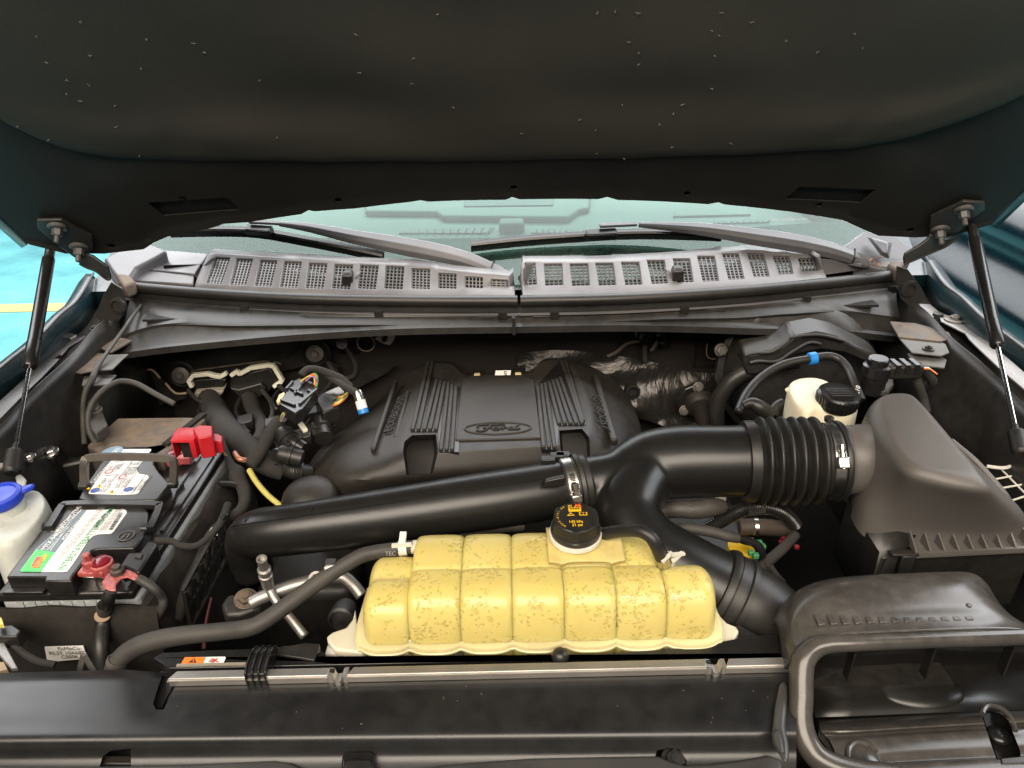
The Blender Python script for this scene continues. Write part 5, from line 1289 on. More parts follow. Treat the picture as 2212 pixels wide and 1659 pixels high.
bolt('bolt', W(D6(400, 850), z=1.0), (0.2, -0.3, 1), 0.010, 'dustmetal', t, 1.5)
# ================================================================ battery
ZB, ZL, ZC = 1.030, 1.006, 0.992
t = thing('battery', 'black car battery with green and white printed labels and grey handles', 'battery', (-0.57, 0.84, 0.82))
BT = t
fr_ = W(B7(1090, 1372), z=ZC); br_ = W(B7(1722, 285), z=ZC); fl_ = W(B7(-120, 1400), z=ZC)
xL, xR, yF, yB = fr_.x - 0.176, fr_.x, fr_.y + 0.002, br_.y + 0.03
o = MB().box((xL, yF, 0.83), (xR + 0.005, yB, ZC + 0.001)).build('case', 'battgrey', t); bevel(o, 0.006, 3)
for k in range(8):
    x = xL + 0.02 + 0.016 * k
    MB().box((x, yF - 0.0015, 0.90), (x + 0.009, yF + 0.001, ZC - 0.002)).build('case_rib', 'battgrey', o)
o = MB().box((xL - 0.002, yF - 0.003, ZC), (xR + 0.002, yB + 0.003, ZL)).build('lid', 'batt', t); bevel(o, 0.004, 3)
# grooved strip along the right
for dx in (0.012, 0.034):
    MB().bar(V((xR - dx, yF + 0.12, ZL + 0.001)), V((xR - dx, yB - 0.02, ZL + 0.001)), 0.006, 0.004).build('lid_rail', 'batt', t)
# raised blocks
blk = [(48, 1187), (368, 1186), (360, 1220), (583, 1218), (586, 1180), (700, 1030), (752, 968), (790, 955), (1085, 952), (1120, 925), (1200, 800), (1215, 660), (1190, 625), (1130, 610), (540, 612), (500, 640), (395, 790), (330, 810)]
o = MB().prism([W(B7(*p), z=ZB) for p in blk], (0, 0, -(ZB - ZL) - 0.002)).build('lid_block', 'batt', t, 30); bevel(o, 0.0022, 2)
blk2 = [(640, 545), (680, 460), (880, 170), (900, 125), (1200, 120), (1360, 95), (1365, 130), (1270, 190), (1255, 260), (1300, 330), (1385, 420), (1375, 440), (1290, 545), (1250, 560), (680, 562)]
o = MB().prism([W(B7(*p), z=ZB) for p in blk2], (0, 0, -(ZB - ZL) - 0.002)).build('lid_block', 'batt', t, 30); bevel(o, 0.0022, 2)
# ledge in the front-left and terminal recess bay
o = MB().prism([W(B7(*p), z=ZL + 0.006) for p in ((1090, 955), (1230, 800), (1400, 600), (1440, 480), (1480, 440), (1500, 420), (1300, 600), (1240, 660))], (0, 0, -0.006)).build('side_ledge', 'batt', t); bevel(o, 0.002)
MB().lathe(W(B7(440, 1265), y=yF - 0.004), (0, -1, 0), [(0.006, -0.002), (0.006, 0.001), (0.003, 0.0015), (0.003, -0.001)], 16).build('vent_plug', 'batt', t)
o = MB().box((xL + 0.012, yF - 0.006, ZL + 0.001), (W(B7(388, 1300), z=ZL).x, yF + 0.003, ZL + 0.006)).build('front_ledge', 'batt', t); bevel(o, 0.001)
# handles: rear one standing up, front one folded flat
q = [W(B7(690, 450), z=ZB), W(B7(688, 330), z=ZB + 0.028), W(B7(692, 250), z=ZB + 0.050), W(B7(730, 212), z=ZB + 0.056), W(B7(1000, 203), z=ZB + 0.059), W(B7(1340, 213), z=ZB + 0.058), W(B7(1412, 235), z=ZB + 0.053), W(B7(1422, 330), z=ZB + 0.028), W(B7(1412, 430), z=ZB)]
mb = MB()
qq = [V(a) for a in cr([tuple(p) for p in q], 5)]
loops = []
for i, p in enumerate(qq):
    tt = (qq[min(i + 1, len(qq) - 1)] - qq[max(i - 1, 0)]).normalized()
    n1 = V((0, -1, 0.25)); n1 = (n1 - tt * n1.dot(tt)).normalized(); n2 = tt.cross(n1)
    loops.append([p + n1 * 0.0035 + n2 * 0.0055, p - n1 * 0.0035 + n2 * 0.0055, p - n1 * 0.0035 - n2 * 0.0055, p + n1 * 0.0035 - n2 * 0.0055])
o = mb.loft(loops).build('carry_handle', 'handle', t, 50); bevel(o, 0.0012, 2, 50)
for p in (q[0], q[-1]):
    MB().lathe(p + V((-0.006, 0, 0.001)), (1, 0, 0), [(0.007, 0), (0.007, 0.012), (0.005, 0.013)], 16).build('handle_pivot', 'batt', t, 30)
q = [(395, 785), (450, 700), (505, 612), (560, 592), (900, 588), (1270, 596), (1300, 612), (1270, 700), (1225, 790)]
loops = []
qq = [V(a) for a in cr([tuple(W(B7(*p), z=ZB + 0.003)) for p in q], 5)]
for i, p in enumerate(qq):
    tt = (qq[min(i + 1, len(qq) - 1)] - qq[max(i - 1, 0)]).normalized(); n2 = tt.cross(V((0, 0, 1))).normalized()
    loops.append([p + n2 * 0.005 - V((0, 0, .005)), p + n2 * 0.005 + V((0, 0, .003)), p - n2 * 0.005 + V((0, 0, .003)), p - n2 * 0.005 - V((0, 0, .005))])
o = MB().loft(loops).build('carry_handle', 'batt', t, 50); bevel(o, 0.0015, 2, 50)
for p in ((390, 785), (1205, 795)):
    MB().lathe(W(B7(*p), z=ZB - 0.004) + V((-0.006, 0, 0.001)), (1, 0, 0), [(0.008, 0), (0.008, 0.014), (0.006, 0.015)], 16).build('handle_pivot', 'batt', t, 30)
# ---- printed labels (flat print on the lid)
def lab(pts, z, m, parent, name='label_panel', th=0.0003):
    P = [W(B7(*p), z=z) for p in pts]
    return MB().prism(P, (0, 0, th)).build(name, m, parent)
z0 = ZB + 0.0002
main = lab([(165, 1135), (178, 1143), (520, 1146), (550, 1140), (590, 1090), (725, 885), (765, 850), (800, 838), (905, 833), (928, 815), (1035, 665), (1032, 645), (1010, 635), (700, 640), (660, 640), (300, 955)], z0, 'paper', t, 'front_label')
z1 = z0 + 0.0005
lab([(298, 960), (660, 641), (705, 641), (672, 690), (448, 986)], z1, 'p_slate', main)
lab([(165, 1135), (178, 1143), (332, 1144), (446, 984), (298, 962)], z1, 'p_green', main)
lab([(255, 1095), (300, 1020), (340, 1022), (352, 1045), (318, 1110), (268, 1112)], z1 + 0.0004, 'p_red', main, 'logo_panel')
ty = W(B7(560, 690), z=z1) - W(B7(335, 960), z=z1)
tu = W(B7(300, 950), z=z1) - W(B7(440, 975), z=z1)
def bt(s, p, size, m, parent, sx=1.0, z=None, bold=0.0):
    return text('lettering', s, W(B7(*p), z=(z or z1 + 0.0006)), V((0.02, 1, 0)), V((-1, 0.02, 0)), size, m, parent, sx=sx, bold=bold)
bt('INTERSTATE', (285, 1108), 0.0065, 'p_yellow', main, 0.78, z1 + 0.0010, 0.0001)
bt('BATTERIES', (313, 1108), 0.0065, 'p_yellow', main, 0.80, z1 + 0.0010, 0.0001)
bt('MTX-94R/H7', (368, 962), 0.0095, 'paper', main, 0.95, bold=0.00012)
bt('GEA 850 | RC 140 | AH 80', (398, 966), 0.0050, 'paper', main, 0.9)
bt('AUTOMOTIVE', (485, 812), 0.0098, 'paper', main, 0.95, bold=0.00012)
bt('IS-AGM50 DIRECT REPLACEMENT', (506, 818), 0.0045, 'paper', main, 0.8)
bt('AGM TECHNOLOGY', (522, 882), 0.0070, 'paper', main, 0.93, bold=0.0001)
lab([(408, 972), (412, 974), (520, 826), (516, 825)], z1 + 0.0005, 'paper', main, 'rule_line'); lab([(414, 812), (418, 812), (520, 830), (512, 830)], z1 + 0.0005, 'paper', main, 'rule_line'); lab([(452, 815), (456, 815), (664, 645), (660, 645)], z1 + 0.0005, 'paper', main, 'rule_line')
bt('INTERSTATEBATTERIES.COM', (515, 1128), 0.0128, 'p_dkgreen', main, 0.80, bold=0.0001)
for k, (p, s) in enumerate((((458, 1040), 'To receive under warranty in U.S. and Canada, call 1.800.715.3600'), ((476, 1040), 'For more warranty info visit www.interstatebatteries.com/warranty'), ((494, 1040), 'Distributed by Interstate Batteries, Inc., Dallas, TX 75254 USA'))):
    bt(s, (p[0] + 2 * k, p[1]), 0.0048, 'p_grey', main, 1.0)
bt('NONSPILLABLE', (770, 780), 0.0055, 'p_black', main, 0.85, bold=0.0001); bt('MAINTENANCE FREE', (790, 782), 0.0055, 'p_black', main, 0.8, bold=0.0001)
for k in range(5): bt('warning: battery acid and lead inside', (808 + 13 * k, 812 - 2 * k), 0.0036, 'p_grey', main, 0.95)
xx = 0
for k in range(20):
    wbar = rnd.choice((1.5, 2.0, 3.0)); y0 = 800 - 7.2 * k
    u0 = 885 + 4.6 * k
    lab([(u0, y0), (u0 + 32, y0 + 2), (u0 + 32 + wbar, y0 + 2 - wbar * 1.6), (u0 + wbar, y0 - wbar * 1.6)], z1 + 0.0005, 'p_black', main, 'barcode_bar')
c = W(B7(1030, 850), z=z1)
mb = MB(); mb.lathe(c, (0, 0, 1), [(0.0095, 0), (0.0115, 0), (0.0115, 0.0004), (0.0095, 0.0004), (0.0095, 0)], 28, False, False); mb.build('round_mark', 'handle', t)
for dx in (-0.003, 0.003): MB().box(c + V((dx - 0.0012, -0.005, 0)), c + V((dx + 0.0012, 0.005, 0.0004))).build('round_mark_bar', 'handle', t)
rear = lab([(722, 500), (735, 508), (990, 516), (1110, 510), (1130, 500), (1215, 372), (1205, 355), (1140, 345), (1120, 325), (1118, 300), (1235, 150), (1230, 142), (985, 142), (960, 180), (900, 240), (800, 380)], z0, 'paper', t, 'rear_label')
lab([(728, 440), (752, 440), (935, 200), (915, 195), (880, 240)], z1, 'p_black', rear, 'black_stripe')
bt('DANGER/POISON', (770, 418), 0.0098, 'paper', rear, 0.86, bold=0.00012)
for p, s in (((830, 425), 'SHIELD'), ((850, 425), 'EYES.'), ((820, 492), 'EXPLOSIVE GASES'), ((842, 492), 'CAN CAUSE BLINDNESS'), ((864, 490), 'OR INJURY'), ((905, 300), 'NO'), ((930, 310), 'SPARKS'), ((952, 310), 'FLAMES'), ((972, 305), 'SMOKING'), ((930, 455), 'FLUSH EYES'), ((952, 460), 'IMMEDIATELY'), ((972, 462), 'WITH WATER'), ((1000, 458), 'GET MEDICAL'), ((1020, 455), 'HELP FAST'), ((1020, 350), 'KEEP OUT'), ((1042, 350), 'OF THE'), ((1060, 352), 'REACH OF'), ((1082, 350), 'CHILDREN'), ((1075, 270), 'DO'), ((1100, 275), 'NOT'), ((1125, 275), 'OPEN'), ((1082, 480), 'READ'), ((1104, 482), 'INSTRUCTIONS'), ((1130, 480), 'NONSPILLABLE'), ((1150, 478), 'LEAD-ACID BATTERY')):
    bt(s, p, 0.0052 if len(s) > 6 else 0.0060, 'p_black', rear, 0.85)
def disc(p, r, m, parent, z, ring=False):
    c = W(B7(*p), z=z); mb = MB()
    if ring: mb.lathe(c, (0, 0, 1), [(r * 0.72, 0), (r, 0), (r, 0.0003), (r * 0.72, 0.0003), (r * 0.72, 0)], 24, False, False)
    else: mb.lathe(c, (0, 0, 1), [(r, 0), (r, 0.0003)], 24)
    return mb.build('pictogram', m, parent)
disc((777, 478), 0.0068, 'p_blue', rear, z1); disc((1048, 470), 0.0066, 'p_blue', rear, z1); disc((890, 325), 0.0062, 'p_red', rear, z1, True); disc((1000, 368), 0.0062, 'p_red', rear, z1, True)
for p in ((812, 440), (913, 488)):
    lab([(p[0] - 28, p[1] + 14), (p[0] + 22, p[1] + 16), (p[0] + 6, p[1] - 18)], z1, 'p_yellow', rear, 'pictogram')
    lab([(p[0] - 6, p[1] + 8), (p[0] + 6, p[1] + 8), (p[0] + 6, p[1] - 6), (p[0] - 2, p[1] - 6)], z1 + 0.0004, 'p_black', rear, 'pictogram')
for a, b in (((935, 245), (1060, 232)), ((860, 358), (965, 350)), ((985, 508), (1115, 330)), ((1075, 505), (1190, 350)), ((965, 390), (1130, 172)), ((1040, 290), (1130, 290))):
    A, Bv = W(B7(*a), z=z1), W(B7(*b), z=z1); MB().bar(A, Bv, 0.0006, 0.0004).build('rule_line', 'p_black', rear)
disc((917, 162), 0.0165, 'p_bluegrey', t, z0 + 0.0004)
bt('12/2', (935, 182), 0.011, 'paper', t, 0.9, z0 + 0.0012, 0.0002)
tri = lab([(706, 470), (736, 470), (726, 452)], z0, 'p_yellow', t, 'pictogram')

# terminals: negative in front, positive behind
t = thing('battery_terminal', 'front battery clamp and post coated in red anti-corrosion spray', 'terminal', W(B7(860, 1150), z=ZL))
pc = W(B7(855, 1210), z=ZL)
pc = V((pc.x, pc.y, ZL))
mb = MB(); mb.lathe(pc, (0, 0, 1), [(0.012, 0), (0.011, 0.012), (0.0105, 0.020)], 24); mb.build('post', 'steel', t)
top_ = W(B7(865, 1090), z=ZL + 0.026); pc2 = V((pc.x + 0.0, pc.y + 0.004, ZL + 0.016))
mb = MB(); mb.lathe(pc2, (0, 0, 1), [(0.0145, -0.006), (0.0152, 0.002), (0.0145, 0.010), (0.012, 0.012)], 26); mb.build('clamp_ring', 'redgrease', t, 40)
mb = MB(); mb.lathe(pc2 + V((0, 0, 0.010)), (0, 0, 1), [(0.0125, 0), (0.012, 0.004), (0.008, 0.0055)], 24); mb.build('post_cap', 'redpaint', t, 60)
bc = W(B7(745, 1120), z=ZL + 0.020)
o = MB().box(bc - V((0.014, 0.010, 0.006)), bc + V((0.020, 0.010, 0.002))).build('clamp_lug', 'redgrease', t); bevel(o, 0.002)
o = MB().box(bc - V((0.010, 0.009, 0.022)), bc + V((0.006, 0.007, -0.006))).build('square_nut', 'steel', t); bevel(o, 0.001)
mb = MB(); mb.lathe(bc + V((0, 0, 0.002)), (0, 0, 1), [(0.0095, 0), (0.0095, 0.002), (0.0085, 0.003), (0.0085, 0.012), (0.006, 0.013), (0.0055, 0.023), (0.004, 0.024)], 6); o = mb.build('clamp_nut', 'redgrease', t, 25); bevel(o, 0.001)
lg = [(835, 1240), (880, 1180), (940, 1130), (1010, 1110), (1090, 1130), (1143, 1195), (1100, 1225), (1040, 1200), (990, 1215), (950, 1265), (950, 1310), (860, 1310)]
o = MB().prism([W(B7(*p), z=ZL + 0.022) for p in lg], (0, 0, 0.004)).build('cable_lug', 'redgrease', t, 30); bevel(o, 0.002)
mb = MB(); mb.lathe(W(B7(965, 1155), z=ZL + 0.026), (0, 0, 1), [(0.009, 0), (0.009, 0.006), (0.006, 0.008), (0.0055, 0.012)], 6); mb.build('lug_nut', 'dustmetal', t, 25)
t = thing('battery_sensor', 'grey black current sensor block beside the front battery clamp', 'sensor', W(B7(1100, 1050), z=ZL))
o = MB().prism([W(B7(*p), z=ZL + 0.030) for p in ((965, 1115), (1045, 985), (1140, 980), (1200, 895), (1265, 885), (1285, 915), (1130, 1150), (1080, 1125), (1020, 1100))], (0, 0, -0.026)).build('sensor_body', 'plastic', t); bevel(o, 0.003, 2)
o = MB().prism([W(B7(*p), z=ZL + 0.032) for p in ((1095, 1020), (1115, 990), (1165, 995), (1145, 1030))], (0, 0, -0.004)).build('sensor_label', 'hose', t)
T([(*B7(1270, 890), ZL + 0.014, 8), (*B7(1400, 895), ZL + 0.012, 7.5), (*B7(1480, 930), ZL + 0.006, 7), (*B7(1600, 930), ZL, 7), (*B7(1700, 860), ZL, 7), (*B7(1800, 740), ZL, 8), (*B7(1860, 600), ZL - 0.01, 9)], 6, 10).build('lead', 'cloth', t)
t = thing('ground_cable', 'thick black battery ground cable running down in front of the battery', 'cable', W(B7(840, 1600), z=0.98))
T([(*B7(905, 1300), ZL + 0.024, 13), (*B7(885, 1370), ZL + 0.012, 14), (*B7(860, 1450), 0.99, 14), (*B7(840, 1560), 0.97, 15), (*C1(550, 1440), 0.955, 16), (*C1(560, 1570), 0.93, 17)], 6, 16).build('cable_jacket', 'rubber', t)
for p, z in ((B7(838, 1425), 0.999), (B7(838, 1445), 0.994)):
    c = W((p[0] + 4, p[1]), z=z); MB().lathe(c, W(B7(905, 1300), z=ZL + .024) - W(B7(840, 1560), z=.97), [(pm(c, 15), -0.003), (pm(c, 16.5), 0), (pm(c, 15), 0.003)], 20, False, False).build('sleeve_ring', 'hose', t)
T([(*B7(836, 1500), 0.9835, 15.6), (*B7(835, 1506), 0.982, 15.6)], 2, 16).build('marking_ring', 'tan', t)
t = thing('branch_cable', 'thinner grey cable curling from the front battery clamp', 'cable', W(B7(1300, 1400), z=0.98))
T([(*B7(1130, 1200), ZL + 0.023, 10), (*B7(1200, 1240), ZL + 0.018, 10.5), (*B7(1270, 1290), ZL + 0.010, 9), (*B7(1320, 1350), 1.0, 9), (*B7(1330, 1420), 0.988, 9.5), (*B7(1280, 1510), 0.97, 10), (*B7(1180, 1600), 0.955, 10.5), (*B7(1090, 1680), 0.94, 11)], 6, 14).build('cable_jacket', 'hose', t)
# positive terminal and its red cover
t = thing('positive_terminal', 'rear battery post and clamp coated in red spray', 'terminal', W(B7(1440, 210), z=ZL))
c = W(B7(1440, 215), z=ZL + 0.01)
mb = MB(); mb.lathe(V((c.x, c.y, ZL)), (0, 0, 1), [(0.018, 0.004), (0.0185, 0.012), (0.016, 0.018)], 22); mb.build('clamp_ring', 'redgrease', t)
o = MB().box(c + V((0.006, -0.016, -0.004)), c + V((0.030, 0.006, 0.010))).build('clamp_lug', 'redgrease', t); bevel(o, 0.002)
mb = MB(); mb.lathe(V((c.x, c.y, ZL + 0.018)), (0, 0, 1), [(0.013, 0), (0.013, 0.004), (0.008, 0.006)], 20); mb.build('post_cap', 'redpaint', t, 60)
t = thing('terminal_cover', 'bright red plastic terminal cover flipped open behind the battery handle', 'terminal cover', W(D4(400, 1130), z=1.03))
zt_ = 1.088; zb_ = 1.05
def rb(name, pts, zt, h, bv=0.002):
    o = MB().prism([W(D4(*p), z=zt) for p in pts], (0, 0, -h)).build(name, 'red', t, 30); bevel(o, bv, 2); return o
main_ = rb('cover_shell', [(165, 1030), (385, 1030), (430, 955), (420, 905), (240, 905), (195, 955)], zt_, 0.033)
f0, f1 = W(D4(190, 1045), z=zt_ - 0.004), W(D4(358, 1045), z=zt_ - 0.004)
cut(main_, MB().box((f0.x, f0.y - 0.03, zt_ - 0.040), (f1.x - 0.002, f0.y + 0.035, zt_ - 0.004)), 'red')
rb('cover_hump', [(425, 1010), (555, 985), (560, 890), (430, 882), (375, 925)], zt_ + 0.006, 0.038)
rb('cover_tail', [(560, 1040), (645, 1040), (652, 985), (610, 962), (545, 965)], zt_ - 0.012, 0.022)
o = MB().box((f0.x + 0.004, f0.y + 0.012, zt_ - 0.04), (f1.x - 0.006, f0.y + 0.034, zt_ - 0.006)).build('cavity_fill', 'dark', t)  # near-black block filling the back of the cut-out
# ---- battery box: felt blanket and tray
t = thing('battery_blanket', 'dusty black felt blanket wrapped round the battery', 'blanket', (xR + 0.01, yF, 0.85))
mb = MB()
rows = []
for i in range(25):
    s = i / 24
    y = yF - 0.012 + (yB + 0.02 - yF) * s
    wv = 0.003 * math.sin(s * 19) + 0.002 * math.sin(s * 43)
    rows.append([V((xR + 0.008, y, 0.980 + wv)), V((xR + 0.012, y, 0.988 + wv)), V((xR + 0.019 + wv, y, 0.987 + wv)), V((xR + 0.030 + wv, y, 0.96)), V((xR + 0.036 + wv, y, 0.90)), V((xR + 0.040, y, 0.80))])
mb.sheet(rows); o = mb.build('side_wrap', 'felt', t, 60)
rows = []
for i in range(21):
    s = i / 20; x = xL - 0.03 + (xR + 0.036 - xL + 0.03) * s
    wv = 0.003 * math.sin(s * 17 + 1)
    rows.append([V((x, yF - 0.004, 0.986 + wv * .6)), V((x, yF - 0.010, 0.989 + wv * .6)), V((x, yF - 0.018 + wv, 0.983 + wv)), V((x, yF - 0.026 + wv, 0.94)), V((x, yF - 0.03, 0.80))])
MB().sheet(rows).build('front_wrap', 'felt', t, 60)
p = [W(C1(245, 1445), y=yF - 0.031), W(C1(455, 1440), y=yF - 0.031), W(C1(478, 1508), y=yF - 0.033), W(C1(260, 1528), y=yF - 0.033)]
o = MB().prism(p[::-1], (0, -0.001, 0)).build('cloth_label', 'paper', t)
for s_, (u, v) in (('FoMoCo', (315, 1460)), ('KL3T 10A687 BA', (268, 1484)), ('C0006', (335, 1504))):
    text('lettering', s_, W(C1(u, v + 8), y=yF - 0.035), (1, 0, 0.0), (0, 0.1, 1), 0.0082, 'p_black', o, sx=1.0)
# ---- washer reservoir on the far left
t = thing('washer_reservoir', 'translucent white washer fluid bottle with blue cap left of the battery', 'reservoir', W((40, 1150), z=0.9))
zt2 = 1.045
A = [W(B7(*p), z=zt2) for p in ((-120, 640), (60, 620), (200, 470), (300, 445), (370, 500), (400, 600), (300, 760), (150, 900), (-120, 1000))]
cen = sum(A, V()) / len(A)
loops = []
for z, k in ((0.83, 1.12), (0.90, 1.10), (0.98, 1.06), (1.02, 1.02), (1.038, 0.97), (1.045, 0.90), (1.046, 0.80)):
    loops.append([V((cen.x + (p.x - cen.x) * k, cen.y + (p.y - cen.y) * k, z)) for p in A])
o = MB().loft(loops).build('tank', 'tank', t, 180); subsurf(o, 2)
cc = W(B7(-8, 510), z=1.075)
mb = MB(); mb.lathe(V((cc.x, cc.y, 1.035)), (0.0, 0, 1), [(0.026, 0), (0.025, 0.030)], 28); mb.build('neck', 'tank', t, 40)
mb = MB(); mb.lathe(V((cc.x, cc.y, 1.062)), (0.02, -0.08, 1), [(0.0275, 0), (0.0295, 0.004), (0.0295, 0.010), (0.0275, 0.014), (0.022, 0.0155), (0.021, 0.013), (0.009, 0.0125)], 40); capb = mb.build('cap', 'blue', t, 35)
o = MB().prism([V((cc.x + a, cc.y + b, 1.068)) for a, b in ((0.016, 0.020), (0.034, 0.028), (0.038, 0.018), (0.027, 0.004))], (0, 0, 0.007)).build('cap_tab', 'blue', capb); bevel(o, 0.003, 2)
o = MB().prism([W(B7(*p), z=1.05) for p in ((120, 360), (170, 340), (210, 380), (200, 440), (140, 450))], (0, 0, -0.008)).build('strap_eye', 'tank', t); bevel(o, 0.003, 2)
# black filler bracket at lower left, its pale corner
t = thing('headlamp_bracket', 'grey metal bracket corner at the lower left edge', 'bracket', W(C1(30, 1480), z=0.98))
o = MB().prism([W(C1(*p), z=0.99) for p in ((-40, 1330), (10, 1400), (95, 1560), (60, 1565), (-40, 1450))], (0, 0, -0.006)).build('bracket_plate', 'rail', t); bevel(o, 0.001)
o = MB().prism([W(C1(*p), z=0.985) for p in ((-40, 1530), (20, 1530), (40, 1570), (-40, 1590))], (0, 0, -0.006)).build('bracket_foot', 'tan', t)
t = thing('headlamp_wire', 'thin brown wire curving along the lower left corner', 'wire', W(C1(150, 1480), z=0.97))
T([(*C1(-30, 1330), 0.99, 9), (*C1(40, 1400), 0.985, 9), (*C1(110, 1470), 0.978, 9), (*C1(200, 1525), 0.972, 8), (*C1(300, 1545), 0.966, 8)], 6, 10).build('jacket', 'cloth', t)
t = thing('headlamp_connector', 'small dark connector with yellow tip at the left edge', 'connector', W(C1(50, 1350), z=0.99))
o = MB().prism([W(C1(*p), z=1.0) for p in ((-20, 1330), (70, 1325), (115, 1355), (90, 1390), (-20, 1395))], (0, 0, -0.02)).build('housing', 'plastic', t); bevel(o, 0.002)
o = MB().prism([W(C1(*p), z=1.012) for p in ((-20, 1275), (8, 1290), (18, 1325), (-20, 1325))], (0, 0, -0.006)).build('tip', 'yellow', t)
# ================================================================ radiator bar, shroud and front covers
t = thing('radiator_bar', 'bare aluminium bar across the front of the radiator', 'bar', W((1000, 1445), z=1.02))
ZR = 1.040
def barp(u):      # bar centre line in survey pixels
    return (u, 1456 - (u - 372) * 0.0228)
segs = [(370, 712), (752, 1522), (1562, 1745)]
def wbar(u, dv): p = barp(u); return (p[0], p[1] + dv)
for a, b in segs:
    A, Bv = W(wbar(a, -7), z=ZR), W(wbar(b, -7), z=ZR)
    d = V((0, -0.011, 0))
    mb = MB(); mb.hexa([A + d + V((0, 0, -.012)), Bv + d + V((0, 0, -.012)), Bv + V((0, 0, -.012)), A + V((0.006, 0, -.012)), A + d, Bv + d, Bv, A + V((0.006, 0, 0))])
    o = mb.build('bar_section', 'alu', t); bevel(o, 0.0012, 2)
    mb = MB(); mb.bar(A + V((0, -0.0115, -0.003)), Bv + V((0, -0.0115, -0.003)), 0.002, 0.0016); mb.build('bar_groove', 'alu', t)
for u in (732, 1542):
    q = [W(wbar(u - 22, -7), z=ZR) + V((0, -0.005, -0.002)), W(wbar(u - 10, -7), z=ZR) + V((0, -0.005, -0.003)), W(wbar(u - 4, -4), z=ZR) + V((0, -0.007, -0.006)), W(wbar(u + 6, -4), z=ZR) + V((0, -0.007, -0.006)), W(wbar(u + 12, -7), z=ZR) + V((0, -0.005, -0.003)), W(wbar(u + 22, -7), z=ZR) + V((0, -0.005, -0.002))]
    mb = MB()
    loops = []
    for p in [V(x) for x in cr([tuple(p) for p in q], 4)]:
        loops.append([p + V((0, -0.0055, -.010)), p + V((0, 0.0055, -.010)), p + V((0, 0.0055, 0.001)), p + V((0, -0.0055, 0.001))])
    o = mb.loft(loops).build('bar_dip', 'alu', t, 50)
    c = W(wbar(u - 12, 2), z=ZR - 0.004); MB().box(c - V((0.003, 0.004, 0.004)), c + V((0.002, 0.001, 0.003))).build('dip_hole', 'dark', t)
t = thing('bar_clip', 'black ribbed plastic clip over the left end of the aluminium bar', 'clip', W(C7(1610, 380), z=1.03))
c0, c1 = W(C7(1540, 395), z=ZR), W(C7(1665, 392), z=ZR)
def arcsec(x):
    y = c0.y
    return [V((x, y - 0.006, ZR - 0.014)), V((x, y - 0.006, ZR + 0.004)), V((x, y + 0.002, ZR + 0.008)), V((x, y + 0.014, ZR + 0.010)), V((x, y + 0.028, ZR + 0.007)), V((x, y + 0.036, ZR + 0.0)), V((x, y + 0.036, ZR - 0.010)), V((x, y + 0.02, ZR - 0.012)), V((x, y + 0.001, ZR - 0.014))]
mb = MB(); mb.loft([arcsec(c0.x), arcsec(c1.x)]); o = mb.build('clip_body', 'gloss', t, 40); bevel(o, 0.001)
for k in (0.02, 0.34, 0.66, 0.98):
    x = c0.x + (c1.x - c0.x) * k
    mb = MB(); mb.tube([p + V((0, -0.0005, 0.001)) for p in [V(q) for q in cr([tuple(p) for p in arcsec(x)[:6]], 3)]], 0.0011, 8); mb.build('clip_rib', 'gloss', t)
# radiator shroud behind the bar
t = thing('radiator_shroud', 'black plastic radiator shroud behind the aluminium bar', 'shroud', W((1000, 1420), z=0.95))
P = [W(C7(*p), z=1.03) for p in ((1050, 365), (950, 300), (1010, 268), (1300, 252), (1650, 240), (1880, 215), (1990, 210), (1960, 320), (2080, 335), (2212, 330))] + [W(C5(*p), z=1.03) for p in ((900, 705), (1400, 690), (1800, 660), (2010, 620), (2212, 600), (2230, 700))]
Pn = [W(wbar(u, -12), z=1.03) for u in (1740, 1400, 1000, 600, 400)]
o = MB().prism(P + Pn, (0, 0, -0.012)).build('shroud_plate', 'gloss', t, 30); bevel(o, 0.0015)
o = MB().prism([W(C7(*p), z=1.034) for p in ((1600, 262), (1900, 205), (1990, 212), (1955, 315), (1870, 300))], (0, 0, -0.004)).build('dusty_gusset', 'plastic', t, 30); bevel(o, 0.001)
MB().bar(W(C7(1100, 348), z=1.0312), W(C7(1530, 338), z=1.0312), 0.003, 0.002).build('foam_strip', 'hoseclear', t)
for (u0, u1) in ((680, 700), (810, 830), (980, 1000), (1330, 1350), (1480, 1500)):
    MB().bar(W((u0, 1425), z=1.026), W((u1, 1414), z=1.026), 0.006, 0.006).build('shroud_rib', 'gloss', t)
mb = MB(); c = W((1210, 1418), z=1.036); mb.ball(c, 0.010, 14); mb.build('locating_ball', 'plastic', t, 60)
o = MB().box((-0.55, 0.565, 0.75), (0.50, 0.60, 0.975)).build('radiator_tank', 'plastic', t)
o = MB().prism([W(C5(*p), z=1.016) for p in ((1850, 640), (2000, 560), (2120, 630), (1990, 700))], (0, 0, -0.01)).build('corner_bracket', 'plastic', t); bevel(o, 0.002)
# caution sticker on the shroud
s_ = [C7(1118, 352), C7(1150, 298), C7(1400, 294), C7(1405, 300), C7(1385, 348)]
P = [W(p, z=1.0306) for p in s_]
st = tag(MB().prism(P, (0, 0, 0.0003)).build('caution_sticker', 'paper'), 'small orange and white caution sticker on the radiator shroud', 'sticker')
def st_(pts, m, h, name='print'):
    return MB().prism([W(C7(*p), z=1.0312 + h) for p in pts], (0, 0, 0.0003)).build(name, m, st)
st_([(1118, 352), (1150, 298), (1280, 297), (1254, 351)], 'p_orange', 0, 'orange_field')
st_([(1172, 330), (1222, 330), (1208, 303)], 'p_black', 0.0004, 'warning_symbol'); st_([(1199, 326), (1207, 326), (1208, 309), (1203, 309)], 'p_orange', 0.0008, 'warning_symbol')
st_([(1158, 348), (1166, 342), (1200, 341), (1212, 346), (1208, 350), (1160, 351)], 'p_black', 0.0004, 'hand_symbol')
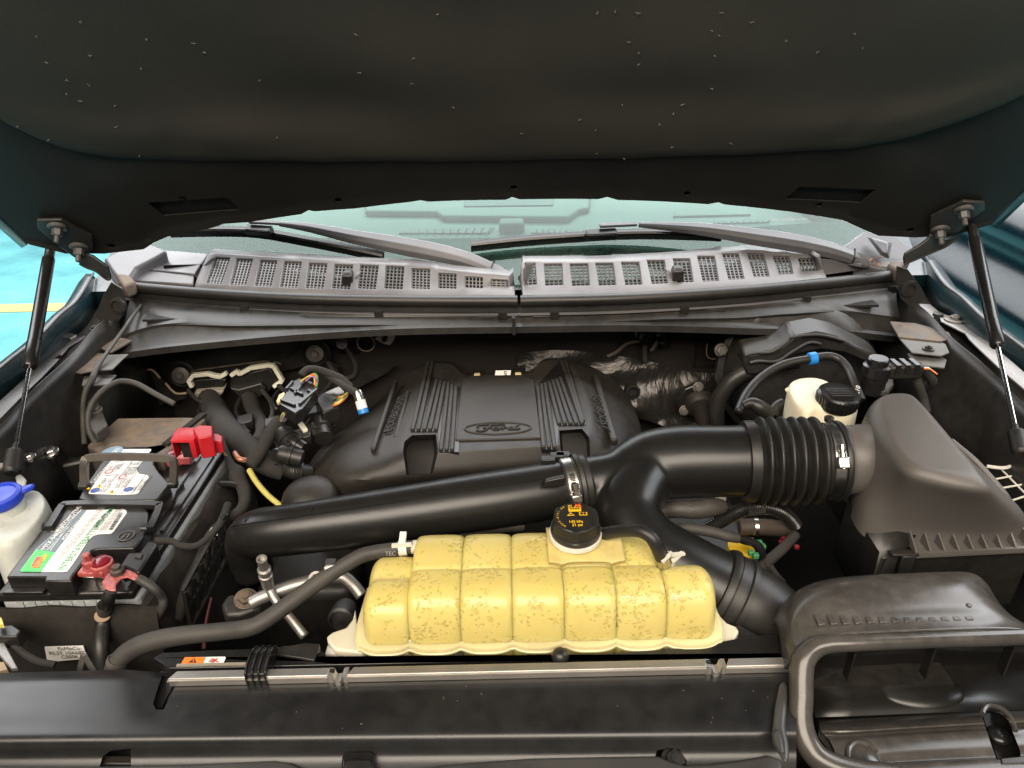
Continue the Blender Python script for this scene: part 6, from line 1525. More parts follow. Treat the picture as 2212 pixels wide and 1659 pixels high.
st_([(1296, 328), (1306, 312), (1330, 308), (1342, 318), (1330, 330)], 'p_grey', 0.0004, 'fan_symbol')
for pts in ([(1312, 306), (1320, 304), (1358, 326), (1350, 328)], [(1350, 304), (1358, 306), (1318, 330), (1310, 326)]): st_(pts, 'p_red', 0.0008, 'cross_symbol')
for cx_ in (1300, 1330): st_([(cx_ - 12, 346), (cx_ - 8, 337), (cx_ + 8, 335), (cx_ + 12, 344), (cx_ + 2, 350)], 'p_black', 0.0004, 'fan_symbol')

# front sight shield
t = thing('sight_shield', 'wide black plastic shield covering the radiator support in front', 'panel', W((900, 1560), z=0.95))
def rowpx(dv0, slope, z, us):
    return [W((u, dv0 - (u - 372) * slope), z=z) for u in us]
us = [-160 + 40 * i for i in range(48)]
us = [u for u in us if u <= 1720]
def zz(u, base):        # raised left bay
    return base
prof = [(1452, 0.026, 1.018), (1466, 0.024, 1.026), (1476, 0.023, 1.0285), (1500, 0.020, 1.028), (1535, 0.016, 1.028), (1565, 0.012, 1.029), (1583, 0.010, 1.0290), (1594, 0.010, 1.0275), (1604, 0.010, 1.0245), (1615, 0.008, 1.0190), (1628, 0.006, 1.012), (1645, 0.004, 1.006), (1700, 0.0, 0.998)]
rows = [rowpx(v, s, z, us) for v, s, z in prof]
# soften: left fifth sits higher and carries two hollows
for r_, (v, s, z) in zip(rows, prof):
    for i, u in enumerate(us):
        if u < 340 and v < 1560:
            k = min(1, (340 - u) / 60.0)
            r_[i] = W((u, v - (u - 372) * s - k * (8 if v < 1500 else 4 * (1560 - v) / 60)), z=z + 0.003 * k)
o = MB().sheet(rows).build('shield_skin', 'shield', t, 60); 
m_ = o.modifiers.new('subsurf', 'SUBSURF'); m_.levels = m_.render_levels = 2
solid(o, 0.004)
SK = o
for pts in ([C7(1000, 380), C7(1075, 395), C7(1090, 450), C7(1040, 540), C7(1010, 605), C7(960, 605), C7(940, 570)],):
    cut(SK, MB().prism([W(p, z=1.05) for p in pts], W((pts[0][0] + 6, pts[0][1] + 16), z=1.005) - W(pts[0], z=1.05)), 'gloss')
    o = MB().prism([W(p, z=1.019) for p in pts], (0, 0, -0.003)).build('hollow_floor', 'gloss', t); 
mb = MB()
for k in range(20):
    c = W((rnd.uniform(360, 1690), rnd.uniform(1480, 1580)), z=1.0292); a = rnd.uniform(0, 6.28); l = rnd.uniform(0.0005, 0.0014)
    dv = V((math.cos(a), math.sin(a), 0)) * l; nv_ = V((-math.sin(a), math.cos(a), 0)) * 0.00035
    mb.prism([c - dv, c + nv_, c + dv, c - nv_], (0, 0, 0.0004))
o = mb.build('lint', 'lint', t); o['kind'] = 'stuff'
# notch boxes
for pts in ([C7(612, 960), C7(640, 880), C7(690, 850), C7(820, 838), C7(826, 960)], [C5(1632, 1130), C5(1645, 1090), C5(1690, 1080), C5(1745, 1085), C5(1780, 1130), C5(1778, 1165), C5(1640, 1160)]):
    cut(SK, MB().prism([W(p, z=1.04) for p in pts], W((pts[0][0], pts[0][1] + 30), z=0.95) - W(pts[0], z=1.04)), 'gloss')
    o = MB().prism([W((p[0], p[1] + 6), z=0.992) for p in pts], (0, 0, -0.003)).build('notch_floor', 'gloss', t)
o = MB().prism([W(C7(*p), z=1.002) for p in ((640, 905), (820, 905), (822, 962), (616, 962))], (0, 0, -0.012)).build('notch_step', 'plastic', t); bevel(o, 0.002)
bolt('push_pin', W(C5(1722, 1158), z=1.0), (0, -0.3, 1), 0.010, 'plastic', t, 1.4)
o = MB().prism([W(C5(*p), z=1.018) for p in ((268, 1200), (272, 1130), (290, 1115), (400, 1113), (412, 1130), (412, 1200))], (0, 0, -0.03)).build('fastener_block', 'gloss', t); bevel(o, 0.003, 2)
o = MB().prism([W(C5(*p), z=1.021) for p in ((280, 1200), (282, 1160), (300, 1150), (392, 1150), (402, 1160), (402, 1200))], (0, 0, -0.006)).build('fastener_cap', 'plastic', t); bevel(o, 0.002, 2)
# lower painted-grey front cover
t = thing('bumper_cover', 'satin dark grey bumper top cover along the bottom edge', 'bumper', W((1100, 1660), z=0.95))
for pts in ([PP(-150, 1653), PP(210, 1652), PP(400, 1648), PP(590, 1640), PP(625, 1644), PP(650, 1656), PP(665, 1685), PP(660, 1760), PP(-150, 1780)], [PP(885, 1662), PP(960, 1650), PP(1060, 1641), PP(1149, 1635), PP(1300, 1632), PP(1422, 1630), PP(1447, 1641), PP(1476, 1650), PP(1530, 1648), PP(1595, 1640), PP(1660, 1628), PP(1690, 1640), PP(1700, 1780), PP(870, 1780)]):
    o = MB().prism([W(p, z=1.012) for p in pts], (0, 0, -0.012)).build('cover_section', 'bumper', t); bevel(o, 0.004, 3)
# rubber flap between shield and duct
t = thing('rubber_flap', 'curled grey rubber flap standing beside the air inlet duct', 'flap', W((1680, 1600), z=0.98))
fp = [C6(462, 1098), C6(490, 1130), C6(478, 1300), C6(470, 1400), C6(492, 1500), C6(497, 1590), C6(480, 1640), C6(430, 1570), C6(388, 1500), C6(384, 1440), C6(405, 1260), C6(430, 1130)]
o = MB().prism([W(p, z=1.035) for p in fp], (0.003, 0.004, -0.006)).build('flap_sheet', 'bumper', t); bevel(o, 0.003, 3)
o = MB().prism([W(C6(*p), z=1.041) for p in ((388, 1440), (425, 1400), (455, 1470), (470, 1570), (440, 1560), (400, 1500))], (0.002, 0.003, -0.005)).build('flap_fold', 'bumper', t); bevel(o, 0.002, 2)

# ================================================================ air inlet duct, lower right
t = thing('air_inlet_duct', 'glossy dusty black air inlet duct with open mouth, lower right', 'duct', W((1900, 1450), z=0.95))
# upper shell as rows from the back edge to the mouth lip
RB = [(C6(430, 590), 1.040), (C6(520, 500), 1.052), (C6(640, 440), 1.060), (C6(800, 408), 1.064), (C6(1000, 392), 1.066), (C6(1250, 382), 1.067), (C6(1500, 372), 1.067), (C6(1640, 366), 1.066), (C6(1720, 395), 1.060), (C6(1760, 450), 1.052)]
R1 = [(C6(470, 640), 1.062), (C6(560, 560), 1.074), (C6(680, 500), 1.081), (C6(830, 470), 1.084), (C6(1020, 455), 1.085), (C6(1260, 445), 1.086), (C6(1500, 440), 1.086), (C6(1640, 440), 1.084), (C6(1730, 470), 1.076), (C6(1790, 540), 1.06)]
R2 = [(C6(480, 700), 1.066), (C6(560, 650), 1.077), (C6(680, 630), 1.082), (C6(830, 620), 1.084), (C6(1020, 610), 1.085), (C6(1260, 600), 1.086), (C6(1500, 592), 1.086), (C6(1680, 585), 1.085), (C6(1800, 600), 1.079), (C6(1870, 650), 1.066)]
R3 = [(C6(485, 760), 1.066), (C6(570, 720), 1.074), (C6(690, 700), 1.077), (C6(850, 688), 1.079), (C6(1030, 678), 1.080), (C6(1260, 668), 1.081), (C6(1500, 660), 1.081), (C6(1720, 652), 1.081), (C6(1860, 660), 1.076), (C6(1960, 720), 1.064)]
R4 = [(C6(495, 850), 1.064), (C6(590, 790), 1.071), (C6(700, 765), 1.074), (C6(850, 752), 1.075), (C6(1030, 744), 1.076), (C6(1260, 735), 1.077), (C6(1500, 727), 1.077), (C6(1760, 720), 1.077), (C6(1950, 730), 1.074), (C6(2090, 780), 1.066)]
R5 = [(C6(510, 930), 1.062), (C6(590, 850), 1.072), (C6(700, 815), 1.076), (C6(850, 800), 1.078), (C6(1030, 793), 1.079), (C6(1260, 784), 1.080), (C6(1500, 777), 1.080), (C6(1780, 768), 1.080), (C6(1990, 772), 1.079), (C6(2160, 790), 1.075)]
rows = [[W(p, z=z) for p, z in r_] for r_ in (RB, R1, R2, R3, R4, R5)]
low_ = [p + V((0, 0.004, -0.05)) for p in rows[0]]
rows = [low_] + rows
left = [[r_[0] + V((-0.004, 0, -0.03))] + r_ for r_ in rows]
o = MB().sheet(left).build('upper_shell', 'inlet', t, 60); m_ = o.modifiers.new('subsurf', 'SUBSURF'); m_.levels = m_.render_levels = 2
solid(o, 0.003)
# vent slots row of small steps
for k in range(13):
    a = C6(690 + 78 * k, 712 - 2.5 * k); c = W(a, z=1.0780)
    mb = MB(); mb.box(c + V((-0.004, -0.008, -0.004)), c + V((0.004, 0.007, 0.0012)))
    o = mb.build('moulded_step', 'inlet', t); bevel(o, 0.001)
for p in (C6(1418, 812), C6(1640, 622), C6(1000, 818)):
    c = W(p, z=1.082); MB().ball(c, 0.0035, 10, (1.2, 1, 0.5)).build('moulding_mark', 'inlet', t)
# mouth: rolled rim
rim = [(C6(2300, 800), 1.074, 17), (C6(1996, 822), 1.076, 17), (C6(1600, 836), 1.077, 17), (C6(1200, 850), 1.077, 17), (C6(900, 862), 1.076, 18), (C6(740, 870), 1.073, 20), (C6(650, 900), 1.068, 23), (C6(590, 970), 1.060, 25), (C6(575, 1080), 1.048, 25), (C6(575, 1200), 1.036, 25), (C6(570, 1320), 1.024, 25), (C6(585, 1430), 1.014, 26), (C6(630, 1530), 1.006, 26), (C6(720, 1620), 1.0, 27), (C6(900, 1680), 0.996, 27), (C6(1200, 1720), 0.993, 27)]
T([(*p, z, r_) for p, z, r_ in rim], 6, 18).build('mouth_rim', 'inlet', t, 180)
# throat
TH = [[(C6(600, 880), 1.05), (C6(900, 880), 1.062), (C6(1400, 865), 1.064), (C6(2050, 845), 1.064)], [(C6(640, 960), 1.0), (C6(900, 930), 1.0), (C6(1400, 915), 1.0), (C6(2050, 900), 1.0)], [(C6(650, 1100), 0.972), (C6(900, 1030), 0.965), (C6(1400, 1000), 0.965), (C6(2100, 990), 0.965)], [(C6(650, 1250), 0.965), (C6(900, 1220), 0.960), (C6(1400, 1180), 0.960), (C6(2150, 1150), 0.960)], [(C6(660, 1345), 0.965), (C6(900, 1338), 0.962), (C6(1400, 1318), 0.962), (C6(2250, 1290), 0.962)]]
o = MB().sheet([[W(p, z=z) for p, z in r_] for r_ in TH]).build('throat', 'pipe', t, 60); solid(o, 0.003)
c = W(C6(1350, 1150), z=0.968)
mb = MB(); mb.ball(c - V((0, 0, 0.006)), 0.042, 28, (1.15, 0.62, 0.26)); mb.build('throat_dome', 'pipe', t, 180)
for p in ((930, 900), (1440, 885), (1950, 868)):
    a = W(C6(*p), z=1.055); MB().box(a + V((-0.001, 0, -0.05)), a + V((0.001, 0.012, 0))).build('throat_rib', 'plastic', t)
# lower lip, stepped
LP = [[(C6(670, 1350), 0.962), (C6(900, 1340), 0.962), (C6(1300, 1320), 0.963), (C6(1720, 1300), 0.963), (C6(2250, 1280), 0.963)],
      [(C6(690, 1372), 0.975), (C6(900, 1368), 0.978), (C6(1300, 1345), 0.978), (C6(1720, 1322), 0.978), (C6(2250, 1300), 0.978)],
      [(C6(700, 1420), 0.985), (C6(900, 1420), 0.988), (C6(1300, 1395), 0.988), (C6(1730, 1370), 0.988), (C6(2250, 1345), 0.988)],
      [(C6(730, 1455), 0.980), (C6(900, 1452), 0.980), (C6(1300, 1428), 0.980), (C6(1735, 1405), 0.980), (C6(2250, 1380), 0.980)],
      [(C6(760, 1490), 0.984), (C6(900, 1482), 0.984), (C6(1300, 1455), 0.985), (C6(1740, 1430), 0.985), (C6(2250, 1400), 0.985)],
      [(C6(800, 1580), 0.984), (C6(920, 1570), 0.984), (C6(1300, 1545), 0.984), (C6(1780, 1520), 0.984), (C6(2250, 1495), 0.984)],
      [(C6(830, 1650), 0.980), (C6(940, 1640), 0.980), (C6(1300, 1615), 0.980), (C6(1800, 1590), 0.980), (C6(2250, 1570), 0.980)],
      [(C6(840, 1680), 0.985), (C6(950, 1665), 0.985), (C6(1300, 1640), 0.985), (C6(1810, 1612), 0.985), (C6(2250, 1590), 0.985)],
      [(C6(850, 1800), 0.982), (C6(980, 1800), 0.982), (C6(1300, 1800), 0.982), (C6(1820, 1800), 0.982), (C6(2250, 1800), 0.982)]]
gr = [[tuple(W(p, z=z)) for p, z in r_] for r_ in LP]
gr = [cr(r_, 6) for r_ in gr]
cols_ = [cr([gr[j][i] for j in range(len(gr))], 4) for i in range(len(gr[0]))]
loops_ = [[V(p) for p in c_] + [V(p) + V((0, 0.002, -0.012)) for p in reversed(c_)] for c_ in cols_]
o = MB().loft(loops_).build('lower_lip', 'inlet', t, 180); LLP = o
for pts in ([C6(880, 1700), C6(875, 1560), C6(895, 1515), C6(935, 1495), C6(1000, 1510), C6(1050, 1560), C6(1085, 1700)], [C6(1730, 1310), C6(1745, 1275), C6(1780, 1258), C6(1850, 1280), C6(1910, 1340), C6(1940, 1420), C6(1990, 1540), C6(1996, 1600), C6(1830, 1600), C6(1790, 1500)]):
    cut(LLP, MB().prism([W(p, z=1.03) for p in pts], W((pts[0][0], pts[0][1] + 14), z=0.94) - W(pts[0], z=1.03)), 'inlet')
    ft = MB().prism([W(p, z=0.962) for p in pts], (0, 0, -0.003)).build('pocket_floor', 'plastic', t)
    mb = MB(); mb.tube(cr([tuple(W(p, z=0.985)) for p in pts[:6]], 4), 0.003, 8); mb.build('pocket_edge', 'inlet', t)
mb = MB(); c = W(C6(965, 1620), z=0.975); mb.ball(c, 0.020, 18, (1.0, 1.1, 0.7)); mb.build('pocket_stud', 'inlet', t, 60)
mb = MB(); c = W(C6(1835, 1450), z=0.968); mb.ball(c, 0.012, 18, (1.0, 1.0, 0.5)); mb.build('pocket_stud', 'gloss', t, 60)
o = MB().prism([W(C6(*p), z=0.986) for p in ((1840, 1590), (1996, 1575), (2200, 1560), (2200, 1625), (1850, 1640))], (0, 0, -0.02)).build('pocket_step', 'plastic', t); bevel(o, 0.002)
o = MB().box((0.36, 0.40, 0.75), (0.90, 0.62, 0.94)).build('lower_wall', 'plastic', t)

# ================================================================ air filter box
t = thing('air_filter_box', 'matt grey black air filter box lid with ribbed rim on the right', 'filter box', W((2050, 1150), z=0.9))
zt3 = 1.16
Lt = [C4(845, 530), C4(1000, 526), C4(1050, 555), C4(1120, 630), C4(1250, 790), C4(1400, 965), C4(1408, 990), C4(1240, 985), C4(1085, 962), C4(1000, 885), C4(930, 800), C4(880, 650)]
Lm = [C4(770, 560), C4(1020, 522), C4(1075, 560), C4(1180, 680), C4(1330, 860), C4(1500, 1060), C4(1520, 1120), C4(1240, 1080), C4(1010, 1020), C4(955, 960), C4(850, 820), C4(780, 700)]
Lb = [C4(700, 760), C4(1060, 560), C4(1240, 700), C4(1400, 880), C4(1560, 1060), C4(1760, 1270), C4(1730, 1345), C4(1400, 1370), C4(1050, 1350), C4(890, 1335), C4(860, 1150), C4(760, 950)]
top3 = [W(p, z=zt3) for p in Lt]
mid3 = [W(p, z=zt3 - 0.012) for p in Lm]
bot3 = [W(p, z=1.035) for p in Lb]
for i in (1, 2, 3): bot3[i] = V((top3[i].x + 0.05, top3[i].y + 0.03, 1.06))
bot3[0] = V((top3[0].x - 0.03, top3[0].y + 0.03, 1.06)); bot3[11] = V((top3[11].x - 0.035, top3[11].y - 0.02, 1.05)); bot3[10] = V((top3[10].x - 0.03, top3[10].y - 0.02, 1.05))
cen = sum(top3, V()) / len(top3)
mb = MB(); mb.loft([[p + V((0, 0, -0.03)) for p in bot3], bot3, [a.lerp(b, 0.10) for a, b in zip(bot3, mid3)], [a.lerp(b, 0.9) for a, b in zip(bot3, mid3)], mid3, [a.lerp(b, 0.6) + V((0, 0, 0.003)) for a, b in zip(mid3, top3)], top3, [p.lerp(cen, 0.12) for p in top3]], False, True)
o = mb.build('lid', 'filterbox', t, 180); m_ = o.modifiers.new('subsurf', 'SUBSURF'); m_.levels = m_.render_levels = 2
# spigot to the bellows
s0 = b0 + bx * ((b1 - b0).length - 0.004)
s1 = s0 + V((0.105, 0.012, 0.0))
mb = MB(); mb.tube([s0, s0.lerp(s1, 0.3), s0.lerp(s1, 0.7), s1], [pm(s0, 74), pm(s0, 74), pm(s0, 76), pm(s0, 86)], 40); mb.build('spigot', 'filterbox', t, 180)
# rim with ribs
ra, rb2 = W(C4(1068, 1482), z=1.018), W(C4(1760, 1448), z=1.018)
rim = [W(C4(*p), z=1.02) for p in ((1068, 1482), (1760, 1448), (1760, 1380), (1400, 1385), (1030, 1375))]
o = MB().prism(rim, (0, 0, -0.008)).build('rim_ledge', 'filterbox', t, 30); bevel(o, 0.0015)
MB().bar(ra + V((0, -0.002, 0.002)), rb2 + V((0, -0.002, 0.002)), 0.004, 0.006).build('rim_edge', 'filterbox', t)
for k in range(9):
    a = W(C4(1062 + 84.5 * k, 1480 - 4.2 * k), z=1.021)
    b = W(C4(1030 + 84.5 * k, 1345 + (20 if k in (2, 3, 4, 5) else 8) - (7 * max(0, k - 5))), z=1.036)
    mb = MB(); mb.prism([a, V((a.x, a.y, 1.024)), b, b + V((0, 0.03, 0.004)), V((b.x, b.y + 0.03, 1.016))], (0.0024, 0, 0)); mb.build('rim_rib', 'filterbox', t)
# lower tray wall with clip
o = MB().prism([W(C4(*p), z=1.010) for p in ((860, 1500), (1030, 1490), (1760, 1455), (1800, 1300), (1000, 1380), (880, 1400))], (0, 0, -0.10)).build('tray', 'plastic', t); bevel(o, 0.003)
mb = MB(); rowsT = []
for p, z in ((C4(660, 1150), 1.04), (C4(760, 1330), 1.025), (C4(850, 1470), 1.015), (C4(960, 1500), 1.012)):
    a = W(p, z=z); rowsT.append([a + V((0.03, 0.02, 0.02)), a, a + V((-0.004, -0.006, -0.10))])
o = MB().sheet(rowsT).build('tray_side', 'plastic', t, 60); solid(o, 0.003)
c = W(C4(1003, 1500), z=1.012)
o = MB().box(c + V((-0.009, -0.008, -0.03)), c + V((0.009, -0.003, 0.008))).build('latch', 'rubber', t); bevel(o, 0.0015)
o = MB().box(c + V((-0.022, -0.006, 0.006)), c + V((0.014, 0.004, 0.010))).build('latch_bar', 'rubber', t); bevel(o, 0.001)
# channel moulding on the right slope
q = [W(D2(*p), z=z) for p, z in (((130, 255), 1.125), ((400, 480), 1.105), ((600, 690), 1.09), ((760, 880), 1.075), ((800, 950), 1.068), ((760, 985), 1.066), ((690, 965), 1.068))]
mb = MB(); mb.tube(cr([tuple(p) for p in q], 6), 0.0045, 8); mb.build('moulded_bead', 'filterbox', t, 180)

# white wire grid seen in the gap on the far right
t = thing('wire_grid', 'white wire grid visible in the gap right of the filter box', 'grid', W((2190, 1050), z=0.98))
q0 = [D2(560, 560), D2(800, 575), D2(1001, 460), D2(1300, 420)]
mb = MB(); mb.tube(cr([tuple(W(p, z=1.03)) for p in q0], 5), 0.0028, 8); mb.build('hoop', 'white', t)
for a, b in ((D2(600, 725), D2(1250, 600)), (D2(700, 825), D2(1250, 730)), (D2(800, 985), D2(1250, 840)), (D2(720, 585), D2(1150, 1020)), (D2(940, 545), D2(1250, 860))):
    mb = MB(); mb.tube([W(a, z=1.02), W(b, z=1.02)], 0.0015, 6); mb.build('wire', 'white', t)
# ================================================================ left rear: control module connectors and harness
YF = 1.40
def ppy(c, pts, y): return [W(c(*p), y=y) for p in pts]
t = thing('control_module', 'black module housing bolted to the firewall behind the two big plugs', 'module', W(D4(700, 400), y=1.40))
o = MB().prism(ppy(D4, [(130, 360), (150, 280), (250, 235), (430, 200), (900, 120), (1450, 75), (1600, 100), (1650, 200), (1640, 280), (1740, 380), (1750, 410), (1560, 400), (1420, 350), (1200, 400), (1180, 520), (330, 560), (210, 480), (150, 430)], 1.40), (0, 0.02, 0)).build('housing', 'metal_dark', t, 30); bevel(o, 0.004, 2)
mb = MB(); mb.tube(cr([tuple(W(D4(*p), y=1.392)) for p in ((320, 455), (395, 380), (600, 350), (900, 310), (1090, 292), (1205, 318))], 4), 0.0022, 8); mb.build('edge_bead', 'dustmetal', t)
for pts in (((150, 345), (250, 325)), ((150, 280), (330, 265), (440, 215)), ((1245, 260), (1410, 150), (1560, 105)), ((1640, 285), (1740, 345)), ((1410, 300), (1420, 220), (1450, 200))):
    mb = MB(); mb.tube([W(D4(*p), y=1.396) for p in pts], 0.0018, 6); mb.build('stiffener', 'metal_dark', t)
for p in ((275, 408), (1525, 205)):
    c = W(D4(*p), y=1.398)
    mb = MB(); mb.lathe(c, (0, -1, 0), [(0.034, 0), (0.034, 0.004), (0.028, 0.006), (0.026, 0.003)], 26); mb.build('isolator', 'rubber', t, 30)
    bolt('bolt', c + V((0, -0.008, 0)), (0.1, -1, 0.2), 0.0085, 'zinc', t, 2.2)
# tan-edged slots in the panel left of it
t2 = thing('firewall_bracket', 'dark bracket plate with worn tan edges on the left firewall', 'bracket', W(D8(800, 950), y=1.36))
o = MB().prism(ppy(D8, [(560, 920), (860, 850), (970, 848), (1050, 935), (1110, 990), (1230, 1110), (1340, 1100), (1330, 1160), (1000, 1240), (640, 1355), (470, 1120)], 1.375), (0, 0.004, 0)).build('plate', 'metal_dark', t2)
for pts in (((570, 918), (860, 858), (965, 850), (1050, 935)), ((1110, 990), (1170, 1060), (1235, 1105), (1340, 1100))):
    mb = MB(); mb.tube(cr([tuple(W(D8(*p), y=1.372)) for p in pts], 4), 0.0024, 6); mb.build('worn_edge', 'tan', t2)
def plug(label, lever, body, boot, group, bootm):
    t = thing('harness_plug', label, 'connector', W(D4(*body[0]), y=1.36), group)
    q = [tuple(W(D4(*p), y=1.362)) for p in lever]
    mb = MB(); qq = [V(a) for a in q]
    for a, b in zip(qq, qq[1:]): mb.bar(a, b + (b - a).normalized() * 0.002, 0.012, 0.0085, V((0, 0, 1)) if abs((b - a).x) > abs((b - a).z) else V((1, 0, 0)))
    o = mb.build('locking_lever', 'offwhite', t); bevel(o, 0.0015)
    o = MB().prism([W(D4(*p), y=1.365) for p in body], (0, 0.03, 0.006)).build('plug_body', 'plastic', t, 30); bevel(o, 0.003)
    o = MB().prism([W(D4(*p), y=1.352) for p in boot], (0, 0.03, 0.006)).build('cable_boot', bootm, t, 30); bevel(o, 0.003)
    return t
plug('left of two large firewall plugs, with grey translucent boot and cream lever', [(375, 530), (345, 470), (385, 420), (520, 405), (590, 425), (640, 430), (690, 400)], [(385, 560), (385, 470), (600, 450), (690, 460), (660, 560)], [(380, 610), (395, 585), (560, 570), (660, 565), (660, 590), (590, 655), (450, 680)], 'firewall plugs', 'hoseclear')
for k in range(5):
    pass
plug('right of two large firewall plugs, black with long cream lever', [(735, 420), (790, 385), (820, 405), (920, 350), (1090, 325), (1135, 335), (1215, 470), (1140, 520)], [(720, 520), (740, 440), (1090, 350), (1170, 470), (1090, 580), (1000, 620), (800, 590)], [(715, 540), (800, 555), (1010, 495), (1060, 560), (1000, 640), (900, 680), (800, 620)], 'firewall plugs', 'plastic')
t = thing('wiring_harness', 'thick black cloth taped harness running down from the firewall plugs', 'harness', W(D4(800, 1000), z=1.0))
def hz(pts, m='cloth', par=None, k=6, n=14, name='trunk'):
    return T([(*c, z, r) for c, z, r in pts], k, n).build(name, m, par or t, 180)
hz([(D4(525, 640), 0.955, 22), (D4(560, 700), 0.97, 25), (D4(610, 800), 0.99, 27), (D4(690, 920), 1.005, 28), (D4(800, 1030), 1.012, 28), (D4(900, 1120), 1.012, 28), (D4(1000, 1200), 1.01, 27), (D4(1110, 1260), 1.0, 26), (D4(1230, 1300), 0.99, 25)])
hz([(D4(900, 640), 0.955, 18), (D4(945, 750), 0.975, 16), (D4(1005, 850), 0.995, 15), (D4(1030, 940), 1.01, 15), (D4(980, 1050), 1.015, 15)])
hz([(D4(1190, 850), 1.06, 16), (D4(1110, 950), 1.055, 15), (D4(1050, 1060), 1.045, 14), (D4(1000, 1150), 1.035, 14), (D4(930, 1240), 1.02, 16)], name='branch')
hz([(D4(1390, 420), 1.12, 8), (D4(1440, 370), 1.125, 8), (D4(1530, 365), 1.12, 8), (D4(1640, 400), 1.11, 8), (D4(1760, 450), 1.10, 8), (D4(1850, 540), 1.085, 9)], name='branch')
hz([(D4(640, 1010), 1.03, 7), (D4(690, 1150), 1.02, 7), (D4(740, 1260), 1.01, 9), (D4(790, 1330), 1.0, 18), (D4(800, 1420), 0.99, 17)], name='branch')
hz([(D4(1700, 70), 1.16, 6), (D4(1790, 150), 1.14, 6), (D4(1880, 270), 1.12, 6), (D4(1900, 370), 1.10, 6)], name='branch') if False else None
for a, b in (((560, 700), (660, 690)), ((590, 760), (690, 740)), ((640, 880), (730, 850))):
    pass
for (c0_, c1_, m_) in ((D4(650, 1120), D4(680, 1170), 'yellow'), (D4(665, 1130), D4(700, 1175), 'tan')):
    mb = MB(); mb.tube([W(c0_, z=1.04), W(c1_, z=1.03)], 0.0011, 6); mb.build('stray_wire', m_, t)
for pts, m_, r_ in (([(1180, 520, 0.985), (1300, 640, 1.02), (1260, 760, 1.03), (1150, 860, 1.03)], 'cloth', 5), ([(1640, 300, 1.03), (1700, 420, 1.03), (1650, 520, 1.03), (1560, 620, 1.03)], 'cloth', 5),
                    ([(820, 640, 0.965), (780, 760, 0.99), (840, 880, 1.01), (900, 960, 1.02)], 'rubber', 5), ([(1500, 700, 1.04), (1480, 800, 1.04), (1420, 900, 1.035), (1330, 960, 1.03)], 'cloth', 4),
                    ([(470, 700, 0.965), (430, 800, 0.985), (470, 900, 1.0), (560, 1000, 1.01)], 'rubber', 6), ([(1100, 1000, 1.03), (1180, 1100, 1.03), (1150, 1250, 1.02)], 'cloth', 4),
                    ([(770, 1145, 1.03), (810, 1200, 1.03), (880, 1215, 1.025)], 'copper', 6), ([(330, 560, 0.975), (420, 650, 0.985), (520, 690, 0.99)], 'cloth', 4), ([(1700, 560, 1.04), (1740, 700, 1.04), (1690, 820, 1.03), (1600, 900, 1.03)], 'rubber', 5),
                    ([(1180, 560, 1.02), (1120, 660, 1.02), (1160, 740, 1.03)], 'rubber', 4), ([(1020, 560, 0.98), (1100, 660, 1.0), (1120, 780, 1.02), (1060, 900, 1.02)], 'cloth', 5), ([(1400, 800, 1.03), (1500, 860, 1.03), (1620, 840, 1.035), (1700, 900, 1.03)], 'cloth', 5)):
    hz([(D4(a, b), z, r_) for a, b, z in pts], m_, name='loose_wire', n=8)
for a, b, z, sx_, sy_ in ((1660, 640, 1.045, 0.018, 0.014), (1500, 780, 1.04, 0.016, 0.013), (870, 860, 1.01, 0.014, 0.016), (1120, 880, 1.03, 0.012, 0.012), (1400, 1000, 1.045, 0.014, 0.016)):
    c = W(D4(a, b), z=z); o = MB().obox(c, V((sx_, 0.004, 0.002)), V((-0.004, sy_, 0)), V((0, 0, 0.009))).build('small_plug', 'plastic', t); bevel(o, 0.002)
t = thing('ground_strap', 'frayed braided ground strap hanging behind the module', 'strap', W(B1(1170, 890), y=1.40))
c = W(B1(1165, 880), y=1.40)
mb = MB(); mb.tube(cr([tuple(W(B1(*p), y=1.385)) for p in ((1180, 900), (1215, 960), (1245, 1020), (1230, 1080), (1150, 1100))], 6), 0.0055, 8); mb.build('braid', 'cloth', t)
o = MB().box(c - V((0.02, 0.02, 0.014)), c + V((0.02, 0.01, 0.018))).build('lug_cluster', 'plastic', t); bevel(o, 0.006, 2)
bolt('bolt', c + V((0.006, -0.022, 0)), (0.2, -1, 0.3), 0.008, 'zinc', t, 1.5)
# hanging in-line connector
t = thing('inline_connector', 'black multi-way connector dangling by coloured wires above the harness', 'connector', W(D4(1360, 600), z=1.08))
o = MB().prism([W(D4(*p), z=1.105) for p in ((1180, 690), (1240, 580), (1310, 475), (1370, 445), (1500, 480), (1535, 550), (1460, 650), (1400, 730), (1330, 780))], (0, 0, -0.022)).build('housing', 'gloss', t, 30); bevel(o, 0.002, 2)
for pts in (((1250, 550), (1310, 480)), ((1330, 590), (1440, 460)), ((1370, 690), (1535, 550)), ((1200, 650), (1330, 700)), ((1290, 540), (1400, 600)), ((1450, 560), (1490, 580))):
    MB().bar(W(D4(*pts[0]), z=1.107), W(D4(*pts[1]), z=1.107), 0.004, 0.004).build('latch_rib', 'gloss', t)
o = MB().prism([W(D4(*p), z=1.09) for p in ((1155, 660), (1180, 600), (1230, 575), (1240, 595), (1200, 660), (1170, 675))], (0, 0, -0.006)).build('secondary_lock', 'ivory', t); bevel(o, 0.001)
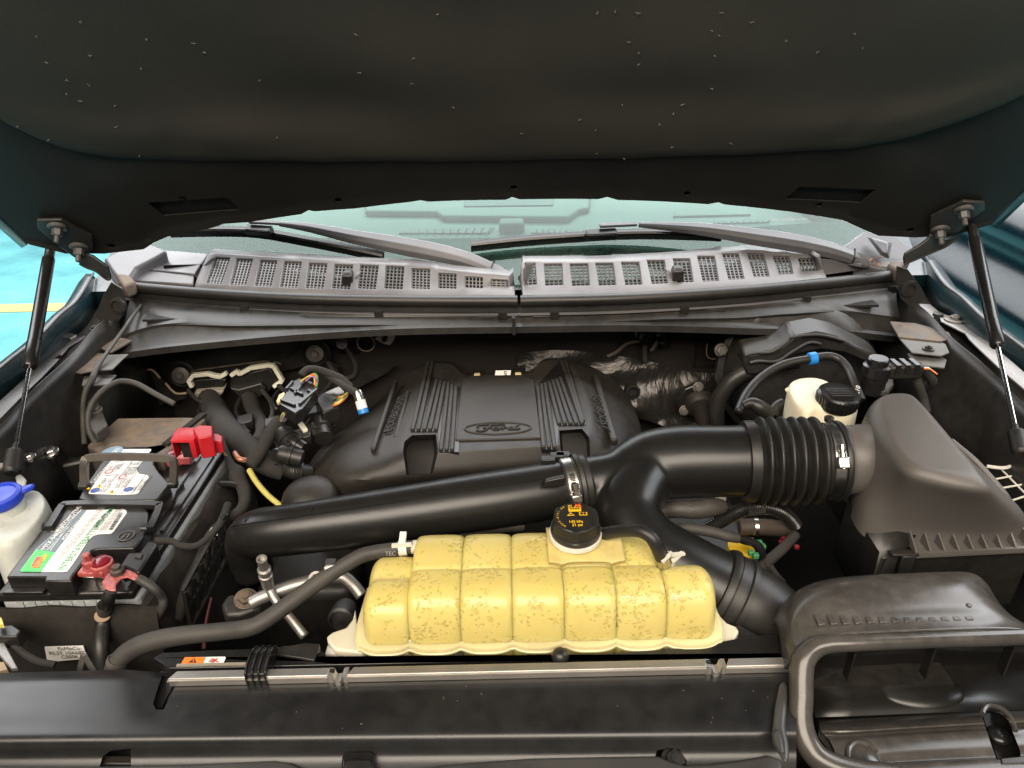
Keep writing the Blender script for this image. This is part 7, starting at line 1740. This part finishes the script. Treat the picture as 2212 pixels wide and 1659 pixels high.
for k, (m_, du) in enumerate((('p_dkgreen', 0), ('p_orange', -10), ('p_red', -20), ('yellow', -28), ('violet', -6))):
    q = [W(D4(1440 + du * 2, 470 + k * 3), z=1.107), W(D4(1490 + du, 410 + 6 * k), z=1.118), W(D4(1535 + du, 420 + 8 * k), z=1.115), W(D4(1540 + du, 500), z=1.105), W(D4(1510 + du, 560), z=1.098)]
    mb = MB(); mb.tube(cr([tuple(p) for p in q], 5), 0.0013, 6); mb.build('wire', m_, t)
for k, m_ in enumerate(('yellow', 'paper', 'violet', 'violet', 'p_grey')):
    q = [W(D4(1225 + 20 * k, 770 - 8 * k), z=1.095), W(D4(1205 + 22 * k, 800 - 4 * k), z=1.088), W(D4(1195 + 8 * k, 850), z=1.07)]
    mb = MB(); mb.tube(cr([tuple(p) for p in q], 4), 0.0013, 6); mb.build('wire', m_, t)
o = tag(MB().prism([W(D4(*p), z=1.06) for p in ((1315, 790), (1360, 785), (1400, 850), (1450, 920), (1405, 932), (1360, 870))], (0, 0, -0.006)).build('cream_clip', 'offwhite'), 'loose cream plastic clip under the dangling connector', 'clip'); bevel(o, 0.001)
# round sensor with white/blue sleeve
t = thing('hose_end_sensor', 'small capped tube end with white and blue sleeve by engine cover', 'sensor', W(C2(790, 600), z=1.06))
a, b = W(C2(770, 530), z=1.09), W(C2(805, 650), z=1.06); ax_ = (b - a).normalized(); l_ = (b - a).length; r_ = pm(a, 11)
MB().lathe(a, ax_, [(r_ * .8, -0.006), (r_, 0), (r_, l_ * .33)], 18).build('metal_sleeve', 'steel', t, 40)
MB().lathe(a, ax_, [(r_ * 1.04, l_ * .33), (r_ * 1.04, l_ * .74)], 18).build('white_sleeve', 'paper', t, 40)
MB().lathe(a, ax_, [(r_ * 1.04, l_ * .74), (r_ * 1.04, l_ * .96), (r_ * .7, l_)], 18).build('blue_sleeve', 'cyan', t, 40)
T([(*C2(760, 525), 1.092, 9), (*C2(700, 490), 1.095, 8), (*C2(620, 440), 1.10, 7), (*C2(540, 390), 1.11, 7)], 5, 10).build('lead', 'cloth', t)
# fuse block with loose wires
t = thing('relay_block', 'black relay block trailing orange and yellow wires behind the sensor', 'relay', W(C2(600, 560), z=1.05))
o = MB().prism([W(C2(*p), z=1.075) for p in ((510, 560), (560, 520), (640, 485), (660, 600), (560, 640))], (0, 0, -0.03)).build('block', 'plastic', t); bevel(o, 0.003)
o = MB().prism([W(C2(*p), z=1.079) for p in ((575, 520), (655, 485), (690, 520), (620, 560))], (0, 0, -0.004)).build('metal_tab', 'steel', t)
for k in range(7):
    m_ = ('p_orange', 'yellow', 'yellow', 'copper', 'p_dkgreen', 'p_orange', 'yellow')[k]
    q = [W(C2(620 + 6 * k, 600 - 9 * k), z=1.075), W(C2(650 + 5 * k, 590 - 8 * k), z=1.083), W(C2(690 + 3 * k, 560 - 7 * k), z=1.08), W(C2(705 + k, 535 - 4 * k), z=1.075)]
    mb = MB(); mb.tube(cr([tuple(p) for p in q], 4), 0.0014, 6); mb.build('wire', m_, t)
# black hoses and valve cluster left of the cover
t = thing('purge_valve', 'black plastic valve cluster with hose stubs left of the engine cover', 'valve', W(D4(1300, 1050), z=1.0))
for a, b, r, m_ in ((D4(1210, 960), D4(1340, 1100), 22, 'plastic'), (D4(1290, 1030), D4(1420, 1110), 17, 'gloss'), (D4(1150, 1170), D4(1260, 1130), 16, 'gloss'), (D4(1180, 1150), D4(1400, 1200), 20, 'rubber'), (D4(1560, 840), D4(1600, 1010), 20, 'plastic'), (D4(1480, 900), D4(1540, 1000), 15, 'rubber')):
    A, Bv = W(a, z=1.05), W(b, z=1.04); rr = pm(A, r)
    MB().lathe(A, Bv - A, [(rr * .9, 0), (rr, 0.003), (rr, (Bv - A).length * .4), (rr * 1.12, (Bv - A).length * .42), (rr * 1.12, (Bv - A).length * .55), (rr * .95, (Bv - A).length * .57), (rr * .95, (Bv - A).length)], 22).build('barrel', m_, t, 30)
T([(*D4(1280, 1290), 1.01, 20), (*D4(1350, 1320), 1.01, 19), (*D4(1450, 1330), 1.0, 19)], 5, 18).build('ribbed_hose', 'rubber', t)
for k in range(4):
    c = W(D4(1330 + 26 * k, 1312 + 4 * k), z=1.01); MB().lathe(c, V((1, 0.0, -0.05)), [(pm(c, 20), -0.002), (pm(c, 21.5), 0), (pm(c, 20), 0.002)], 20, False, False).build('hose_ring', 'rubber', t)
mb = MB(); c = W(D4(1480, 1580), z=1.0); mb.ball(c, 0.045, 22, (1, 1, 0.75)); mb.build('pulley_dome', 'cover', t, 60)
t = thing('yellow_conduit', 'short yellow corrugated conduit dropping behind the intake pipe', 'conduit', W(D4(1050, 1480), z=0.98))
pth, rr = Tpath([(*D4(905, 1305), 1.01, 5.5), (*D4(960, 1400), 1.005, 5.5), (*D4(1030, 1490), 1.0, 5.5), (*D4(1110, 1570), 0.995, 5.5), (*D4(1230, 1660), 0.985, 5.5)], 12)
mb = MB(); mb.tube(pth, [r_ * (1.0 + 0.16 * (i % 2)) for i, r_ in enumerate(rr)], 12); mb.build('corrugated_tube', 'yellow', t, 25)
# dusty box behind the battery, hood release cable, strap bits
t = thing('fuse_box', 'dusty brown topped fuse box behind the battery', 'fuse box', W(C1(750, 260), z=0.9))
o = MB().prism([W(C1(*p), z=1.03) for p in ((470, 350), (640, 200), (1010, 195), (1120, 200), (960, 350), (880, 420), (560, 420))], (0, 0, -0.10)).build('box_lid', 'dustmetal', t); bevel(o, 0.004, 2)
mb = MB(); mb.bar(W(C1(900, 350), z=1.032), W(C1(1110, 180), z=1.032), 0.012, 0.006); o = mb.build('lid_strap', 'felt', t)
t = thing('hood_release_cable', 'thin grey hood release cable rising to the left cowl corner', 'cable', W(D8(560, 520), z=1.1))
T([(*D8(845, 140), 1.165, 3.6), (*D8(720, 310), 1.15, 3.8), (*D8(560, 540), 1.135, 4), (*D8(420, 740), 1.125, 4.5), (*D8(340, 880), 1.118, 6.5), (*D8(310, 960), 1.112, 7), (*D8(250, 1060), 1.10, 6.5), (*D8(220, 1200), 1.08, 6), (*D8(215, 1400), 1.05, 6), (*D8(230, 1659), 1.02, 6)], 6, 10).build('cable_jacket', 'hose', t, 180)
t = thing('vacuum_hose', 'thin grey hose looping from the left bracket down behind the battery', 'hose', W(D8(300, 1300), z=1.05))
T([(*D8(1210, 1220), 1.05, 6), (*D8(1000, 1110), 1.07, 6), (*D8(800, 1000), 1.09, 6), (*D8(640, 970), 1.10, 6), (*D8(520, 1010), 1.10, 6.5), (*D8(400, 1100), 1.095, 6.5), (*D8(310, 1220), 1.08, 6.5), (*D8(270, 1350), 1.065, 6.5), (*D8(280, 1500), 1.045, 6.5), (*D8(340, 1620), 1.03, 6.5), (*D8(420, 1720), 1.02, 6.5)], 6, 12).build('hose_body', 'hose', t, 180)
t = thing('wheel_sensor_bracket', 'ribbed grey bracket below the left rail bracket', 'bracket', W(D8(360, 1350), z=1.02))
o = MB().prism([W(D8(*p), z=1.06) for p in ((250, 1180), (360, 1150), (480, 1440), (350, 1540), (290, 1480))], (0, 0, -0.02)).build('bracket_plate', 'hose', t); bevel(o, 0.003)
bolt('bolt', W(D8(350, 1285), z=1.062), (0, -0.2, 1), 0.008, 'zinc', t, 1.4)
t = thing('washer_bracket', 'small steel bracket with bolts left of the battery', 'bracket', W(B7(230, 200), z=1.05))
o = MB().prism([W(B7(*p), z=1.05) for p in ((185, 135), (205, 125), (235, 170), (270, 210), (265, 240), (225, 240), (200, 215))], (0, 0, -0.004)).build('bracket_tab', 'zinc', t); bevel(o, 0.001)
bolt('bolt', W(B7(243, 205), z=1.051), (0, -0.2, 1), 0.006, 'steel', t, 1.5)
o = MB().prism([W(B7(*p), z=1.03) for p in ((305, 85), (400, 60), (450, 110), (440, 200), (330, 215), (300, 150))], (0, 0, -0.02)).build('block', 'plastic', t); bevel(o, 0.004)
bolt('bolt', W(B7(420, 165), z=1.032), (0, -0.3, 1), 0.009, 'steel', t, 1.3)
o = MB().prism([W(B7(*p), z=1.0) for p in ((40, 260), (640, 195), (860, 165), (860, 190), (640, 240), (150, 350))], (0, 0, -0.06)).build('cross_beam', 'plastic', t); bevel(o, 0.006, 2)
# box and lattice right of battery
t = thing('battery_side_harness', 'black corrugated harness bundle right of the battery', 'harness', W(C1(1150, 900), z=0.97))
T([(*C1(1290, 520), 1.0, 16), (*C1(1330, 600), 0.995, 14), (*C1(1320, 690), 0.99, 12), (*C1(1230, 760), 0.985, 10), (*C1(1150, 830), 0.98, 10), (*C1(1080, 1000), 0.965, 13), (*C1(1010, 1150), 0.95, 16), (*C1(950, 1300), 0.93, 18)], 6, 12).build('bundle', 'cloth', t, 180)
T([(*C1(1200, 560), 0.99, 7), (*C1(1300, 570), 1.0, 7), (*C1(1350, 630), 0.995, 7), (*C1(1310, 700), 0.985, 7)], 6, 10).build('loop', 'rubber', t, 180)
o = MB().box(W(C1(1168, 822), z=0.985) - V((0.006, 0.004, 0.004)), W(C1(1168, 822), z=0.985) + V((0.006, 0.006, 0.004))).build('white_clip', 'white', t)
t = thing('lattice_panel', 'black lattice air guide standing right of the battery', 'guide', W(C1(1150, 1050), z=0.9))
a, b = W(C1(1040, 1330), z=0.93), W(C1(1260, 900), z=0.95)
for k in range(7):
    s = k / 6
    p = a.lerp(b, s); MB().bar(p, p + V((0.004, 0.0, 0.06)), 0.005, 0.005).build('upright', 'plastic', t)
    if k < 6:
        q2 = a.lerp(b, s + 1 / 6); MB().bar(p, q2 + V((0.004, 0, 0.06)), 0.004, 0.004).build('diagonal', 'plastic', t); MB().bar(p + V((0.004, 0, 0.06)), q2, 0.004, 0.004).build('diagonal', 'plastic', t)
for z in (0, 0.03, 0.06): MB().bar(a + V((0.002, 0, z)), b + V((0.002, 0, z)), 0.005, 0.005).build('crossbar', 'plastic', t)
t = thing('red_cable', 'dark red cable dropping between battery box and aluminium pipe', 'cable', W(C1(1110, 1380), z=0.9))
T([(*C1(1150, 1180), 0.93, 4), (*C1(1120, 1320), 0.91, 4), (*C1(1110, 1460), 0.89, 5)], 5, 10).build('jacket', 'darkred', t)
# ================================================================ right rear: firewall fittings, booster, brake reservoir
t = thing('heat_shield', 'crumpled silver foil heat shield on the firewall right of the engine cover', 'heat shield', W(B2(800, 970), y=1.40))
rows = []
TOP = [(180, 900), (300, 885), (420, 880), (560, 893), (680, 908), (790, 930), (900, 950), (1000, 985), (1100, 1000), (1240, 1000)]
import bisect
for j in range(9):
    s = j / 8; r_ = []
    for i, (x, y) in enumerate(TOP):
        yy = y + s * (250 + 10 * i)
        d = 0.012 * math.sin(i * 1.9 + j * 1.3) + 0.008 * math.sin(i * 4.1 - j * 2.2) + rnd.uniform(-0.004, 0.004)
        r_.append(W(B2(x, yy), y=1.41 - 0.03 * s - 0.02 * (i > 4) * s + d * (0.4 + 0.6 * s)))
    rows.append(r_)
o = MB().sheet(rows).build('foil_sheet', 'foil', t, 25); m_ = o.modifiers.new('subsurf', 'SUBSURF'); m_.levels = m_.render_levels = 2
c = W(C3(742, 517), y=1.36); MB().lathe(c, (0, -1, 0.2), [(0.016, -0.02), (0.016, 0.004), (0.012, 0.005), (0.012, -0.01)], 18).build('hole', 'dark', t)
t = thing('foil_flap', 'grey foil insulation flap left of the engine cover', 'heat shield', W(C2(800, 440), y=1.38))
o = MB().prism([W(C2(*p), y=1.39) for p in ((570, 520), (860, 355), (1000, 345), (950, 400), (720, 520), (620, 580))], (0, 0.003, 0)).build('foil_sheet', 'foil', t)
t = thing('white_firewall_clip', 'white square plastic clip on the firewall left of centre', 'clip', W(B1(1405, 880), y=1.43))
o = MB().prism(ppy(B1, [(1350, 880), (1370, 848), (1465, 845), (1455, 880), (1432, 912), (1400, 905)], 1.426), (0, 0.003, 0)).build('clip_plate', 'white', t); bevel(o, 0.001)
MB().lathe(W(B1(1405, 870), y=1.426), (0, -1, 0), [(0.006, 0), (0.005, 0.014), (0.002, 0.016)], 10).build('peg', 'plastic', t)
t = thing('firewall_bracket_clip', 'white bracket with black hose clips hanging from the cowl edge', 'clip', W(B2(830, 800), y=1.42))
o = MB().prism(ppy(B2, [(783, 772), (873, 772), (873, 828), (783, 822)], 1.415), (0, 0.003, 0)).build('clip_plate', 'white', t)
for (p, r_) in ((B2(838, 808), 0.020), (B2(920, 800), 0.018), (B2(928, 840), 0.013)):
    c = W(p, y=1.405); mb = MB(); mb.lathe(c, (0.2, -1, 0.1), [(r_, -0.004), (r_, 0.01), (r_ * .6, 0.014), (r_ * .5, 0.010)], 16); mb.build('hose_clip', 'gloss', t, 40)
mb = MB(); mb.tube(cr([tuple(W(B2(*p), y=1.40)) for p in ((815, 835), (740, 850), (690, 890), (640, 915))], 5), 0.0048, 8); mb.build('brown_line', 'dustmetal', t)
for pts in (((838, 830), (830, 880), (832, 940)), ((900, 830), (870, 880), (855, 880))):
    mb = MB(); mb.tube([W(B2(*p), y=1.398) for p in pts], 0.006, 8); mb.build('stem', 'hose', t)
# steering shaft boot
t = thing('steering_shaft', 'steering shaft boot with bolts on the right firewall', 'shaft', W(C3(1110, 580), y=1.36))
o = MB().prism(ppy(C3, [(1005, 640), (1000, 570), (1050, 500), (1120, 470), (1200, 490), (1240, 560), (1230, 640), (1150, 670), (1050, 670)], 1.33), (0, 0.012, 0)).build('flange', 'gloss', t); bevel(o, 0.004, 2)
for p in ((1130, 490), (1048, 628)): bolt('bolt', W(C3(*p), y=1.328), (0, -1, 0.2), 0.009, 'zinc', t, 1.3)
c = W(C3(1140, 590), y=1.325); MB().lathe(c, (0, -1, -0.35), [(0.032, -0.01), (0.030, 0.006), (0.026, 0.01), (0.027, 0.016), (0.018, 0.02), (0.016, 0.06), (0.018, 0.09)], 24).build('boot', 'brown', t, 40)
# brake booster and master cylinder reservoir
t = thing('brake_booster', 'large black round brake booster behind the brake fluid reservoir', 'booster', W(B2(1680, 960), y=1.2))
bc_ = W(C4(420, 480), y=1.24); rB = pm(bc_, 170)
mb = MB(); mb.lathe(bc_ + V((0, 0.10, 0)), (0, -1, 0.15), [(rB * .9, -0.05), (rB, 0), (rB, 0.02), (rB * 1.04, 0.022), (rB * 1.04, 0.034), (rB * .97, 0.04), (rB * .9, 0.075), (rB * .7, 0.095), (rB * .35, 0.10)], 48); mb.build('shell', 'metal_dark', t, 40)
cover_o = [(40, 360), (50, 300), (110, 290), (210, 275), (280, 240), (340, 190), (480, 165), (600, 190), (700, 240), (820, 300), (870, 340), (800, 360), (640, 290), (500, 270), (360, 300), (260, 350), (120, 420), (60, 420)]
o = MB().prism([W(C4(*p), y=1.20) for p in cover_o], (0, 0.05, 0.012)).build('heat_cover', 'metal_dark', t, 30); bevel(o, 0.005, 2)
for pts in (((80, 345), (130, 335), (240, 335), (330, 280), (430, 225), (500, 235)), ((50, 300), (110, 285), (210, 278), (310, 215), (340, 190), (490, 180), (640, 215))):
    mb = MB(); mb.tube(cr([tuple(W(C4(*p), y=1.193)) for p in pts], 4), 0.003, 8); mb.build('pressed_bead', 'metal_dark', t)
bolt('bolt', W(B2(1222, 882), y=1.30), (0.1, -1, 0.2), 0.011, 'zinc', t, 1.25)
o = MB().prism(ppy(B2, [(1195, 870), (1240, 850), (1330, 900), (1330, 970), (1260, 940)], 1.305), (0, 0.006, 0)).build('mount_tab', 'metal_dark', t); bevel(o, 0.002)
# arch: dark moulded ring on the left of the booster
mb = MB(); mb.tube(cr([tuple(W(C3(*p), y=1.22)) for p in ((1240, 700), (1240, 620), (1270, 530), (1330, 450), (1430, 390), (1560, 350), (1720, 330))], 6), 0.016, 12); mb.build('arch_tube', 'metal_dark', t, 60)
t = thing('vacuum_line', 'black vacuum hose with blue clip arching over the brake booster', 'hose', W(C4(300, 350), z=1.1))
T([(*C4(10, 640), 1.07, 10), (*C4(60, 530), 1.085, 10), (*C4(150, 430), 1.10, 10), (*C4(280, 355), 1.115, 9.5), (*C4(430, 322), 1.122, 9), (*C4(540, 305), 1.124, 9), (*C4(610, 325), 1.120, 9), (*C4(660, 380), 1.112, 9.5), (*C4(700, 470), 1.10, 10), (*C4(735, 560), 1.085, 10)], 6, 14).build('hose_body', 'rubber', t, 180)
a, b = W(C4(428, 322), z=1.122), W(C4(470, 316), z=1.123); r_ = pm(a, 12)
MB().lathe(a, b - a, [(r_, 0), (r_ * 1.15, 0.001), (r_ * 1.15, (b - a).length), (r_, (b - a).length)], 18).build('blue_clip', 'cyan', t, 30)
a, b = W(C4(715, 515), z=1.093), W(C4(738, 570), z=1.083)
MB().lathe(a, b - a, [(pm(a, 11), 0), (pm(a, 11), (b - a).length)], 18).build('printed_sleeve', 'p_black', t, 30)
text('lettering', 'DL10', W(C4(722, 560), z=1.103), V((0.35, 0.7, 0.5)), V((-0.8, 0.3, 0.4)), 0.011, 'paper', t)
t = thing('brake_fluid_reservoir', 'cream plastic brake fluid reservoir with black cap on the right', 'reservoir', W(C4(520, 640), z=1.0))
zt4 = 1.125
TP = [W(C4(*p), z=zt4) for p in ((290, 470), (340, 430), (420, 420), (500, 425), (570, 460), (640, 520), (720, 570), (738, 600), (690, 640), (560, 610), (470, 600), (420, 640), (330, 560))]
cen = sum(TP, V()) / len(TP); dn = W(C4(500, 730), z=1.05) - W(C4(500, 610), z=zt4)
loops = [[V((p.x, p.y + 0.0, zt4 - 0.10)) for p in TP], [V((p.x, p.y, zt4 - 0.05)) for p in TP], [V((p.x, p.y, zt4 - 0.012)) for p in TP], [p.lerp(cen, 0.02) + V((0, 0, -0.004)) for p in TP], [p.lerp(cen, 0.08) for p in TP], [p.lerp(cen, 0.3) + V((0, 0, 0.002)) for p in TP]]
o = MB().loft(loops).build('tank', 'cream', t, 180); m_ = o.modifiers.new('subsurf', 'SUBSURF'); m_.levels = m_.render_levels = 2
mb = MB(); mb.tube([W(C4(300, 500), z=1.118), W(C4(400, 640), z=1.10), W(C4(410, 700), z=1.08)], 0.004, 8); mb.build('mould_seam', 'cream', t)
kc = W(C4(600, 560), z=1.130)
prof = [(0.029, -0.012), (0.031, -0.008), (0.031, 0.010), (0.0285, 0.0125), (0.024, 0.0118), (0.010, 0.0118)]
mb = MB(); mb.lathe(kc, (0.05, -0.12, 1), prof, 40); cp_ = mb.build('cap', 'gloss', t, 30)
for k in range(10):
    a = kc + V((-0.018 + 0.004 * k, 0.0, 0.0))
mb = MB()
for k in range(5):
    mb.bar(kc + V((-0.018, -0.014 + 0.006 * k, 0.0125 + 0.0006 * k * 0)), kc + V((0.018, -0.014 + 0.006 * k, 0.0115)), 0.0022, 0.0030)
mb.build('grip_lines', 'plastic', cp_)
mb = MB()
for k in range(30):
    an = 2 * math.pi * k / 30; mb.box(kc + V((math.cos(an) * 0.031 - 0.001, math.sin(an) * 0.031 - 0.001, -0.006)), kc + V((math.cos(an) * 0.031 + 0.001, math.sin(an) * 0.031 + 0.001, 0.008)))
mb.build('knurl', 'gloss', cp_)
# level sensor + plug at right of it
t = thing('clutch_sensor', 'black cylindrical sensor with plug behind the filter box', 'sensor', W(C4(820, 400), z=1.1))
c = W(C4(835, 360), z=1.13)
MB().lathe(c, (0, 0, 1), [(0.020, -0.05), (0.020, -0.02), (0.022, -0.018), (0.022, 0.0), (0.017, 0.002), (0.017, 0.012), (0.015, 0.014)], 24).build('barrel', 'gloss', t, 30)
o = MB().box(c + V((0.018, -0.012, -0.022)), c + V((0.075, 0.012, 0.002))).build('plug', 'plastic', t); bevel(o, 0.003)
for k in range(3): MB().box(c + V((0.026 + 0.016 * k, -0.014, -0.010)), c + V((0.034 + 0.016 * k, 0.013, 0.006))).build('plug_rib', 'gloss', t)
for k, m_ in enumerate(('p_orange', 'paper')):
    mb = MB(); mb.tube([c + V((0.074, -0.004 + 0.006 * k, -0.006)), c + V((0.088, -0.006 + 0.006 * k, -0.006)), c + V((0.10, -0.01 + 0.004 * k, -0.014))], 0.0011, 6); mb.build('wire', m_, t)
for pts in ([(1075, 365, 1.12, 10), (1130, 410, 1.10, 10), (1165, 460, 1.08, 10), (1120, 490, 1.06, 10)], [(1050, 370, 1.118, 8), (1080, 470, 1.09, 9), (1110, 560, 1.06, 9), (1130, 640, 1.04, 9)]):
    T([(*C4(a, b), z, r) for a, b, z, r in pts], 6, 12).build('conduit', 'cloth', t, 180)
t = thing('hose_bracket', 'dull brown bracket hook behind the brake cap', 'bracket', W(C4(870, 460), z=1.08))
o = MB().prism([W(C4(*p), z=1.09) for p in ((820, 490), (850, 470), (880, 480), (905, 440), (850, 430), (860, 425), (930, 430), (935, 470), (905, 510), (840, 515))], (0, 0, -0.01)).build('hook', 'hose', t); bevel(o, 0.002)
t = thing('coolant_stub', 'short black hose bend left of the brake fluid reservoir', 'hose', W(C4(120, 620), z=1.05))
T([(*C4(40, 600), 1.09, 9), (*C4(90, 585), 1.095, 13), (*C4(140, 610), 1.09, 16), (*C4(190, 650), 1.075, 17)], 6, 16).build('hose_body', 'rubber', t, 180)
T([(*C4(215, 660), 1.07, 12), (*C4(235, 610), 1.08, 12), (*C4(275, 585), 1.085, 12)], 6, 16).build('hose_bend', 'rubber', t, 180)
# ================================================================ under the duct, right centre
t = thing('braided_hose', 'thick braided grey sleeve hose under the intake duct', 'hose', W(D5(300, 300), z=1.0))
T([(*D5(-60, 330), 1.03, 16), (*D5(60, 300), 1.035, 18), (*D5(200, 290), 1.04, 19), (*D5(380, 295), 1.04, 20), (*D5(550, 270), 1.04, 20), (*D5(680, 260), 1.035, 15)], 6, 22).build('sleeve', 'braid', t, 180)
o = MB().prism([W(D5(*p), z=1.035) for p in ((590, 140), (730, 110), (700, 220), (670, 200))], (0, 0, -0.02)).build('cream_end', 'cream', t); bevel(o, 0.003)
t = thing('corrugated_loom', 'black corrugated wiring loom arching below the bellows', 'conduit', W(D5(800, 350), z=1.0))
pth, rr = Tpath([(*D5(520, 500), 1.0, 14), (*D5(640, 430), 1.01, 15), (*D5(780, 350), 1.018, 15.5), (*D5(900, 295), 1.022, 15.5), (*D5(1020, 270), 1.024, 15.5), (*D5(1150, 265), 1.022, 15.5), (*D5(1280, 300), 1.015, 15), (*D5(1400, 380), 1.0, 14), (*D5(1480, 470), 0.985, 13)], 12)
mb = MB(); mb.tube(pth, [r_ * (0.95 + 0.12 * (i % 2)) for i, r_ in enumerate(rr)], 16); mb.build('corrugated_tube', 'gloss', t, 25)
a, b = W(D5(925, 285), z=1.022), W(D5(1110, 262), z=1.023)
MB().lathe(a, b - a, [(pm(a, 15), 0), (pm(a, 17.5), 0.001), (pm(a, 17.5), (b - a).length), (pm(a, 15), (b - a).length)], 22).build('tape_wrap', 'cloth', t, 30)
t = thing('heater_hose', 'brown black hose with silver clamp below the loom', 'hose', W(D5(1150, 480), z=0.97))
T([(*D5(860, 480), 0.98, 17), (*D5(1000, 480), 0.98, 18), (*D5(1200, 490), 0.975, 18), (*D5(1400, 510), 0.965, 17)], 6, 18).build('hose_body', 'hosebrown', t, 180)
a, b = W(D5(1010, 480), z=0.98), W(D5(1055, 482), z=0.98)
MB().lathe(a, b - a, [(pm(a, 18.5), 0), (pm(a, 19.5), 0.0005), (pm(a, 19.5), (b - a).length), (pm(a, 18.5), (b - a).length)], 22).build('clamp_band', 'steel', t, 30)
t = thing('quick_connect_hose', 'grey hose ending in a black quick connector with green tabs', 'hose', W(D5(700, 580), z=1.0))
T([(*D5(130, 500), 1.02, 6), (*D5(240, 495), 1.025, 11), (*D5(400, 510), 1.025, 12), (*D5(600, 545), 1.02, 12), (*D5(740, 585), 1.015, 12), (*D5(845, 605), 1.01, 11)], 6, 16).build('hose_body', 'hose', t, 180)
T([(*D5(845, 605), 1.01, 9), (*D5(930, 630), 1.005, 10), (*D5(1020, 660), 1.0, 9), (*D5(1080, 720), 0.99, 11), (*D5(1090, 800), 0.975, 11)], 5, 14).build('connector', 'gloss', t, 40)
for p in ((1080, 655), (1115, 695), (1040, 795), (990, 765)):
    c = W(D5(*p), z=0.992); o = MB().box(c - V((0.004, 0.003, 0.004)), c + V((0.004, 0.004, 0.003))).build('green_tab', 'green', t); bevel(o, 0.001)
t = thing('oil_cap', 'yellow cap deep in the bay below the quick connector', 'cap', W(D5(890, 720), z=0.95))
c = W(D5(885, 725), z=0.955); MB().lathe(c, (0, -0.2, 1), [(0.020, -0.008), (0.021, 0), (0.021, 0.006), (0.017, 0.008)], 20).build('cap_disc', 'ylw', t, 30)
t = thing('red_plug_wiring', 'small red plugs among dark wiring right of the branch hose', 'connector', W(D5(1330, 640), z=0.95))
for p in ((1315, 645), (1340, 600), (1480, 700)):
    c = W(D5(*p), z=0.96); o = MB().box(c - V((0.003, 0.003, 0.003)), c + V((0.004, 0.003, 0.003))).build('red_plug', 'redpaint', t); bevel(o, 0.001)
T([(*D5(1480, 560), 0.98, 10), (*D5(1330, 720), 0.97, 11), (*D5(1180, 850), 0.96, 12), (*D5(1080, 960), 0.95, 13)], 6, 10).build('bundle', 'cloth', t, 180)
for k in range(3):
    T([(*D5(1100 + 50 * k, 830 + 40 * k), 0.962, 6), (*D5(1180 + 50 * k, 940 + 40 * k), 0.955, 6), (*D5(1270 + 40 * k, 1020 + 30 * k), 0.945, 5)], 4, 8).build('offshoot', 'cloth', t, 180)
# engine block clutter so gaps are not empty
t = thing('engine_block', 'dark engine front and accessories deep below the intake pipe', 'engine', (0, 0.9, 0.6))
for (x0, y0, z0_, x1, y1, z1_) in ((-0.28, 0.95, 0.60, 0.24, 1.40, 0.95), (-0.22, 0.82, 0.60, 0.20, 0.96, 0.93), (-0.42, 0.86, 0.60, -0.26, 1.10, 0.86), (0.22, 0.88, 0.6, 0.40, 1.15, 0.88)):
    o = MB().box((x0, y0, z0_), (x1, y1, z1_)).build('casting', 'metal_dark', t); bevel(o, 0.02, 3)
for (u, v, z, r) in ((1080, 1145, 1.0, 34), (1000, 1150, 0.99, 26), (860, 1240, 0.97, 30), (740, 1330, 0.94, 28)):
    c = W((u, v), z=z); rr = pm(c, r); MB().lathe(c, (0, -1, 0.3), [(rr * .9, -0.02), (rr, 0), (rr, 0.012), (rr * .8, 0.014), (rr * .75, 0.008), (rr * .3, 0.010)], 28).build('pulley', 'metal_dark', t, 30)
c = W((1035, 1150), z=1.03); MB().tube([W((960, 1165), z=1.03), W((1010, 1150), z=1.035), W((1060, 1140), z=1.035), W((1130, 1135), z=1.03)], 0.008, 12).build('alloy_bracket', 'zinc', t)
# ================================================================ apply the cut-outs
bpy.context.view_layer.update()
for o, c in CUTS:
    m = o.modifiers.new('cut', 'BOOLEAN'); m.object = c; m.operation = 'DIFFERENCE'; m.solver = 'EXACT'
dg = bpy.context.evaluated_depsgraph_get()
for o in {id(o): o for o, c in CUTS}.values():
    me = bpy.data.meshes.new_from_object(o.evaluated_get(dg))
    o.modifiers.clear()
    me.polygons.foreach_set('use_smooth', [True] * len(me.polygons)); me.set_sharp_from_angle(angle=R(30))
    o.data = me
for o, c in CUTS:
    bpy.data.objects.remove(c)
# lettering becomes plain mesh
bpy.context.view_layer.update()
dg = bpy.context.evaluated_depsgraph_get()
fonts = [o for o in bpy.data.objects if o.type == 'FONT']
meshes = [bpy.data.meshes.new_from_object(o.evaluated_get(dg)) for o in fonts]
for o, me in zip(fonts, meshes):
    n = bpy.data.objects.new('lettering', me); COL.objects.link(n)
    n.parent = o.parent; n.matrix_parent_inverse = o.matrix_parent_inverse; n.matrix_basis = o.matrix_basis
    if not me.materials and o.data.materials: me.materials.append(o.data.materials[0])
    bpy.data.objects.remove(o)
